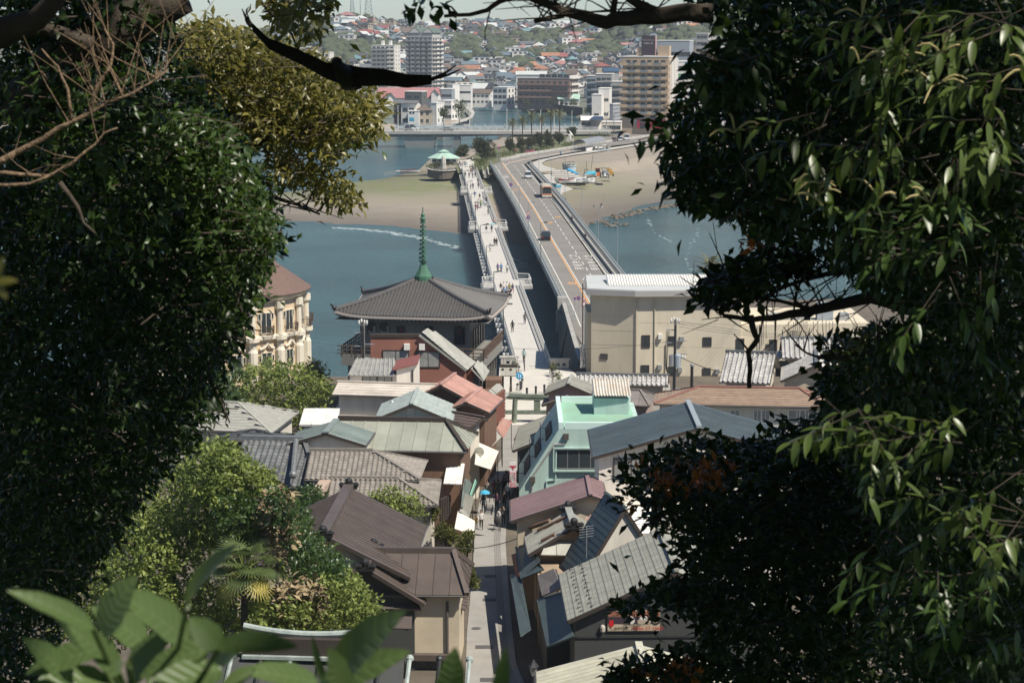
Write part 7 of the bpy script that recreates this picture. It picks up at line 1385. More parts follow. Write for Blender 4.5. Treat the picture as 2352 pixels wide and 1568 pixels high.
# LANDMARKS NEAR THE BRIDGE
stone_g=mat('dark_grey_stone',(.20,.195,.175),.85,.14,.6);roll_m=mat('charcoal_roll_tile',(.105,.10,.095),.45,.15,2,rand=.12);bronze=mat('green_bronze',(.07,.17,.105),.5,.25,1.2,dirt=(.035,.10,.06));brown_rail=mat('brown_rail',(.115,.075,.055),.7,.15,2);eave_m=mat('cream_eave',(.48,.42,.37),.8,.05,1)
ze=11.0;FL,FR_,BR_=at(zA(85,1030),ze),at(zA(1465,1065),ze),at(zA(1640,905),ze);BL_=FL+BR_-FR_;cen=(FL+FR_+BR_+BL_)/4;zt=atd(zA(890,718),cen.y).z
spa=thing('spa_hall','temple like hall with a huge charcoal tiled pyramid roof beside the footbridge','hall',(cen.x,cen.y,-1));Z=Vector((0,0,1));crn=[FL,FR_,BR_,BL_];top=[Vector((*(cen+(c-cen)*.105)[:2],zt))for c in crn]
rf=MB();lift=lambda s:.55*abs(2*s-1)**5
SLP=[]
for k in range(4):SLP.append(Slope(crn[k],crn[(k+1)%4],top[(k+1)%4],top[k]))
def zoff(s,u,w):f=w/s.H;a,b=s.span(w);q=(u-a)/max(.01,b-a);return lift(min(1,max(0,q)))*(1-f)**2-.10*4*f*(1-f)*.75
for s in SLP:
 for j in range(8):
  for i in range(20):
   P=[]
   for a,b in((i,j),(i+1,j),(i+1,j+1),(i,j+1)):w=s.H*b/8;x,y=s.span(w);u=x+(y-x)*a/20;P.append(s.P(u,w)+Z*zoff(s,u,w))
   rf.quad(*P)
roof=rf.build('roof',roll_m,spa);off=_org(roof)
for k,s in enumerate(SLP[:2]):
 nu,nw=(46,24)if k==0 else(40,24);cu,cw=s.L/nu,s.H/nw;me=tile_mesh('roll',cu,cw,roll_m);cells=[(i,j)for j in range(nw)for i in range(nu)if s.span((j+.5)*cw)[0]-.1<=(i+.5)*cu<=s.span((j+.5)*cw)[1]+.1]
 lim=200 if k==0 else 100;v=np.array([q.co[:]for q in me.vertices]);fs=[tuple(p.vertices)for p in me.polygons];V,F=[],[]
 for c_,(i,j)in enumerate(cells):
  h=zoff(s,(i+.5)*cu,j*cw);M=slope_M(s,i*cu,j*cw,off,.03);M.translation+=Z*h
  if c_<lim:link('tile',me,roof,M=M)
  else:F+=[tuple(q+len(V)for q in f)for f in fs];V+=[tuple(M@Vector(q))for q in v]
 me2=bpy.data.meshes.new('roof_tiles');me2.from_pydata(V,[],F);me2.materials.append(roll_m);tag(link('roof_tiles',me2,roof),kind='stuff')
for k in range(4):
 s=SLP[k];pts=[s.P(s.span(s.H*j/10)[0],s.H*j/10)+Z*(zoff(s,s.span(s.H*j/10)[0],s.H*j/10)+.12)for j in range(11)];mb=MB();mb.tube(pts,.26,7);mb.build('hip_ridge',roll_m,roof);mb=MB();mb.ball(pts[0]+Z*.15,.3,7,5);mb.tube([pts[0]+Z*.2,pts[0]+(pts[0]-cen).normalized()*.5+Z*.55],.1,5);mb.build('corner_ornament',black_paint,roof)
 if k<2 or k==3:
  mb=MB()
  for i in range(20):a,b=i/20,(i+1)/20;p,q=s.A.lerp(s.B,a)+Z*(lift(a)-.16),s.A.lerp(s.B,b)+Z*(lift(b)-.16);mb.beam(p,q,.16,.26)
  mb.build('eave_board',eave_m,spa)
  for i in range(36):a=(i+.5)/36;p=s.A.lerp(s.B,a)+Z*(lift(a)-.42);inn=Vector((cen.x-p.x,cen.y-p.y,0)).normalized();mb=MB();mb.beam(p+inn*.1,p+inn*2.4,.14,.16);mb.build('rafter',eave_m,spa)
  a_,b_,c_,d_=[q-Z*.5 for q in(s.A,s.B,cen.lerp(s.B,.7).xy.to_3d()+Z*ze,cen.lerp(s.A,.7).xy.to_3d()+Z*ze)];mb=MB();mb.quad(d_,c_,b_,a_);mb.build('soffit',stone_g,spa)
inner=lambda f,z:[Vector((*(cen+(c-cen)*f)[:2],z))for c in crn]
mb=MB();mb.prism([p[:2]for p in inner(.72,0)],-4,ze-.2);mb.build('upper_wall',stone_g,spa);mb=MB();mb.prism([p[:2]for p in inner(.93,0)],5.3,6.4);mb.build('gallery_floor',stone_g,spa);mb=MB();mb.prism([p[:2]for p in inner(.86,0)],-6,5.3);mb.build('lower_wall',stone_g,spa)
g_=inner(.925,6.4)
for a,b in((g_[0],g_[1]),(g_[1],g_[2]),(g_[3],g_[0])):
 mb=MB();d=(b-a).normalized();n_=14
 for h in(.25,.65,1.1):mb.beam(a-d*.5+Z*h,b+d*.5+Z*h,.09,.1 if h<1 else .14)
 for i in range(n_+1):q=a.lerp(b,i/n_);mb.box((q.x,q.y,q.z+.58),(.14,.14,1.2))
 mb.build('gallery_rail',brown_rail,spa)
u_=inner(.72,0);f=Face(u_[0],u_[1]-u_[0],(u_[1]-u_[0]).length,6.4,10.8);ft=mat('dark_opening',(.012,.012,.012),.4,0)
for x,y,w,h,m_ in((420,1158,1.0,.9,glass_light),(535,1158,1.1,.95,glass_light),(680,1160,.85,.75,glass),(937,1200,.8,1.7,ft),(1207,1216,1.15,1.9,glass)):px_win(spa,f,zA(x,y),w,h,frame_dark,m_,2 if w>1 else 1)
for x in(420,535,1207):q=on_face(f,zA(x,1135 if x<1000 else 1165),.02);mb=MB();mb.T=Matrix.Translation(q)@Matrix.Rotation(math.pi/2,4,'X');mb.lathe([(.55,-.06),(.55,.06)],n=16);mb.build('arch_head',frame_dark,spa)
for x,y in((680,1165),(1208,1188)):q=on_face(f,zA(x,y),.16);mb=MB();mb.ball(q,.12,6,4);mb.build('red_ornament',mat('sign_red',(.5,.02,.02)),spa)
fr_=Face(u_[1],u_[2]-u_[1],(u_[2]-u_[1]).length,6.4,10.8)
for i in range(6):place('window',win_mesh(1.0,2.2,frame_dark,glass,0),spa,fr_.P(1+i*1.75,8.0,.04),fr_.U)
l_=inner(.86,0);fr_=Face(l_[1],l_[2]-l_[1],(l_[2]-l_[1]).length,0,5.3)
for i in range(7):place('window',win_mesh(.75,2.4,frame_dark,glass,0),spa,fr_.P(1+i*1.75,3.5,.04),fr_.U);place('window',win_mesh(.75,1.2,frame_dark,glass,0),spa,fr_.P(1+i*1.75,.9,.04),fr_.U)
mb=MB();c8=lambda r,z:(r,z);mb.lathe([(1.02,-.45),(1.02,.5),(.95,.65),(.55,1.35),(.4,1.75)],(cen.x,cen.y,zt),8,R(22.5));sp=thing('roof_spire','green bronze spire with stacked rings on the pyramid roof','spire',(cen.x,cen.y,zt));mb.build('base',bronze,sp);z0=zt+1.75;mb=MB();mb.lathe([(.12,0),(.48,.38),(.5,.48),(.2,.5)],(cen.x,cen.y,z0),12);mb.build('bowl',bronze,sp)
ztop=atd(zA(893,62),cen.y).z;mb=MB();mb.tube([(cen.x,cen.y,z0+.4),(cen.x,cen.y,ztop)],.14,8,.05);mb.build('shaft',bronze,sp);n_=9;zs=z0+.8;ze_=ztop-1.75
for i in range(n_):r=.48-.018*i*1.2;z=zs+(ze_-zs)*i/(n_-1);mb=MB();mb.lathe([(r*.82,-.1),(r,-.12),(r,.12),(r*.82,.1)],(cen.x,cen.y,z),12);mb.box((cen.x,cen.y,z),(r*1.8,.06,.06));mb.box((cen.x,cen.y,z),(.06,r*1.8,.06));mb.build('ring',bronze,sp)
mb=MB();mb.ball((cen.x,cen.y,ztop-1.35),.34,9,6,(1,1,.8));mb.ball((cen.x,cen.y,ztop-.92),.24,9,6);mb.build('jewel',bronze,sp)
# cream block
c_b=mat('cream_panel_wall',(.60,.535,.405),.85,.13,.7,stretch=(1,1,.2));X=lambda p,y:atd(p,y).x;y_=243.0
pl_=[(X(zC(325,265),245),245.0),(X(zC(685,280),243.4),243.4),(X(zC(1500,300),244),244.0),(X(zC(1520,300),257),257.0),(X(zC(325,265),245)+.3,257.0)];zt=atd(zC(500,268),243).z
cb=thing('cream_building','large cream clad building with a broad white overhanging roof','building',(*pl_[1],0));mb=MB();mb.prism(pl_,-1,zt);mb.build('wall',c_b,cb);cx_,cy_=21,249;ro=[((p[0]-cx_)*1.06+cx_,(p[1]-cy_)*1.16+cy_)for p in pl_];mb=MB();mb.prism(ro,zt+.05,zt+.75);mb.build('roof_edge',grey_wall,cb);mb=MB();mb.prism([((p[0]-cx_)*.99+cx_,(p[1]-cy_)*.98+cy_)for p in ro],zt+.75,zt+.85);mb.build('roof',rf_pale,cb)
mb=MB();mb.prism([(X(zC(290,400),246),246),(pl_[0][0]+.2,246),(pl_[0][0]+.2,254),(X(zC(290,400),246),254)],-1,atd(zC(300,392),246).z);mb.build('side_wing',c_b,cb)
ya=247.6;a,b=atd(zC(450,180),ya),atd(zC(1420,235),ya);zr_=atd(zC(500,98),ya+4).z;mb=MB();mb.prism([(a.x+.3,ya),(b.x,ya),(b.x,ya+5),(a.x+.3,ya+5)],zt+.7,a.z);mb.build('attic',blue_grey,cb);W_=b.x-a.x
for k in range(46):x=a.x+W_*k/46;st=W_/46;mb=MB();mb.add([(x,ya-.5,a.z),(x+st/2,ya-.5,a.z+.17),(x+st,ya-.5,a.z),(x,ya+5,zr_-.1),(x+st/2,ya+5,zr_+.07),(x+st,ya+5,zr_-.1)],[(0,1,4,3),(1,2,5,4)]);mb.build('corrugation',white_paint,cb)
F1=Face((*pl_[0],0),Vector((*pl_[1],0))-Vector((*pl_[0],0)),6,0,zt);F2=Face((*pl_[1],0),Vector((*pl_[2],0))-Vector((*pl_[1],0)),12,0,zt)
for x,y,w,h in((751,618,.95,1.5),(955,612,.85,1.05),(1232,620,1.0,1.05),(1490,645,.95,1.5),(745,843,.95,1.2),(952,850,.8,1.1),(1227,862,.95,1.1)):px_win(cb,F2,zC(x,y),w,h)
px_win(cb,F1,zC(424,735),.85,.6)
for x,y in((863,578),(1032,597),(858,818),(1018,838),(1310,850)):q=on_face(F2,zC(x,y));mb=MB();mb.box(q+F2.N*.22,(.5,.45,.6));mb.build('vent_hood',steel if x!=863 else white_paint,cb)
for f,x,y0,y1 in((F1,678,285,870),(F2,822,292,880),(F2,908,640,880)):mb=MB();mb.tube([on_face(f,zC(x,y0),.1),on_face(f,zC(x-4,y1),.1)],.06,6);mb.build('downpipe',mat('cream_pipe',(.5,.45,.35),.6,.03,1),cb)
for f,y,x0,x1 in((F1,418,330,680),(F1,530,330,680),(F1,640,330,680),(F2,470,700,1480),(F2,655,700,1480)):mb=MB();mb.beam(on_face(f,zC(x0,y),.005),on_face(f,zC(x1,y+(x1-x0)*.02),.005),.015,.03);mb.build('panel_joint',mat('cream_joint',(.42,.37,.28),.9,0),cb)
wg=thing('cream_wing','lower cream wing crowded with rooftop pipes and machinery','building',(X(zC(1900,500),247),247,0));z1=atd(zC(1700,482),246).z;mb=MB();mb.prism([(pl_[2][0]-.3,245),(X(zC(2500,500),247),247),(X(zC(2500,500),247),261),(pl_[2][0]-.3,261)],-1,z1);mb.build('wall',c_b,wg);Fw=Face((pl_[2][0],244.9,0),(1,.07,0),20,0,z1)
for i,x in enumerate((1655,1675,1695,1870,1910,1925,1940,1955,1970,1985,2000,2015,2065,2100,2165,2190,2215)):mb=MB();mb.tube([on_face(Fw,zC(x,462),.12),on_face(Fw,zC(x,600+(x%3)*40),.12)],.055,5);mb.build('pipe',mat('dull_pipe',(.35,.31,.26),.6,.1,1),wg)
for x,y,w,h,m_ in((2150,410,2.0,2.2,blue_grey),(1960,430,2.6,.9,steel),(2300,450,1.2,.8,steel),(2010,385,.8,1.2,grey_wall),(1800,410,3,.8,grey_wall)):q=atd(zC(x,y+30),250);mb=MB();mb.box((q.x,250,z1+h/2),(w,1.5,h));mb.build('roof_unit',m_,wg)
px_win(wg,Fw,zC(1748,655),.95,1.6)
# curved hotel on the left
ho=thing('curved_hotel','curved cream hotel with columns, iron balconies and a brown slate roof','hotel',(-36.5,247,0));CX,CY,RR=-36.6,247.0,10.6;zE_=10.2;cs=mat('hotel_plaster',(.62,.49,.33),.85,.06,.5);trim=mat('hotel_trim',(.68,.62,.50),.8,.06,.6)
mb=MB();mb.lathe([(RR,-4),(RR,zE_)],(CX,CY,0),48);mb.build('wall',cs,ho);mb=MB();mb.lathe([(RR+.9,zE_+.15),(RR+.95,zE_+.3),(RR*.62,14.0),(RR*.45,14.6),(.1,14.7)],(CX,CY,0),48);mb.build('roof',mat('brown_slate',(.15,.095,.075),.8,.15,1.5,bump=.3),ho)
mb=MB();mb.lathe([(RR+.05,zE_-.5),(RR+.7,zE_-.05),(RR+.8,zE_+.14),(RR,zE_+.14)],(CX,CY,0),48);mb.build('cornice',trim,ho);mb=MB();mb.lathe([(RR+.02,5.0),(RR+.45,5.25),(RR+.45,5.65),(RR+.02,5.75)],(CX,CY,0),48);mb.build('string_course',trim,ho)
pc=lambda a,r,z:Vector((CX+math.cos(R(a))*r,CY+math.sin(R(a))*r,z))
for a in range(-165,10,21):
 mb=MB();q=pc(a,RR+.25,0);mb.lathe([(.62,-2),(.62,3.8),(.42,4.2),(.5,4.9),(.85,5.1),(.85,5.6)],q,10);mb.lathe([(.42,5.7),(.36,8.6),(.62,8.9),(.62,9.7)],q,10);mb.build('column',trim,ho)
 w=a+10.5;U=Vector((-math.sin(R(w)),math.cos(R(w)),0));place('window',win_mesh(1.5,2.5,trim,glass,1,.1),ho,pc(w,RR+.02,7.2),U);place('window',win_mesh(1.5,2.0,trim,glass,1,.1),ho,pc(w,RR+.02,2.6),U)
 for k in(-4.6,4.6):U2=Vector((-math.sin(R(w+k)),math.cos(R(w+k)),0));place('side_window',win_mesh(.5,.75,trim,glass,0,.08),ho,pc(w+k,RR+.02,8.0),U2);place('side_window',win_mesh(.5,.75,trim,glass,0,.08),ho,pc(w+k,RR+.02,2.9),U2)
 mb=MB();mb.tube([pc(w-5.4,RR+.2,4.1),pc(w-2.5,RR+.3,4.25),pc(w,RR+.3,4.75),pc(w+2.5,RR+.3,4.25),pc(w+5.4,RR+.2,4.1)],.18,6);mb.build('arch_hood',trim,ho);mb=MB();P=[pc(w+k*1.5,RR+.1+1.1*math.cos(k/3.3*math.pi/2)**.7,0)for k in np.linspace(-3.2,3.2,9)]
 for p,q in zip(P,P[1:]):
  for z in(5.9,6.9):mb.beam(p+Z*z,q+Z*z,.06,.07)
  for k in range(3):m_=p.lerp(q,k/3);mb.tube([m_+Z*5.9,m_+(m_-Vector((CX,CY,0))).normalized()*.12+Z*6.9],.022,4)
 mb.build('iron_balcony',brown_rail,ho)
 # torii, notice roof, signs, bollards, planters
to=thing('torii','verdigris bronze torii gate across the street entrance','torii',at(zH(700,1290)));b=_org(to);tg=mat('torii_bronze',(.20,.235,.185),.7,.3,1.6,dirt=(.10,.125,.09));zk_=atd(zH(600,860),b.y).z
for x in(b.x,b.x+5.2):mb=MB();mb.tube([(x,b.y,-.2),(x+(.12 if x==b.x else-.12),b.y,zk_)],.3,10,.26);mb.build('pillar',tg,to)
mb=MB();pts=[Vector((b.x-1.5+8.2*k/8,b.y,zk_+.25+.22*abs(k/4-1)**2))for k in range(9)]
for p,q in zip(pts,pts[1:]):mb.beam(p,q,.55,.34);mb.beam(p-Z*.32,q-Z*.32,.42,.3)
mb.build('lintel',tg,to);mb=MB();mb.beam((b.x-1.2,b.y,zk_-1.55),(b.x+6.4,b.y,zk_-1.55),.28,.42);mb.build('tie_beam',tg,to);mb=MB();mb.box((b.x+2.5,b.y-.05,zk_-.75),(.7,.2,1.1));mb.build('tablet',tg,to)
nb=thing('notice_shelter','small shingled notice roof on dark posts beside the plaza','shelter',at(zH(640,850)));q=_org(nb);a,b2=atd(zH(452,460),q.y),atd(zH(735,462),q.y);pent(nb,(a,b2,b2+Vector((0,1.3,.8)),a+Vector((0,1.3,.8))),.1,rm_lap,'roof','wide',.35,rm_lap);mb=MB();mb.beam(a+Vector((-.1,1.3,.95)),b2+Vector((.2,1.3,.95)),.3,.3);mb.build('ridge',timber_dark,nb)
for x in(a.x+.3,b2.x-.6):mb=MB();mb.box((x,q.y+.8,1.6),(.24,.24,3.4));mb.build('post',timber_dark,nb)
def pole_sign(name,label,base,h,discs,r=.035,cat='sign'):
 t=thing(name,label,cat,base);b=Vector(base);mb=MB();mb.tube([b,b+Z*h],r,6);mb.build('pole',steel,t)
 for z,rr,m1,m2,sq in discs:
  mb=MB();q=b+Z*z
  if sq:mb.box(q+Vector((0,-.06,0)),(rr*2,.03,rr*2));mb.build('plate',m1,t);mb=MB();mb.box(q+Vector((0,-.085,0)),(rr*1.5,.02,rr*1.5));mb.build('face',m2,t)
  else:
   mb.T=Matrix.Translation(q+Vector((0,-.06,0)))@Matrix.Rotation(math.pi/2,4,'X');mb.lathe([(rr,-.015),(rr,.015)],n=20);mb.build('disc',m1,t)
   if m2:mb=MB();mb.T=Matrix.Translation(q+Vector((0,-.085,0)))@Matrix.Rotation(math.pi/2,4,'X');mb.lathe([(rr*.74,-.01),(rr*.74,.01)],n=20);mb.build('face',m2,t);mb=MB();mb.beam(q+Vector((-rr*.6,-.1,rr*.6)),q+Vector((rr*.6,-.1,-rr*.6)),.02,rr*.17);mb.build('slash',m1,t)
 return t
sb=mat('sign_blue',(.02,.17,.45),.5,0);srd=mat('sign_red',(.5,.02,.02));q=at(zH(795,822));h=atd(zH(797,395),q.y).z;bs=pole_sign('pedestrian_sign','round blue pedestrian sign on a thin pole at the plaza',q,h,[(h-.42,.42,mat('sign_cyan',(.03,.32,.60),.5,0),None,0)])
for dx,hh in((-.1,.3),(.12,.22)):mb=MB();mb.tube([q+Vector((dx,-.09,h-.62)),q+Vector((dx,-.09,h-.62+hh))],.055,5);mb.ball(q+Vector((dx,-.09,h-.55+hh)),.06,6,4);mb.build('figure',sgw,bs)
q=at(zB(1343,690));pole_sign('parking_sign','no parking sign on a thin pole by the road end',q,3.2,[(2.7,.3,srd,sb,0)]);q2=q+Vector((-.55,.3,0));pole_sign('parking_sign','smaller no parking sign just left of its twin',q2,2.9,[(2.6,.2,srd,sb,0)]);q=at(zB(1395,745));pole_sign('no_entry_sign','white no bicycles disc above a square no walking plate',q,3.6,[(3.3,.3,srd,sgw,0),(2.55,.32,srd,sgw,1)])
q=Vector((lx(at(zM(840,1305)).y)-1.8,at(zM(840,1305)).y,0));pole_sign('bridge_sign','two round signs on the left lamp post row of the road bridge',q,5.2,[(5.0,.4,srd,sgw,0),(4.1,.4,srd,sb,0)]);q=Vector((lx(at(zM(636,930)).y)-1.8,at(zM(636,930)).y,0));pole_sign('bridge_sign','single round no parking sign farther along the road bridge rail',q,4.6,[(4.2,.45,srd,sb,0)]);q=at(zR(1695,640));pole_sign('bridge_sign','two round signs at the start of the road curve',q,5,[(4.8,.42,srd,sgw,0),(3.9,.42,srd,sb,0)])
for i,(x,y,lab)in enumerate(((810,710,'pair of black bollards left of the plaza, left one'),(827,695,'pair of black bollards left of the plaza, right one'),(930,818,'leftmost of the three black bollards across the street end'),(1090,790,'middle one of the three black bollards across the street end'),(1243,762,'rightmost of the three black bollards beside the ribbed gable'),(762,740,'black capped post beside the bench by the notice shelter'),(845,600,'stone post with black cap beside the blue sign'),(850,655,'stone post with black cap below the blue sign'),(792,420,'capped post at the left wall of the footbridge'),(1348,420,'first capped post from the right parapet wall'),(1365,450,'second capped post from the right parapet wall'),(1380,495,'third capped post from the right parapet wall'),(1395,540,'fourth capped post from the right parapet wall'),(1410,590,'capped post nearest the small ribbed gable'))):
 q=at(zH(x,y));t=thing('bollard',lab,'bollard',q,'bollards around the plaza');mb=MB();s_=i in(0,1,2,3,4);mb.lathe([(.13,0),(.13,.8)],q,8);mb.build('post',dark_metal if s_ else stone_m,t);mb=MB();mb.lathe([(.15,.78),(.16,.86),(.13,.95),(.02,1.0)],q,8);mb.build('cap',black_paint,t)
def planter(lab,q,w=.9,h=.7):t=thing('planter',lab,'planter',q);mb=MB();mb.box(q+Z*h/2,(w,w,h));mb.build('tub',stone_m,t);pine_crown('foliage',t,[(q.x,q.y,q.z+h+.45,w*.6,w*.6,.55)],160,shrub_m,.22,int(q.x*10)%97,False)
planter('stone planter with a leafy bush right of the footbridge foot',at(zH(1405,462)));planter('planter with reddish leaves left of the footbridge foot',at(zH(725,400)),.9,.5);planter('low planter with a round bush by the plaza edge',at(zH(1490,570)),.8,.3)
t=thing('stone_bench','pale stone block bench at the left of the plaza','bench',at(zH(730,825)));q=_org(t);mb=MB();mb.box(q+Z*.28,(1.5,.7,.56));mb.build('seat',stone_m,t);mb=MB();mb.box(q+Vector((-.6,.8,.45)),(.4,.9,.9));mb.build('end_block',stone_m,t)
# name board pole
q=at(zB(1386,1275));nbp=thing('name_board','tall white restaurant name board on a pole with brush lettering','sign',q);mb=MB();mb.tube([(q.x,q.y,0),(q.x-.03,q.y,atd(zB(1383,352),q.y).z)],.06,6);mb.beam(atd(zB(1358,400),q.y),atd(zB(1420,404),q.y),.08,.1);mb.build('pole',timber_dark,nbp);a,b=atd(zB(1361,1228),q.y),atd(zB(1413,987),q.y);mb=MB();mb.box(((a.x+b.x)/2,q.y-.12,(a.z+b.z)/2),(b.x-a.x,.14,b.z-a.z));mb.build('board',white_paint,nbp)
xc=(a.x+b.x)/2;H_=b.z-a.z
for ch,dx,f_,s_ in(('貝',0,.52,1.0),('作',0,.22,1.0),('江',.2,.94,.32),('ノ',.2,.85,.32),('島',.2,.76,.32),('磯',-.22,.89,.32),('料',-.22,.81,.32),('理',-.22,.73,.32),('KAISAKU',0,.04,.2)):put_text(ch,s_,black_paint,nbp,(xc+dx,q.y-.2,a.z+H_*f_),(1,0,0),Z)
# utility poles and wires
def upole(label,base,ztop,s=1.0):
 t=thing('utility_pole',label,'utility pole',base);b=Vector(base);mb=MB();mb.tube([b,(b.x+.1,b.y,ztop)],.2,8,.14);mb.build('pole',conc_dark,t);P=lambda x,z,y=0:Vector((b.x+x*s,b.y+y,z))
 for z,x0,x1 in((ztop-.35,-.9,1.1),(ztop-2.6,-1.9,.2),(ztop-2.4,.1,2.4),(ztop-1.2,-1.7,.2),(ztop-3.9,.1,2.6)):mb=MB();mb.beam(P(x0,z),P(x1,z),.09,.1);mb.build('crossarm',steel,t)
 for x,z in((-.7,ztop-.1),(-.2,ztop+.05),(.4,ztop-.05),(.9,ztop-.1),(1.6,ztop-4.2),(2.1,ztop-4.2)):mb=MB();mb.lathe([(.05,-.2),(.12,-.1),(.08,0),(.12,.1),(.05,.2)],P(x,z),7);mb.build('insulator',white_paint,t)
 mb=MB();mb.lathe([(.4,-.75),(.42,.6),(.3,.75)],P(.62,ztop-4.6),10);mb.build('transformer',mat('pole_grey',(.32,.37,.40),.5,.05,1),t);mb=MB();mb.lathe([(.3,-.6),(.3,.6)],P(-.55,ztop-4.6),8);mb.build('switch_drum',steel,t)
 for x,z in((-.7,ztop-8.2),(.75,ztop-8.1)):mb=MB();mb.box(P(x,z,-.1),(.65,.4,.8));mb.build('meter_box',steel,t)
 for k in range(3):mb=MB();mb.tube([P(-1.6+k*.25,ztop-1.3),P(-1.75+k*.2,ztop-3.5),P(-1.7+k*.1,ztop-5.5),P(-1.1,ztop-6.4),P(-.2,ztop-6.0)],.035,5);mb.build('cable',dark_metal,t)
 mb=MB();mb.tube([P(.12,ztop-.6,-.16),P(.12,ztop-9,-.16)],.11,6);mb.build('cable_bundle',dark_metal,t);return t
q=at(zT(375,1380),3.0);zt=atd(zT(410,300),q.y).z;upole('crowded utility pole with transformer before the cream building',(q.x,q.y,0),zt,.55);q3=atd(zA(340,1460),205);zt3=atd(zA(340,1085),205).z;upole('utility pole with two grey drums left of the brick red building',(q3.x,205,0),zt3,.5)
def wire(lab,a,b,sag,r=.022):a,b=Vector(a),Vector(b);mb=MB();mb.tube([a.lerp(b,k/14)-Z*sag*4*(k/14)*(1-k/14)for k in range(15)],r,4,cap=False);mb.build('overhead_wire',dark_metal,label=lab,cat='wire',base=a)
for k in range(3):wire(['top wire running right from the crowded utility pole','middle wire running right from the crowded utility pole','lowest of three wires running right from the utility pole'][k],(q.x+.4,q.y,zt-.2-k*.3),atd(zC(2700,575+k*6),220),.7)
wire('thick cable sagging from the utility pole past the tiled roof',atd(zT(440,870),q.y),atd(zT(1960,1140),q.y-4),1.0,.045);wire('thin wire crossing over the channel to the utility pole',atd(zB(530,1020),226),atd(zC(930,618),q.y),.5,.016);wire('pale rope line strung across the street near the pine',at(zF(1290,545),3.2),at(zG(345,405),4.0),.35,.03)
for k in range(3):wire(['left','middle','right'][k]+' of three service wires slanting up behind the stove pipe',atd(zT(450+k*90,1270+k*20),q.y),atd(zT(1340,350+k*20),228),.3,.012)
l=at(zS(1910,960),5);t=thing('street_lantern','old lantern lamp at the bottom of the street','lamp',at(zG(470,1500),0));q=at(zG(470,1470),2.6);mb=MB();mb.tube([(q.x,q.y,0),(q.x,q.y,2.3)],.06,6);mb.build('pole',dark_metal,t);mb=MB();mb.lathe([(.14,2.3),(.26,2.9),(.05,2.95)],(q.x,q.y,0),6);mb.build('lantern',glass_light,t);mb=MB();mb.lathe([(.36,2.9),(.16,3.15),(.04,3.35)],(q.x,q.y,0),6);mb.build('cap',dark_metal,t)
# VEHICLES AND PEOPLE
Z=Vector((0,0,1))
def solid(n,c,r=.35):return mat(n,c,r,0)
lampm=mat('headlight',(.6,.6,.58),.2,0);tail=mat('tail_light',(.35,.02,.02),.3,0)
def vehicle(name,label,cat,p,head,L,W,H,paint,nose=.0,van=.0,bus=False,group=None):
 """nose: bonnet length share, van: slope of the tail; local x forward"""
 P=Vector(p);t=thing(name,label,cat,P,group);T=Matrix.Translation(P)@Matrix.Rotation(head,4,'Z');w=W/2;b=H*(.36 if bus else .50);g0=.28
 def loft(mb,prof,ws):
  mb.T=T;k=len(prof);mb.add([(x,-q,z)for(x,z),q in zip(prof,ws)]+[(x,q,z)for(x,z),q in zip(prof,ws)],[tuple(range(k)),tuple(range(2*k-1,k-1,-1))]+[(i,i+k,(i+1)%k+k,(i+1)%k)for i in range(k)])
 xf,xr_=L/2,-L/2;xw=xf-nose*L;mb=MB();loft(mb,[(xr_,g0),(xf,g0),(xf+.05,g0+.3),(xf-.02,b*.92),(xw,b),(xr_,b)],[w]*6);mb.build('body',paint,t)
 tl=.03 if bus else .08;xs,xe=xw-(.05 if bus else max(.25,H*.35*(1 if nose else .6))),xr_+van*L;mb=MB();loft(mb,[(xr_+.02,b),(xw-.02,b),(xs,H-.08),(xe,H-.08)],[w*.985,w*.985,w*(.97 if bus else .86),w*(.97 if bus else .86)]);mb.build('glasshouse',glass,t)
 mb=MB();loft(mb,[(xe-.05,H-(.45 if bus else .09)),(xs+.05,H-(.45 if bus else .09)),(xs,H),(xe,H)],[w*(.985 if bus else .87)]*2+[w*(.93 if bus else .84)]*2);mb.build('roof',paint,t)
 mb=MB();mb.T=T;n=6 if bus else 2
 for i in range(n+1):
  x=xr_+.1+(xs-xr_-.1)*i/n
  for s in(-1,1):mb.beam((x,s*w*.992,b),(x+(xe-xr_)*.5*(i==0),s*w*(.975 if bus else .865),H-.05),.09,.05)
 mb.build('pillar',paint,t)
 for x in((xf-.17*L if not bus else xf-2.2),(xr_+.19*L if not bus else xr_+2.6)):
  for s in(-1,1):r=.48 if bus else .32;mb=MB();mb.T=T@Matrix.Translation((x,s*(w-.08),r))@Matrix.Rotation(math.pi/2,4,'X');mb.lathe([(r*.6,-.12),(r,-.12),(r,.12),(r*.6,.12)],n=12);mb.build('wheel',tyre_m,t)
 for s in(-1,1):
  mb=MB();mb.T=T;mb.box((xf+.03,s*w*.72,g0+(.25 if bus else .38)),(.06,w*.36,.2));mb.build('headlight',lampm,t);mb=MB();mb.T=T;mb.box((xr_-.02,s*w*.8,b*.8),(.06,w*.22,.3));mb.build('tail_light',tail,t);mb=MB();mb.T=T;mb.box((xw-.1,s*(w+.12),b+.15),(.12,.18,.24));mb.build('mirror',dark_metal,t)
 mb=MB();mb.T=T;mb.box((xf+.06,0,g0+.12),(.03,.5,.18));mb.build('number_plate',white_paint,t);mb=MB();mb.T=T;mb.box((xf+.04,0,g0-.02),(.08,W*.96,.18));mb.box((xr_-.02,0,g0-.02),(.08,W*.96,.18));mb.build('bumper',dark_metal if not bus else steel,t);return t,T
rdir=math.atan2(-1,.041)
busp=solid('bus_cream',(.55,.50,.40));orp=solid('bus_orange',(.66,.20,.05));t,T=vehicle('city_bus','orange and cream city bus coming toward the island','bus',at(zQ(718,1120)),rdir,10.5,2.45,3.0,busp,0,0,True)
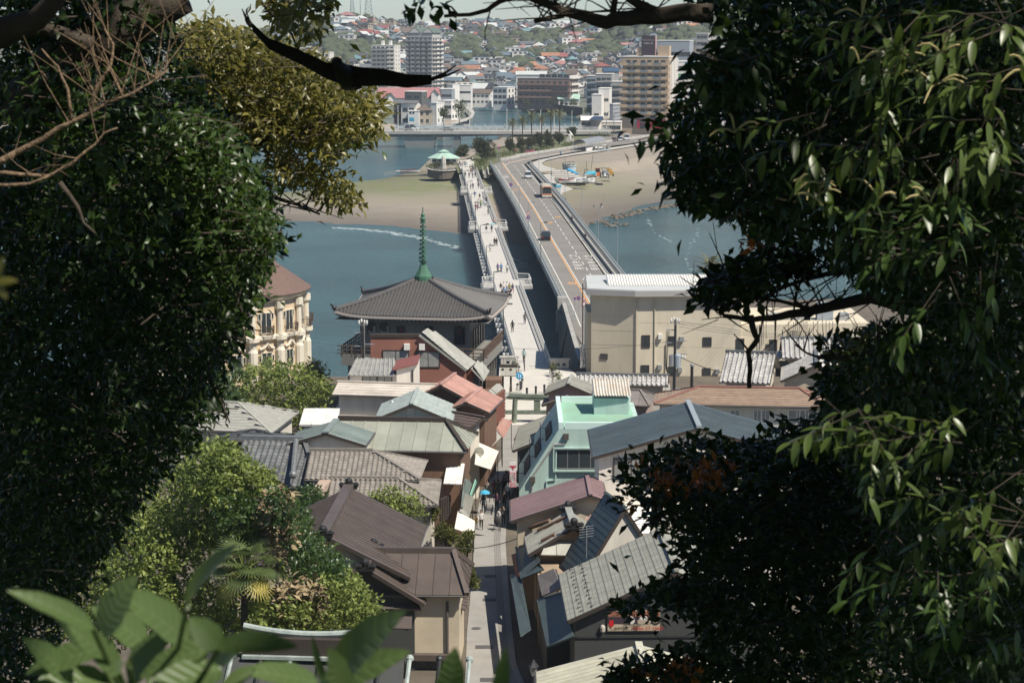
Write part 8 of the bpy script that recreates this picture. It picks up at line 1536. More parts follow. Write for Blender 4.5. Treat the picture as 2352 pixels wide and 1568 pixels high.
for x,y,z,d,m_ in((5.29,0,2.72,(.08,2.2,.42),orp),(5.31,0,2.66,(.08,1.7,.26),dark_metal),(5.29,0,.92,(.06,2.42,.22),orp),(0,-1.235,2.62,(10.3,.02,.16),orp),(0,1.235,2.62,(10.3,.02,.16),orp),(0,-1.235,.75,(10.3,.02,.3),orp),(0,1.235,.75,(10.3,.02,.3),orp),(-.5,0,3.12,(3.2,1.6,.26),busp),(3,0,3.1,(1.4,1.2,.2),busp)):mb=MB();mb.T=T;mb.box((x,y,z),d);mb.build('stripe' if m_ is orp else 'destination_panel' if m_ is dark_metal else 'roof_unit',m_,t)
vehicle('pickup_van','white light truck following the orange bus','truck',at(zQ(440,835)),rdir,4.7,1.75,2.0,solid('van_white',(.62,.63,.63)),.06,.02)
t,T=vehicle('taxi','black taxi van driving away on the left lane','taxi',at(zM(1000,1330)),rdir+math.pi,4.5,1.75,1.75,solid('taxi_black',(.012,.013,.018)),.2,.03)
for lab,x,y,pc_,sz,h in(('dark red car on the quay road behind the promenade',1785,262,(.12,.02,.02),(4.2,1.7,1.6),.3),('small white van on the quay road behind the red car',1885,255,(.6,.6,.6),(4.2,1.7,1.8),.3),('tall white minibus on the quay road beside the small van',1990,240,(.66,.66,.65),(5.4,1.9,2.4),.3)):vehicle('parked_van' if 'car' not in lab else 'parked_car',lab,'van' if 'car' not in lab else 'car',at(zQ(x,y),-.1),math.pi+h+1.2,*sz,solid(lab[:9].replace(' ','_'),pc_),.1,.02)
for lab,x,y,pc_,sz in(('white truck on the river bridge',860,yb+9,(.6,.61,.6),(6,2,2.6)),('dark car on the river bridge right of the pier',1715,yb+4,(.03,.035,.04),(4.2,1.7,1.45)),('blue grey car behind the rail of the river bridge',790,yb+4,(.1,.13,.16),(4.2,1.7,1.45))):vehicle('bridge_vehicle',lab,'truck' if 'truck' in lab else 'car',(rxy(Un(x))*y,y,zb_),0,*sz,solid(lab[:12].replace(' ','_'),pc_),.2,.05)
# people: one continuous skin-grown body per pose
skin_m=mat('skin',(.42,.26,.18),.6,0);hair_m=mat('hair_black',(.015,.012,.01),.5,0);shoe_m=mat('shoes',(.05,.045,.04),.7,0);CLO={}
def cloth(c):
 k='cloth_%02d%02d%02d'%tuple(int(x*99)for x in c);return mat(k,c,.85,0)
def body_mesh(nm,lf,rf,la,ra,sit=False):
 V,E,Rr=[],[],[]
 def v(p,r,par=None):V.append(p);Rr.append(r);(E.append((par,len(V)-1))if par is not None else None);return len(V)-1
 h=.50 if sit else .92;pel=v((0,0,h),.15);ch=v((0,.0,h+.24),.14,pel);up=v((0,0,h+.44),.15,ch);nk=v((0,.01,h+.56),.06,up);hd=v((0,-.015,h+.66),.09,nk);v((0,-.01,h+.78),.08,hd);v((0,-.115,h+.68),.018,hd)
 for s,f in((-1,lf),(1,rf)):
  hp=v((s*.09,0,h-.05),.10,pel)
  if sit:kn=v((s*.12,-.42,h-.02),.07,hp);an=v((s*.12,-.44,.08),.045,kn)
  else:kn=v((s*.10,-f*.5-.02,.50),.07,hp);an=v((s*.10,f*-.85+(.18 if f<0 else 0),.08+(.07 if f<0 else 0)),.045,kn)
  v((s*.11,V[an][1]-.16,.035+(V[an][2]-.08)*.7),.035,an)
 for s,(el,ha)in((-1,la),(1,ra)):
  sh=v((s*.19,0,h+.43),.065,up);e=v((s*.26,el[0],h+el[1]),.045,sh);w=v((s*.26,ha[0],h+ha[1]),.032,e);d=(Vector(V[w])-Vector(V[e])).normalized();pl=v(tuple(Vector(V[w])+d*.07),.032,w)
  for k in range(4):v(tuple(Vector(V[pl])+d*(.075-.012*abs(k-1.3))+Vector((0,(k-1.5)*.022,0))),.009,pl)
  v(tuple(Vector(V[w])+d*.07+Vector((-s*.045,-.02,0))),.01,w)
 me=bpy.data.meshes.new(nm);me.from_pydata(V,E,[]);o=bpy.data.objects.new(nm,me);COL.objects.link(o);o.modifiers.new('s','SKIN');sv=me.skin_vertices[0].data
 for i,r in enumerate(Rr):sv[i].radius=(r,r*(.8 if r>.12 else 1))
 sv[0].use_root=True;m2=o.modifiers.new('b','SUBSURF');m2.levels=m2.render_levels=1;dg=bpy.context.evaluated_depsgraph_get();out=bpy.data.meshes.new_from_object(o.evaluated_get(dg));bpy.data.objects.remove(o);out.materials.clear()
 for m in(skin_m,skin_m,skin_m,shoe_m):out.materials.append(m)
 for p in out.polygons:
  c=p.center;arm=abs(c.x)>.215;hand=(arm and c.z<h+min(la[1][1],ra[1][1])+.04)if not sit else False;p.use_smooth=True
  p.material_index=3 if c.z<.075 else 0 if(c.z>h+.52 or hand)else 1 if(c.z>h-.02 or arm)else 2
 hm=MB();hm.sm=True;hm.ball((0,.02,h+.73),.108,10,7,(.92,1.0,1.05));hm.ball((0,.06,h+.66),.085,8,5,(1,.8,1.2));eye=MB()
 for s in(-1,1):eye.ball((s*.035,-.098,h+.69),.011,5,4)
 eye.box((0,-.104,h+.62),(.045,.01,.01));return out,hm.mesh('hair',hair_m),eye.mesh('face',solid('face_dark',(.05,.025,.02))),h
dn=((.02,.20),(-.03,-.04));BM=[body_mesh('person_body',.12,-.16,((.06,.2),(-.02,-.02)),((-.02,.2),(-.16,-.02))),body_mesh('person_body',-.16,.14,((-.03,.2),(-.18,.0)),((.06,.2),(.02,-.02))),body_mesh('person_body',.02,.0,dn,dn),body_mesh('person_body',.03,.0,dn,((-.05,.22),(-.25,.36))),body_mesh('person_body',0,0,((-.1,.2),(-.3,.12)),((-.1,.2),(-.3,.12)),True)]
def person(lab,p,face,top,bot,pose=0,h=1.68,pack=None,group='visitors walking on the footbridge',z=0,hair=None,shorts=False,base=None):
 b=Vector(base)if base else at(p,z);t=thing('person',lab,'person',b,group);t.rotation_euler=(0,0,R(face));s=h/1.74;t.scale=(s,s,s);me,hm,em,hh=BM[pose];o=link('body',me,t)
 for i,m in((1,cloth(top)),(2,cloth(bot))):o.material_slots[i].link='OBJECT';o.material_slots[i].material=m
 ho_=link('hair',hm,t);link('face',em,t)
 if hair:ho_.material_slots[0].link='OBJECT';ho_.material_slots[0].material=cloth(hair)
 if pack:mb=MB();mb.ball((0,.2,hh+.28),.17,8,6,(.9,.6,1.35));link('backpack',mb.mesh('backpack',cloth(pack)),t)
 return t
def parasol(lab,p,col,h=1.95,z=0,tilt=.12):b=at(p,z);t=thing('umbrella',lab,'umbrella',b+Z*1.0);mb=MB();mb.tube([b+Vector((.22,-.1,1.0)),b+Vector((.2,-.1,h+.15))],.012,5);mb.build('shaft',steel,t);mb=MB();mb.lathe([(.5,h-.16),(.38,h),(.18,h+.1),(.01,h+.15)],b+Vector((.18,-.1,0)),8);mb.build('canopy',cloth(col),t)
K,Wt,Nv,Gy,Bl,Rd,Bg=(.02,.02,.022),(.62,.60,.57),(.03,.04,.08),(.2,.2,.2),(.08,.22,.42),(.18,.04,.05),(.4,.32,.22)
NE,AW=0,180
for a in((zA(1785,1530),'man in a purple shirt with a cap standing at the footbridge foot',90,(.09,.05,.09),K,2,1.72),(zA(1783,1448),'runner in a pale blue shirt and black shorts at the near footbridge',AW,(.3,.42,.42),K,0,1.72),(zA(1680,1185),'man in a black suit carrying a white bag',AW,K,K,1,1.75),(zA(1790,1112),'walker in grey with a dark shoulder bag ahead of the suited man',NE,(.1,.1,.11),Nv,0,1.72),(zA(1548,650),'walker in purple, left of a trio in mid bridge',NE,(.10,.06,.2),K,0,1.68),(zA(1579,648),'walker in bright blue, middle of the trio',NE,Bl,K,1,1.66),(zA(1632,653),'walker in white with black trousers, right of the trio',NE,Wt,K,0,1.68),(zA(1480,466),'lone walker in a white top before the dark couple',AW,Wt,Bg,2,1.64),(zA(1519,413),'left one of the couple in dark clothes',NE,(.05,.045,.04),K,0,1.72),(zA(1538,414),'right one of the couple in black',NE,K,K,1,1.68),(zA(1445,297),'person in a white skirt under a tilted black umbrella',NE,K,Wt,2,1.62),(zA(1493,294),'person in dark clothes under a pale blue umbrella',AW,Nv,Gy,0,1.66),(zA(1514,228),'person in pink by the right railing lookout',NE,(.4,.25,.24),Gy,2,1.62),(zA(1462,134),'person in white under a black umbrella',AW,Wt,K,0,1.62),(zA(1348,93),'person in maroon beside a small umbrella',NE,Rd,(.3,.25,.25),0,1.6),(zA(1366,95),'second person in maroon beside the umbrella',NE,Rd,(.2,.12,.14),1,1.64)):
 person(a[1],a[0],a[2],a[3],a[4],a[5],a[6])
for(x,y),c in(((1447,297),K),((1495,294),(.25,.5,.55)),((1464,134),K),((1346,93),(.12,.05,.06))):parasol('open umbrella over '+{1447:'the white skirt walker, black and tilted',1495:'the dark walker, pale blue',1464:'the white walker, black',1346:'the maroon pair, dark red'}[x],zA(x,y),c)
grp=[(1575,826,K,Wt,'in black at the upper left'),(1602,825,Wt,K,'in white at the top'),(1630,822,Wt,Bl,'in white and blue jeans at the top'),(1652,832,(.35,.3,.05),K,'in a yellow top'),(1681,834,Nv,(.3,.1,.1),'with red trousers at the right'),(1605,868,Bl,Nv,'in blue in the middle'),(1588,886,K,K,'in black at the lower left'),(1622,888,K,Gy,'in black at the centre front'),(1646,890,Rd,K,'in dark red at the centre'),(1667,886,Wt,K,'in white at the right'),(1638,918,(.45,.3,.28),K,'in pink at the front'),(1600,896,(.06,.07,.05),K,'in olive at the front left')]
for i,(x,y,c,d,l)in enumerate(grp):person('member of the tight crowd on the bridge '+l,zA(x,y),rnd.uniform(-40,40),c,d,i%3,rnd.uniform(1.55,1.72))
far=[(310,915,K,Bg,'in black with tan trousers'),(347,915,(.5,.45,.42),Gy,'in pale grey by the rail'),(295,975,Wt,Gy,'in white, left of a loose row'),(318,986,(.15,.18,.1),K,'in olive in a loose row'),(329,988,(.3,.4,.15),Gy,'in green in a loose row'),(350,976,(.3,.4,.45),Bl,'in pale blue in a loose row'),(367,985,Wt,K,'in white and black at the row end'),(379,950,K,Nv,'in navy close to the right rail'),(240,800,Nv,K,'in navy under a white parasol'),(216,800,(.4,.38,.36),K,'with a dark bag near the parasol'),(296,795,(.13,.05,.06),Nv,'in wine red by the right rail'),(294,752,K,Gy,'in a white cap by the right rail'),(160,680,K,Nv,'in black walking alone at the left'),(200,682,(.06,.06,.06),K,'in black, second from the left rail'),(237,688,(.1,.1,.12),K,'in dark grey at the far end'),(263,678,K,K,'in black at the far right rail'),(218,642,Rd,K,'in brown red at the far end'),(234,648,Nv,(.3,.35,.45),'in navy and jeans at the far end'),(238,612,(.05,.06,.06),Nv,'dark against the far plaza'),(224,516,K,K,'in black entering under the pines'),(233,514,Wt,K,'in white entering under the pines'),(98,562,Nv,K,'first at the left of the far gathering'),(112,568,Gy,K,'second of the far gathering'),(130,562,Wt,K,'in white in the far gathering'),(148,562,(.3,.1,.1),K,'in red in the far gathering'),(162,568,(.2,.38,.42),Gy,'in light blue in the far gathering'),(176,572,(.25,.4,.4),Wt,'in pale teal ending the far gathering'),(457,1178,(.42,.32,.3),Gy,'in beige by the right lookout')]
for i,(x,y,c,d,l)in enumerate(far):person('small distant walker '+l,zM(x,y),rnd.choice([0,180,20,160]),c,d,i%3,rnd.uniform(1.58,1.75))
parasol('open white parasol near the far walkers',zM(242,800),Wt)
SG='people in the shopping street'
for x,y,l,f,c,d,po2,h,pk in((487,1108,'woman in a grey dress walking alone in the street',NE,(.2,.19,.17),(.25,.24,.22),0,1.62,None),(578,1106,'walker with a dark red backpack',AW,(.06,.035,.03),K,0,1.68,(.12,.03,.03)),(627,1112,'walker with a green backpack',AW,(.03,.06,.04),K,1,1.7,(.04,.09,.05)),(610,1275,'person in a plum shirt in the shaded street',NE,(.13,.06,.09),K,0,1.72,None),(697,1088,'tall person in black at the banner',AW,K,K,2,1.74,None),(757,1142,'person in a white jacket by the mauve roof',AW,Wt,Nv,0,1.7,None),(708,1262,'person in dark brown behind the stroller',NE,(.05,.03,.025),K,1,1.66,None),(732,985,'dark haired person below the red banner',AW,(.04,.03,.03),K,2,1.7,None),(748,1000,'second person below the red banner in grey',NE,Gy,K,0,1.66,None),(698,1480,'broad man in black shirt and shorts beside the stroller',NE,K,(.03,.03,.035),0,1.8,None),(652,1478,'woman in white pushing the stroller',NE,Wt,(.55,.54,.5),3,1.62,None),(408,1520,'man in a white shirt holding a baby carrier',NE,Wt,K,1,1.7,None),(342,1512,'child in a yellow shirt at the cream awning',NE,(.45,.33,.06),Gy,2,1.15,None),(436,1310,'person in dark blue under the sky blue umbrella',AW,(.04,.06,.08),K,0,1.66,(.02,.03,.05))):person(l,zI(x,y),f,c,d,po2,h,pk,SG)
parasol('sky blue umbrella over a walker in the street',zI(428,1310),(.06,.36,.55),1.98)
b=at(zI(615,1525));t=thing('stroller','black baby stroller in the street','stroller',b);mb=MB();mb.ball(b+Z*.75,.32,8,6,(.9,.9,1.1));mb.build('seat',cloth(K),t);mb=MB();mb.tube([b+Vector((-.25,-.3,.15)),b+Vector((-.25,.4,1.05)),b+Vector((.25,.4,1.05)),b+Vector((.25,-.3,.15))],.025,5);mb.tube([b+Vector((-.25,.35,.15)),b+Vector((-.22,-.1,.8))],.025,5);mb.tube([b+Vector((.25,.35,.15)),b+Vector((.22,-.1,.8))],.025,5);mb.build('frame',dark_metal,t)
for sx in(-.27,.27):
 for sy in(-.3,.35):wheel(t,b+Vector((sx,sy,.13)),.13,.05)
for x,y,l,f,c in((zQ(950,484),0,'walker in bright blue on the promenade',AW,Bl),(zQ(2108,308),0,'walker in white on the far promenade',90,Wt),(zQ(465,405),0,'person in pale blue near the azaleas',0,(.25,.35,.42))):person(l,x,f,c,Nv,0,1.7,None,'people on the promenade',-.25)
person('angler sitting on a white box on the beach',None,-30,(.1,.1,.12),K,4,1.7,None,'people on the beach',hair=(.55,.2,.12),base=at(zQ(1590,1292),-3.1));b=at(zQ(1592,1292),-3.1);t=thing('cooler_box','white box under the sitting angler','box',b);mb=MB();mb.box(b+Vector((0,.08,.2)),(.5,.35,.38));mb.build('tub',white_paint,t);t=thing('fishing_rod','thin fishing rod of the sitting angler','rod',b);mb=MB();mb.tube([b+Vector((.2,-.3,.6)),b+Vector((.9,-1,3.4))],.015,4);mb.build('pole',dark_metal,t)
b=at(zQ(1472,1278),-3.1);t=thing('black_bag','small black bag left on the sand beside the angler','bag',b);mb=MB();mb.ball(b+Z*.2,.28,8,5,(1,.7,.9));mb.build('bag',cloth(K),t)
for x,y,l,c,dv in((258,890,'cyclist in bright blue riding across the footbridge',Bl,AW),(1272,1158,'cyclist in black by the right rail of the road bridge, farther one',K,NE),(1413,1345,'cyclist in black by the right rail of the road bridge, nearer one',K,NE)):
 b=at(zM(x,y));t=thing('bicycle','bicycle under the '+l[:26].replace('riding','')+(' rider nearer' if 'nearer' in l else ''),'bicycle',b,'bicycles on the bridges')
 for dy in(-.5,.5):mb=MB();mb.tube([b+Vector((0,dy+.32*math.cos(a),.33+.32*math.sin(a)))for a in np.linspace(0,6.283,13)],.025,4);mb.build('wheel',tyre_m,t)
 mb=MB();mb.tube([b+Vector((0,-.5,.33)),b+Vector((0,-.3,.95)),b+Vector((0,.2,.9)),b+Vector((0,.5,.33)),b+Vector((0,0,.3)),b+Vector((0,-.35,.85))],.025,5);mb.beam(b+Vector((-.25,-.33,1.0)),b+Vector((.25,-.33,1.0)),.03,.03);mb.build('frame',dark_metal,t);person(l,None,dv,c,Nv,4,1.7,None,'cyclists',base=b+Vector((0,.1,.42)))
 # TREES AND PLANTS IN FRONT
xs,ys=np.meshgrid(np.arange(-90,91,5.0),np.arange(-30,112,4.0));zh=36.5-.40*ys+(vnoise(xs,ys,14,4)-.5)*2.2;zh=np.where(ys<0,36.5+ys*.02,zh);zh=np.where(np.abs(xs-2)<12,np.minimum(zh,36-.44*ys),zh);zh=np.maximum(zh,-.6)
zh=np.where((xs<-14)&(ys>60),np.maximum(zh,np.minimum(13,.55*(-xs-13))-np.maximum(0,ys-100)*.6),zh)
n=xs.shape;i=np.arange(xs.size).reshape(n);F_=np.stack([i[:-1,:-1].ravel(),i[:-1,1:].ravel(),i[1:,1:].ravel(),i[1:,:-1].ravel()],1);tag(link('hillside',np_mesh('hillside',np.column_stack([xs.ravel(),ys.ravel(),zh.ravel()]),F_,grass_m,smooth=True)),kind='structure')
lf_dark=leafmat('shade_toned_glossy_leaves',(.009,.020,.006),(.028,.052,.013),.42,.14,(.07,.14,.02),.25,.8);lf_mid=leafmat('green_leaves',(.018,.036,.010),(.06,.105,.026),.38,.22,(.18,.30,.04),.5,.9);lf_olive=leafmat('olive_young_leaves',(.05,.055,.012),(.21,.185,.045),.38,.25,(.34,.32,.06),.45,.9)  # lf_dark: shade of the framing crowns is put into the leaf colour
lf_mag=leafmat('magnolia_leaves',(.012,.022,.007),(.034,.052,.015),.45,.12,(.09,.13,.02),.2,.8);lf_red=leafmat('young_red_leaves',(.16,.045,.015),(.48,.16,.03),.35,.3,(.55,.2,.03),.4,1.2);lf_lit=leafmat('sunlit_fresh_leaves',(.035,.06,.016),(.10,.145,.036),.36,.18,(.17,.25,.04),.45,1.0);lf_hill=leafmat('hill_shrub_leaves',(.07,.10,.022),(.22,.26,.06),.5,.22,(.26,.32,.06),.35,.25);lf_big=leafmat('broad_front_leaves',(.05,.09,.026),(.10,.15,.05),.42,.25,(.22,.32,.07),.4,3.0)  # lf_lit: fresh leaves in a lighter tone that carries the sunlight on them
lf_dry=leafmat('dry_vines',(.16,.115,.06),(.33,.26,.15),.9,.0,scale=.5);pale_bark=mat('pale_bark',(.22,.15,.095),.85,.3,6,dirt=(.09,.06,.035),bump=.5,bscale=30)
def in_poly(rng,poly,n):
 P=np.array(poly,float);lo,hi=P.min(0),P.max(0);out=np.zeros((0,2))
 while len(out)<n:q=rng.random((n*2,2))*(hi-lo)+lo;out=np.vstack([out,q[inside(q,poly)]])
 return out[:n]
def world(pts,ys_):
 xc=(pts[:,0]-1176)/KPX;yc=-(pts[:,1]-784)/KPX;d=np.column_stack([xc,_cp+yc*_sp,-_sp+yc*_cp]);return np.array(CAM)+d*(ys_/d[:,1])[:,None]
def leafy(t,poly,y0,y1,nc,k,size,m,seed,cr=.28,droop=.35,single=0,aspect=2.4,twigs=True,holes=0.0,name='foliage'):
 """clusters of leaves on short twigs filling a crown outline between two distances"""
 rng=np.random.default_rng(seed);pc_=in_poly(rng,poly,nc);yy=rng.uniform(y0,y1,nc)
 if holes:C0=world(pc_,yy);kp=vnoise(C0[:,0]*1.0+C0[:,1]*.3,C0[:,2]*1.0,cr*2.6,seed%7)>holes;pc_,yy=pc_[kp],yy[kp];nc=len(pc_)
 C=world(pc_,yy);ax=rng.normal(size=(nc,3));ax[:,2]=np.abs(ax[:,2])*.3-droop*.6;ax/=np.linalg.norm(ax,axis=1)[:,None];f=rng.random((nc,k))**.8
 P=C[:,None,:]+ax[:,None,:]*(f*cr*1.7)[:,:,None]+rng.normal(0,cr*.22,(nc,k,3));P=P.reshape(-1,3);dirs=np.repeat(ax,k,0)*.7+rng.normal(size=(nc*k,3))*.75;dirs[:,2]-=droop
 V,Fc=leaf_cloud(P,size,rng,.5,aspect,.0,dirs,.35,.2);xy=P-np.array(CAM);fz=xy[:,1]*_cp-xy[:,2]*_sp;px=np.column_stack([1176+KPX*xy[:,0]/fz,784-KPX*(xy[:,1]*_sp+xy[:,2]*_cp)/fz]);ok=inside(px+rng.normal(0,11,px.shape),poly)|(rng.random(len(P))<.02);P=P[ok];V=V.reshape(-1,5,3)[ok].reshape(-1,3);off=np.array(_org(t));V=V-off;o=np.argsort(np.linalg.norm(P-np.array(CAM),axis=1));V5=V.reshape(-1,5,3)
 F1=[(0,4,1),(1,4,2),(0,3,4),(3,2,4)]
 for i in o[:single]:me=bpy.data.meshes.new('leaf');c=V5[i].mean(0);me.from_pydata((V5[i]-c).tolist(),[],F1);me.materials.append(m);link('leaf',me,t,c)
 keep=np.ones(len(V5),bool);keep[o[:single]]=False;V6=V5[keep].reshape(-1,3);nl=keep.sum();kk=np.arange(nl)[:,None]*5;F6=np.concatenate([kk+q for q in F1],1).reshape(-1,3);tag(link(name,np_mesh(name,V6,F6,m),t),kind='stuff')
 if twigs:
  mb=MB()
  pt=np.array([px_at(q)for q in C+ax*cr*1.7]);ins=inside(pt,poly)
  for c,a in zip(C[ins][::2],ax[ins][::2]):c,a=Vector(c),Vector(a);mb.tube([c-a*cr*.5,c+a*cr*1.7],.006*size/.08,3,.003,cap=False)
  tag(mb.build('twigs',bark_m,t),kind='stuff')
def limb(t,pts,y,r0,r1,m=bark_m,name='branch',n=7,zf=None,ys_=None):
 P=[atd(zf(*p)if zf else p,(ys_[i]if ys_ else y))for i,p in enumerate(pts)];Q=[P[0]]
 for a,b in zip(P,P[1:]):L=(b-a).length;j=Vector((rnd.uniform(-1,1),rnd.uniform(-1,1),rnd.uniform(-1,1)))*L*.04;Q+=[a.lerp(b,.5)+j,b]
 mb=MB();mb.sm=True;mb.tube(Q,r0,n,r1);mb.build(name,m,t);return P
def side_twigs(t,P,n,L,r,m=bark_m,up=.3,seed=0):
 q=random.Random(seed);mb=MB()
 for _ in range(n):i=q.randrange(len(P)-1);a=P[i].lerp(P[i+1],q.random());d=Vector((q.uniform(-1,1),q.uniform(-.6,.6),q.uniform(-.6,1)+up)).normalized();l=L*q.uniform(.4,1);b=a+d*l;mb.tube([a,a.lerp(b,.5)+Vector((0,0,q.uniform(-.06,.1)*l)),b],[r,r*.6,r*.3],4,cap=False);e=b+Vector((q.uniform(-1,1),0,q.uniform(-.5,1))).normalized()*l*.5;mb.tube([a.lerp(b,.6),e],[r*.5,r*.2],3,cap=False)
 tag(mb.build('side_twigs',m,t),kind='stuff')
zL1=zoom(0,0,1.68);zR3=zoom(2400,800,1.3868);zR4=zoom(2400,1700,1.3868);zRT=zoom(2700,0,1.6848);zB2=zoom(0,1700,1.47)
tl=thing('dark_left_tree','dark glossy broadleaf tree filling the left side','tree',(-5.5,14,30));mb=MB();mb.tube([(-5.5,14,29),(-5.2,14.2,36),(-4.9,14.5,40),(-4.4,15,44)],.3,9,.14);mb.build('trunk',bark_m,tl)
PL=[(-60,-40),(330,-40),(400,60),(430,160),(520,260),(540,330),(590,420),(640,500),(655,560),(600,620),(575,700),(560,780),(500,880),(520,950),(470,980),(420,1060),(340,1140),(290,1220),(210,1320),(150,1420),(70,1620),(-60,1640)]
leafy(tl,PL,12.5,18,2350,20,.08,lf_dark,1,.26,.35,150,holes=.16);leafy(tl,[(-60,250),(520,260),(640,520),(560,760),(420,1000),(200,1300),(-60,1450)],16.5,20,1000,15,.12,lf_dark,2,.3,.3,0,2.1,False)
leafy(tl,[(330,250),(520,260),(645,510),(610,650),(560,780),(480,700),(430,500)],12.4,13.4,330,15,.075,lf_mid,3,.2,.3,130,holes=.2);leafy(tl,[(0,180),(260,120),(420,330),(380,600),(100,520)],12.0,13.0,110,12,.09,lf_mid,4,.2,.3,40)  # lighter green clusters stand for sunlit leaves on the dark crown
P=limb(tl,[(1230,-40),(1000,95),(830,190),(620,290),(420,420),(100,800)],13,.13,.2,bark_m,'branch',9,zL1);limb(tl,[(400,-30),(250,130),(120,180),(-40,235)],11.5,.05,.09,bark_m,'branch',8,zL1);limb(tl,[(0,250),(300,190),(620,300)],12.5,.03,.05,bark_m,'branch',6,zL1)
tb=thing('bare_branch','pale bare branch with peeling bark reaching in from the left edge','branch',atd(zL1(-60,1120),9.5));P=limb(tb,[(-60,1125),(60,1055),(200,980),(380,870),(590,770),(720,690),(900,625),(1010,560),(1130,470)],9.6,.019,.004,pale_bark,'limb',7,zL1);side_twigs(tb,P[3:],16,.5,.004,pale_bark,.9,3)
P=limb(tb,[(-60,1165),(150,1175),(330,1185),(500,1085),(640,970),(700,895),(790,860)],9.3,.011,.004,pale_bark,'limb',6,zL1);side_twigs(tb,P,6,.3,.003,pale_bark,.4,5);P=limb(tb,[(-60,1245),(200,1235),(330,1180)],9.2,.01,.006,pale_bark,'limb',6,zL1);P=limb(tb,[(600,770),(640,600),(740,450),(760,300),(680,150)],9.6,.012,.004,pale_bark,'limb',5,zL1);side_twigs(tb,P,10,.35,.003,pale_bark,1.2,9);P=limb(tb,[(480,810),(455,600),(390,450),(280,330)],9.6,.01,.004,pale_bark,'limb',5,zL1);limb(tb,[(400,1225),(520,1390),(560,1500),(640,1570)],9.5,.014,.006,bark_m,'limb',5,zL1)
to_=thing('olive_tree','sunlit olive green tree leaning out over the water at upper left','tree',(-5.0,24,28));mb=MB();mb.tube([(-6.7,24,27),(-6.5,24,35),(-4.4,24,39.5)],.2,8,.09);mb.build('trunk',bark_m,to_)
PO=[(385,65),(470,35),(560,70),(650,95),(745,130),(815,185),(885,235),(872,320),(800,330),(760,380),(690,330),(600,320),(520,330),(430,300)]
leafy(to_,PO,22.5,26,760,16,.125,lf_olive,11,.3,.25,150,2.6,holes=.12);leafy(to_,[(400,150),(560,140),(760,220),(860,320),(800,345),(700,330),(560,340),(440,330)],25,27.5,620,14,.13,lf_mid,12,.3,.3,0,2.4,False)
leafy(to_,[(640,330),(760,370),(830,430),(815,490),(760,500),(700,440),(560,400)],23,25,110,13,.12,lf_olive,13,.25,.4,40,2.6);leafy(to_,[(590,-40),(760,-40),(752,70),(690,110),(640,60)],15,17,60,13,.1,lf_olive,14,.22,.5,30,2.4)
P=limb(to_,[(1400,1130),(1520,1090),(1650,985),(1830,910),(2020,920)],23.5,.09,.03,bark_m,'branch',7,zL1);side_twigs(to_,P,26,1.0,.016,bark_m,0,6);P=limb(to_,[(1400,1120),(1600,1200),(1850,1330),(2150,1440)],23.5,.05,.012,bark_m,'branch',6,zL1);side_twigs(to_,P,30,1.0,.012,bark_m,0,7);P=limb(to_,[(1440,950),(1480,780),(1560,620),(1480,500)],23.5,.04,.015,bark_m,'branch',6,zL1);limb(to_,[(1740,0),(1860,130),(1960,230),(2000,330)],16,.016,.006,bark_m,'branch',5,zL1)
tr=thing('dark_right_tree','large dark tree filling the right side of the view','tree',(5.4,11.5,31));mb=MB();mb.tube([(5.6,11.5,30),(5.3,11.4,36),(5.0,11.2,40),(4.2,11,44)],.3,9,.15);mb.build('trunk',bark_m,tr)
PR=[(1560,-40),(2420,-40),(2420,1620),(2080,1600),(2000,1500),(2040,1300),(1980,1120),(1890,990),(1900,880),(1990,800),(2070,730),(2060,690),(1960,640),(1880,560),(1740,540),(1700,500),(1600,490),(1540,450),(1500,410),(1530,350),(1510,280),(1560,230),(1600,160),(1680,110),(1640,50)]
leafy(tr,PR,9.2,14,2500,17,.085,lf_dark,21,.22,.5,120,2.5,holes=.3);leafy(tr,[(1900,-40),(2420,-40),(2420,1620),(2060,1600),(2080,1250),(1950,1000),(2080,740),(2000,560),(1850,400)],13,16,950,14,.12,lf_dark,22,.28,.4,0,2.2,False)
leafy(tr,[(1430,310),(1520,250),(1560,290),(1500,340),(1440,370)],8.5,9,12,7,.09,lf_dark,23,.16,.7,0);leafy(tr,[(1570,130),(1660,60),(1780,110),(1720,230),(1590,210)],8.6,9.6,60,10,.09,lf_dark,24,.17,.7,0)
def blade_mesh(L,w,m,bend=.2,N=6):
 V,F=[],[]
 for i in range(N+1):f=i/N;ww=w*1.9*(f+.012)**.55*(1-f)**.8*(1+.05*math.sin(f*21+L*50))+.0005*L;z=-bend*L*f*f;V+=[(L*f,-ww,z+.22*ww),(L*f,0,z),(L*f,ww,z+.22*ww)]
 for i in range(N):F+=[(3*i,3*i+3,3*i+4,3*i+1),(3*i+1,3*i+4,3*i+5,3*i+2)]
 me=bpy.data.meshes.new('leaf');me.from_pydata(V,[],F);me.materials.append(m);me.polygons.foreach_set('use_smooth',[True]*len(F));return me
BLD=[blade_mesh(.105,.02,lf_lit,b)for b in(.1,.25,.45)];BLK=[blade_mesh(.105,.02,lf_mid,b)for b in(.1,.3)];catk=mat('catkin',(.42,.36,.17),.9,.2,20);r=random.Random(8)
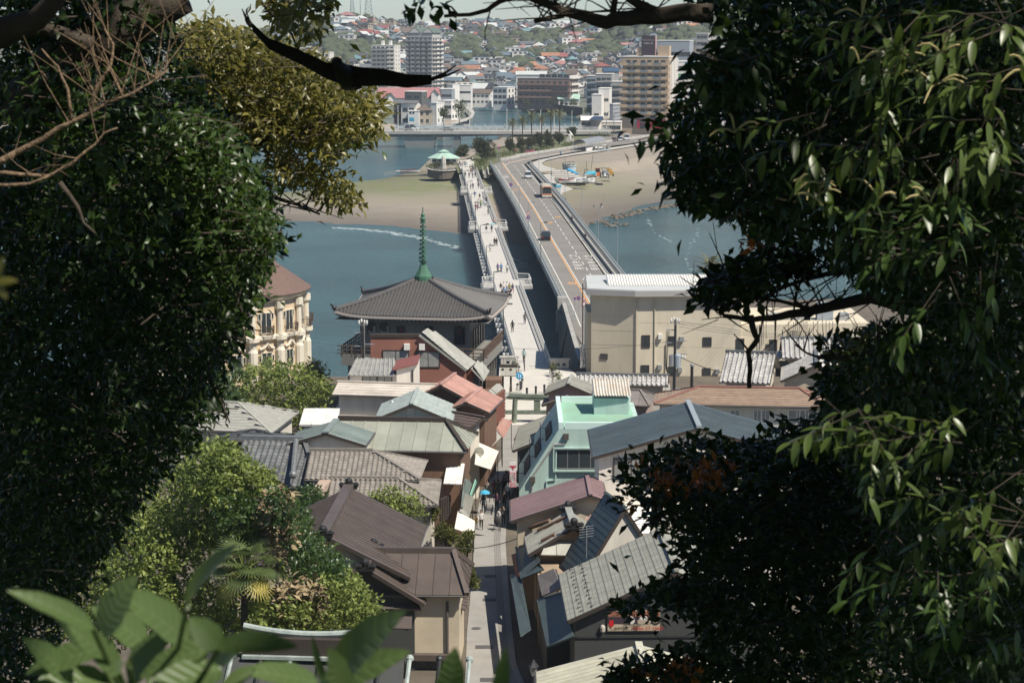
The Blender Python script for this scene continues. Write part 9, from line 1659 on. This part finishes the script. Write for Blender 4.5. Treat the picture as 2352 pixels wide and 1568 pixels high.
def spray(t,c,rad,y,n,B,cat_=False,seed=0):
 r=random.Random(seed);C=atd(c,y);off=_org(t)
 for _ in range(n//8):
  a=C+Vector((r.uniform(-1,1)*rad[0],r.uniform(-.25,.25),r.uniform(-1,1)*rad[1]));d=Vector((r.uniform(-1,.3),r.uniform(-.4,.4),r.uniform(-.7,.2))).normalized();e=a+d*.26;mb=MB();mb.tube([a-d*.12,a+d*.1,e],.003,4,.0015);mb.build('twig',bark_m,t)
  for k in range(8):
   q=a+d*(.03+.03*k);ang=k*2.4+r.uniform(-.3,.3);s_=d.orthogonal().normalized();s_=Matrix.Rotation(ang,3,d)@s_;x=(d*.6+s_*.8+Vector((0,0,-.45))).normalized();up=Vector((r.uniform(-.3,.3),-.2,1));yv=up.cross(x).normalized();zv=x.cross(yv);sc=r.uniform(.75,1.15);p=q-off
   link('leaf',B[r.randrange(len(B))],t,M=Matrix(((x.x*sc,yv.x*sc,zv.x*sc,p.x),(x.y*sc,yv.y*sc,zv.y*sc,p.y),(x.z*sc,yv.z*sc,zv.z*sc,p.z),(0,0,0,1))))
  if cat_ and r.random()<.6:
   for k in range(3):x=Vector((r.uniform(-1,1),-.2,r.uniform(-.2,1))).normalized();mb=MB();mb.tube([e,e+x*.03+Z*.012,e+x*.06+Z*.014,e+x*.09,e+x*.115-Z*.02],[.002,.0045,.005,.0045,.002],5);mb.build('catkin',catk,t)
for i,(c,rad,n,ct)in enumerate((((2180,80),(.2,.12),64,True),((2290,130),(.15,.2),48,True),((2150,200),(.22,.16),64,False),((2300,250),(.12,.2),56,False),((1850,300),(.08,.06),24,True),((1960,330),(.2,.07),40,True),((2060,370),(.2,.08),40,True),((1990,970),(.18,.08),56,False),((2080,1010),(.16,.09),56,False),((2230,1170),(.16,.1),56,False),((2310,1210),(.1,.1),40,False))):spray(tr,c,rad,7.9+.1*i%.4,n,BLD,ct,i)
for i,(c,rad,n)in enumerate((((2110,1290),(.2,.1),48),((2250,1380),(.2,.15),56),((2080,480),(.2,.12),48),((2250,480),(.2,.2),56),((2000,130),(.2,.15),48),((2180,640),(.2,.12),40))):spray(tr,c,rad,8.3,n,BLK,False,40+i)
for pts,r0,r1 in(([(2352+300,160),(2352,150),(2100,185),(1800,200),(1500,228),(1400,272),(1250,235),(1050,175),(880,140),(760,70),(640,30),(480,-30)],.05,.016),([(1490,225),(1475,120),(1500,-30)],.02,.015),([(2000,160),(1850,90),(1650,-20)],.03,.02),([(900,185),(720,215),(550,258)],.014,.011),([(860,130),(820,60),(765,30)],.012,.012),([(740,50),(680,-10),(640,-40)],.012,.008)):P=limb(tr,pts,9.8,r0,r1,bark_m,'branch',7,zK);side_twigs(tr,P,8,.35,.005,bark_m,.2,len(pts))
P=limb(tr,[(2900,-60),(2600,-60),(2352,20),(2180,140),(1950,200),(1600,220)],9.8,.016,.008,bark_m,'branch',6,zJ);limb(tr,[(1800,220),(1700,100),(1540,40)],9.8,.007,.003,bark_m,'branch',5,zJ);limb(tr,[(2230,60),(2190,250),(2150,420),(2145,610)],9.8,.004,.002,bark_m,'branch',4,zJ);leafy(tr,[zJ(1080,60),zJ(1250,-60),zJ(1500,0),zJ(1640,170),zJ(1540,260),zJ(1180,210)],9.6,10,14,6,.07,lf_dark,31,.1,.5,0,1.9,False)
tm=thing('magnolia_tree','broad leathery leaved tree with reddish new leaves at lower right','tree',(4.2,17,28));mb=MB();mb.tube([(5.2,17,27),(4.8,17,33),(3.6,17,37)],.24,8,.1);mb.build('trunk',bark_m,tm)
PM=[(1390,1110),(1470,1060),(1540,1030),(1640,1000),(1700,1030),(1790,980),(1860,960),(1960,880),(2060,900),(2060,1620),(1390,1600),(1420,1550),(1520,1510),(1600,1450),(1560,1400),(1420,1440),(1400,1400),(1500,1340),(1560,1300),(1540,1240),(1480,1190),(1430,1160)]
leafy(tm,PM,15,18.5,1150,13,.11,lf_mag,41,.24,-.05,200,2.1,holes=.32);leafy(tm,[(1560,1080),(2060,940),(2060,1620),(1650,1560),(1580,1330)],18,20,420,14,.14,lf_mag,42,.3,0,0,2.0,False)
leafy(tm,[(1480,1100),(1640,1060),(1700,1090),(1640,1150),(1420,1190)],14.8,15.4,26,9,.09,lf_red,43,.09,-.6,40,2.4,False);leafy(tm,[(1390,1540),(1460,1520),(1640,1480),(1700,1568),(1390,1600)],14.5,15.4,50,12,.11,lf_mag,44,.2,-.3,0,2.2);leafy(tm,[(1400,1590),(1440,1530),(1620,1510),(1640,1590)],14.4,14.8,12,9,.09,lf_red,45,.08,-.7,20,2.4,False)
leafy(tm,[(1590,700),(1640,640),(1760,590),(1790,640),(1700,700),(1650,730)],13,14.5,85,12,.11,lf_mag,46,.2,-.1,40,2.1);leafy(tm,[(1660,620),(1800,560),(1900,590),(1860,650),(1740,660)],13.5,14.5,46,12,.11,lf_mag,47,.2,-.2,0,2.1);leafy(tm,[(1710,545),(1770,520),(1800,560),(1720,600)],13.2,13.8,9,10,.1,lf_red,48,.09,-.4,20,2.3,False);leafy(tm,[(1900,800),(1990,790),(1990,880),(1900,860)],14,15,16,10,.11,lf_olive,49,.16,-.2,20,2.2,False)
leafy(tm,[(1890,790),(2100,740),(2110,920),(1890,950)],15,17,160,13,.115,lf_mag,50,.24,0,0,2.1)
for pts,r0,r1,n_ in(([(1900,620),(1700,600),(1500,540),(1350,575),(1200,608),(1050,632),(950,655),(820,668),(690,640),(600,560)],.055,.008,26),([(1700,600),(1520,380),(1250,412),(1050,470),(860,560)],.03,.008,26),([(1180,610),(1000,560),(800,520),(700,470)],.016,.006,14),([(1600,830),(1400,860),(1250,880),(1150,850),(1080,800)],.016,.005,10)):P=limb(tm,pts,13.8,r0,r1,bark_m,'branch',7,zR3);side_twigs(tm,P,n_,.42,.008,bark_m,.3,n_)
P=limb(tm,[(835,640),(850,720),(872,775),(822,840),(832,950),(828,1042)],13.8,.024,.016,bark_m,'broken_limb',7,zR3);limb(tm,[(822,832),(780,780),(742,742)],13.8,.009,.004,bark_m,'branch',5,zR3);limb(tm,[(872,775),(888,740),(886,690)],13.8,.01,.004,bark_m,'branch',5,zR3)
cn=thing('shade_canopy','unseen leaf canopy added above the viewpoint to shade the foreground','tree',(7,-2,36));mb=MB();mb.tube([(7,-2,35),(6,0,44),(3,4,47)],.35,8,.15);mb.build('trunk',bark_m,cn);rng=np.random.default_rng(77);n=44000;P=np.column_stack([rng.uniform(-11,19,n),rng.uniform(-12,16.5,n),rng.uniform(44.6,50,n)]);P[:,2]+=np.maximum(0,P[:,1]-8)*.12  # out of view, added to keep sun off the near foliage
gap=np.ones(n,bool);sd_=np.array(_sv)  # openings along the sun direction let chosen sprays and leaves be lit
for c,rad in(((2200,120),.55),((2300,230),.35),((2130,210),.3),((2000,330),.3),((2040,990),.5),((2260,1190),.42),((500,620),.8),((570,430),.7),((330,560),.5),((1860,300),.2),((250,220),.45),((560,800),.5)):
 q=np.array(atd(c,8 if c[0]>1000 else 13));tt=(P[:,2]-q[2])/sd_[2];hit=q+sd_*tt[:,None];gap&=np.linalg.norm(P-hit,axis=1)>rad
q=np.array(atd((420,1400),3.0));tt=(P[:,2]-q[2])/sd_[2];gap&=(np.linalg.norm(P-(q+sd_*tt[:,None]),axis=1)>.55);bq=np.array(atd((170,265),9.5));tt=(P[:,2]-bq[2])/sd_[2];gap&=np.linalg.norm(P-(bq+sd_*tt[:,None]),axis=1)>.95
V,Fc=leaf_cloud(P[gap],.42,rng,.8,1.6,.1,None,.2);tag(link('foliage',np_mesh('foliage',V-np.array(_org(cn)),Fc,lf_dark),cn),kind='stuff')
t_=lf_big.node_tree;N_,Lk_=t_.nodes,t_.links;pb_=N_['Principled BSDF'];tc_=N_.new('ShaderNodeTexCoord');sx_=N_.new('ShaderNodeSeparateXYZ');Lk_.new(tc_.outputs['Object'],sx_.inputs[0])
def mth(op,a,b):
 q=N_.new('ShaderNodeMath');q.operation=op
 for i,v in enumerate((a,b)):
  if hasattr(v,'links'):Lk_.new(v,q.inputs[i])
  elif v is not None:q.inputs[i].default_value=v
 return q.outputs[0]
ay=mth('ABSOLUTE',sx_.outputs['Y'],None);vein=mth('POWER',mth('ABSOLUTE',mth('SINE',mth('MULTIPLY',mth('SUBTRACT',sx_.outputs['X'],mth('MULTIPLY',ay,.8)),26.0),None),None),9.0);vein=mth('MAXIMUM',mth('MULTIPLY',vein,.6),mth('LESS_THAN',ay,.011));mv=N_.new('ShaderNodeMix');mv.data_type='RGBA';Lk_.new(mth('MULTIPLY',vein,.28),mv.inputs[0]);Lk_.new(pb_.inputs['Base Color'].links[0].from_socket,mv.inputs[6]);mv.inputs[7].default_value=(.19,.25,.11,1);Lk_.new(mv.outputs[2],pb_.inputs['Base Color']);bpv=N_.new('ShaderNodeBump');bpv.inputs['Strength'].default_value=.4;bpv.inputs['Distance'].default_value=.004;Lk_.new(mth('SUBTRACT',1.0,vein),bpv.inputs['Height']);Lk_.new(bpv.outputs[0],pb_.inputs['Normal'])
BIG=blade_mesh(1.0,.27,lf_big,.2,14);fp=thing('broad_leaved_plant','out of focus broad leaved plant along the bottom left edge','plant',atd((350,1700),3.1));off=_org(fp)
for i,(tx,ty,bx,by,w)in enumerate(((1250,680,1100,1070,200),(110,940,545,1190,180),(740,890,600,1220,330),(780,950,1110,1280,320),(380,1090,560,1330,260),(130,1420,570,1320,240),(170,1530,620,1480,300),(1690,1240,1285,1300,220),(800,1440,1230,1300,240),(2240,1085,1960,1500,360),(2330,1300,1880,1560,280),(1280,1520,1500,1430,120),(1480,1390,1870,1520,220),(600,1060,860,1290,280),(1130,1140,1290,1300,220),(840,1560,1290,1430,320),(480,1180,700,1450,240),(950,1200,760,1500,300),(1290,1300,1180,1560,260),(200,1250,420,1500,220),(1820,1260,1930,1560,70),(690,1330,760,1420,90),(2000,1350,2000,1640,260))):
 y_=2.7+.11*(i%7);a,b=atd(zB2(bx,by),y_),atd(zB2(tx,ty),y_-.12+.05*(i%3));x=b-a;L=x.length;x.normalize();up=Vector((.35*math.sin(i*2.1),-.75,.75));yv=up.cross(x).normalized();zv=x.cross(yv);sw=w/1.47/1.7415/KPX*y_/.54;p=a-off;link('leaf',BIG,fp,M=Matrix(((x.x*L,yv.x*sw,zv.x*L,p.x),(x.y*L,yv.y*sw,zv.y*L,p.y),(x.z*L,yv.z*sw,zv.z*L,p.z),(0,0,0,1))));mb=MB();mb.tube([a,a.lerp(atd((350,1640),3.2),.35)-Z*.03,atd((330+i*9,1700),3.15)],.004,5);mb.build('stalk',lf_big,fp)
a,b=atd(zF(1300,1640),2.9),atd(zF(1355,1270),2.85);x=(b-a);L=x.length;x.normalize();yv=Vector((.1,-.8,.6)).cross(x).normalized();zv=x.cross(yv)
for dx,s_ in((0,.42),(.075,.25)):p=a+Vector((dx,0,-.02))-off;link('leaf',BIG,fp,M=Matrix(((x.x*L,yv.x*L*s_*2.4,zv.x*L,p.x),(x.y*L,yv.y*L*s_*2.4,zv.y*L,p.y),(x.z*L,yv.z*L*s_*2.4,zv.z*L,p.z),(0,0,0,1))))
ys_p=thing('yellow_sprig','blurred yellow green sprig at the left edge','plant',atd((-20,660),2.6));o2=_org(ys_p)
for q0,q1 in(((-20,650),(45,640)),((-10,640),(8,585)),((-10,650),(20,690))):a,b=atd(q0,2.6),atd(q1,2.6);x=b-a;L=x.length;x.normalize();yv=Vector((0,-.7,.7)).cross(x).normalized();zv=x.cross(yv);p=a-o2;m_=link('leaf',BLD[0],ys_p,M=Matrix(((x.x*L*9,yv.x*L*12,zv.x*L*9,p.x),(x.y*L*9,yv.y*L*12,zv.y*L*9,p.y),(x.z*L*9,yv.z*L*12,zv.z*L*9,p.z),(0,0,0,1))));m_.material_slots[0].link='OBJECT';m_.material_slots[0].material=lf_olive
HS='shrubs on the slope at lower left'
def shrub(label,poly,y0,y1,n,m,seed,size=.3,single=0,name='hill_shrub',k=10,cr=.5):c=np.array(poly).mean(0);b=atd((c[0],max(p[1]for p in poly)),(y0+y1)/2);t=thing(name,label,'shrub',(b.x,b.y,b.z-1),HS);leafy(t,poly,y0,y1,n,k,size,m,seed,cr,0.0,single,1.9,False,.1);mb=MB();mb.tube([b-Z*1.5,b+Z*1.5],.1,5);mb.build('stem',bark_m,t)
for i,(lab,poly,m_)in enumerate((('bright shrub below the smoky tiled roof',[(500,1000),(560,1050),(640,1100),(650,1150),(560,1140),(480,1080)],lf_hill),('dense shrub at the upper left of the slope',[(420,1040),(500,1000),(560,1120),(500,1180),(400,1140)],lf_hill),('shrub touching the left eave of the brown roof',[(620,1110),(690,1160),(712,1210),(660,1230),(600,1170)],lf_mid),('shrub left of the fan palm',[(330,1150),(480,1140),(500,1260),(400,1300),(290,1240)],lf_hill),('leafy bush above the fan palm',[(480,1130),(600,1140),(650,1230),(560,1260),(480,1230)],lf_mid),('pale bamboo grass at the left of the slope',[(230,1230),(340,1190),(420,1290),(400,1400),(230,1380)],lf_hill),('bush between the fan palm and the brown roof',[(640,1230),(720,1230),(800,1300),(790,1350),(680,1330)],lf_mid),('tree of small leaves beside the skirt roof',[(720,1320),(820,1320),(875,1400),(880,1450),(760,1450),(700,1390)],lf_hill),('low bush under the dry vines',[(560,1380),(720,1380),(760,1455),(560,1460)],lf_hill),('undergrowth behind the big front leaves',[(180,1330),(480,1330),(580,1400),(560,1470),(180,1480)],lf_hill))):shrub(lab,poly,103-i%3*2,112,420,m_,60+i)
shrub('continuous green undergrowth covering the slope at lower left',[(60,1250),(300,1130),(420,1060),(520,1010),(640,1110),(700,1180),(720,1240),(800,1310),(870,1410),(880,1460),(60,1500)],112.5,116,1500,lf_hill,79,.34,0,'hill_shrub',10,.7)
shrub('tangle of dry tan vines on the slope',[(600,1140),(650,1120),(690,1190),(640,1290),(600,1250)],101,103,130,lf_dry,80,.5,0,'dry_vine',9,.45);shrub('lower tangle of dry tan vines',[(640,1340),(740,1340),(750,1420),(650,1430)],101,103,110,lf_dry,81,.5,0,'dry_vine',9,.45)
shrub('leafy garden tree between the tiled roof and the brown roof',[(830,1150),(880,1115),(960,1140),(985,1190),(900,1180)],150,153,200,lf_hill,82,.3,0,'garden_shrub');shrub('dark bush in the gap left of the tiled roof',[(670,1130),(740,1110),(760,1170),(690,1180)],148,152,130,lf_mid,83,.3,0,'garden_shrub')
shrub('broad green tree below the curved hotel',[(540,850),(620,825),(690,840),(760,880),(775,910),(720,960),(690,1000),(600,960),(520,920)],206,222,520,lf_hill,84,.5,0,'waterside_tree',12,.8);shrub('yellow green tree at the water edge by the railing',[(690,835),(735,830),(745,870),(700,880)],224,228,90,lf_olive,85,.5,0,'waterside_tree',12,.7);shrub('dark tree mass at the left of the curved hotel',[(480,860),(560,850),(560,940),(480,930)],200,215,200,lf_mid,86,.5,0,'waterside_tree',12,.8)
fanp=thing('fan_palm','fan palm with yellowing lower fronds on the slope','palm tree',atd((560,1400),99));c=atd((560,1310),99);mb=MB();mb.tube([_org(fanp)-Z*2,c],.2,7,.16);mb.build('trunk',bark_m,fanp);fg=[leafmat('fan_green',(.05,.075,.025),(.11,.145,.05),.4,.2),leafmat('fan_yellow',(.26,.22,.04),(.42,.34,.06),.5,.2)];FM=[]
for m_ in fg:
 V,F=[(0,0,0)],[]
 for k in range(17):a=R(-85+170*k/16);d=(math.cos(a),math.sin(a));e=(-d[1]*.05,d[0]*.05);i=len(V);V+=[(d[0]*.5+e[0],d[1]*.5+e[1],.02),(d[0]*1.2,d[1]*1.2,-.12),(d[0]*.5-e[0],d[1]*.5-e[1],.02)];F+=[(0,i,i+2),(i,i+1,i+2)]
 me=bpy.data.meshes.new('frond');me.from_pydata(V,[],F);me.materials.append(m_);FM.append(me)
for k in range(22):az,el=k*2.4,R(70-110*k/22);d=Vector((math.cos(az)*math.cos(el),math.sin(az)*math.cos(el),math.sin(el)));e=c+d*1.1;mb=MB();mb.tube([c,e],.03,4);mb.build('stalk',lf_hill,fanp);link('frond',FM[k>17],fanp,M=Matrix.Translation(e-_org(fanp))@Matrix.Rotation(az,4,'Z')@Matrix.Rotation(-el+.5,4,'Y'))
for i,(x0,x1,y0,y1,yy,lab)in enumerate(((985,1065,1190,1260,152,'upper left pad of the trained pine beside the street'),(1040,1092,1215,1270,150,'trained pine pad over the cream awning'),(1000,1075,1255,1310,147,'middle pad of the trained pine beside the street'),(1055,1100,1290,1365,143,'lowest pad of the trained pine over the street edge'),(955,1010,1150,1210,154,'pine pad before the lower tiled roof'))):
 a,b=atd((x0,y0),yy),atd((x1,y1),yy);c=(a+b)/2;tree('trained_pine',lab,'pine tree',(c.x-.3,yy,0),rlobes(c,b.x-a.x,(a.z-b.z)*.8,5,i,2.2),420,leafmat('pine_fresh',(.05,.065,.016),(.16,.16,.04),.6,.15,scale=.9)if i==0 else bpy.data.materials['pine_fresh'],.3,90+i,'pines beside the shopping street',.14,True)
q=at((1640,640),0);palm('cabbage palm behind the cream building',(rxy(1640)*262,262,0),zat(612,262),.25,26,1.1,None,None)
bd=thing('kite_bird','dark kite bird gliding with spread wings at the upper left','bird',atd(zJ(300,1000),14));kb=mat('kite_feathers',(.022,.018,.015),.8,.2,10);y_=14.0;mb=MB();mb.sm=True
b0,b1=atd(zJ(215,930),y_-.12),atd(zJ(340,1130),y_+.15);bm_=MB();bm_.sm=True;bm_.tube([b0+(b0-b1)*.5,b0,b0.lerp(b1,.5),b1,b1+(b1-b0)*.25],[.012,.05,.075,.05,.02],9);bm_.ball(b0+(b0-b1)*.42,.04,8,6);body=bm_.build('body',kb,bd)
def wing(pts,wd):
 A=[atd(zJ(*p),y_)for p in pts];mb=MB();V,F=[],[]
 for p,w in zip(A,wd):V+=[p+Vector((0,-.02,.02)),p+Vector((0,.03,-w*.5)),p+Vector((0,.05,-w))]
 k=len(A)
 for i in range(k-1):F+=[(3*i,3*i+3,3*i+4,3*i+1),(3*i+1,3*i+4,3*i+5,3*i+2)]
 V2=[v+Vector((0,.014,.012))for v in V];n_=len(V);mb.add(V+V2,F+[tuple(q+n_ for q in reversed(f))for f in F]);mb.build('wing',kb,bd);return A
A1=wing([(250,900)]+[((x/1.68-1300)*3.36,y/1.68*3.36)for x,y in((2200,455),(2000,360),(1800,285),(1690,180))],(.13,.085,.07,.05,.03));A2=wing([(300,930),(500,970),(800,990),(1100,1060),(1430,1070)],(.13,.1,.085,.065,.035))
for(b,pts)in((A1[-1],[((x/1.68-1300)*3.36,y/1.68*3.36)for x,y in((1625,60),(1660,90),(1645,130))]),(A2[-1],((1640,980),(1760,880),(1830,930)))):
 for p in pts:e=atd(zJ(*p),y_);mb=MB();mb.tube([b,b.lerp(e,.6)-Z*.01,e],[.014,.01,.003],5);mb.build('flight_feather',kb,bd)
ta=atd(zJ(330,1110),y_+.15);mb=MB();tp=[atd(zJ(*p),y_+.28)for p in((210,1200),(340,1215),(430,1210),(505,1185))];mb.add([ta+Vector((-.05,0,0)),ta+Vector((.05,0,0))]+tp+[q+Vector((0,.012,.012))for q in[ta+Vector((-.05,0,0)),ta+Vector((.05,0,0))]+tp],[(0,2,3,1),(1,3,4),(1,4,5),(7,9,8,6),(7,10,9),(7,11,10)]);mb.build('tail',kb,bd)
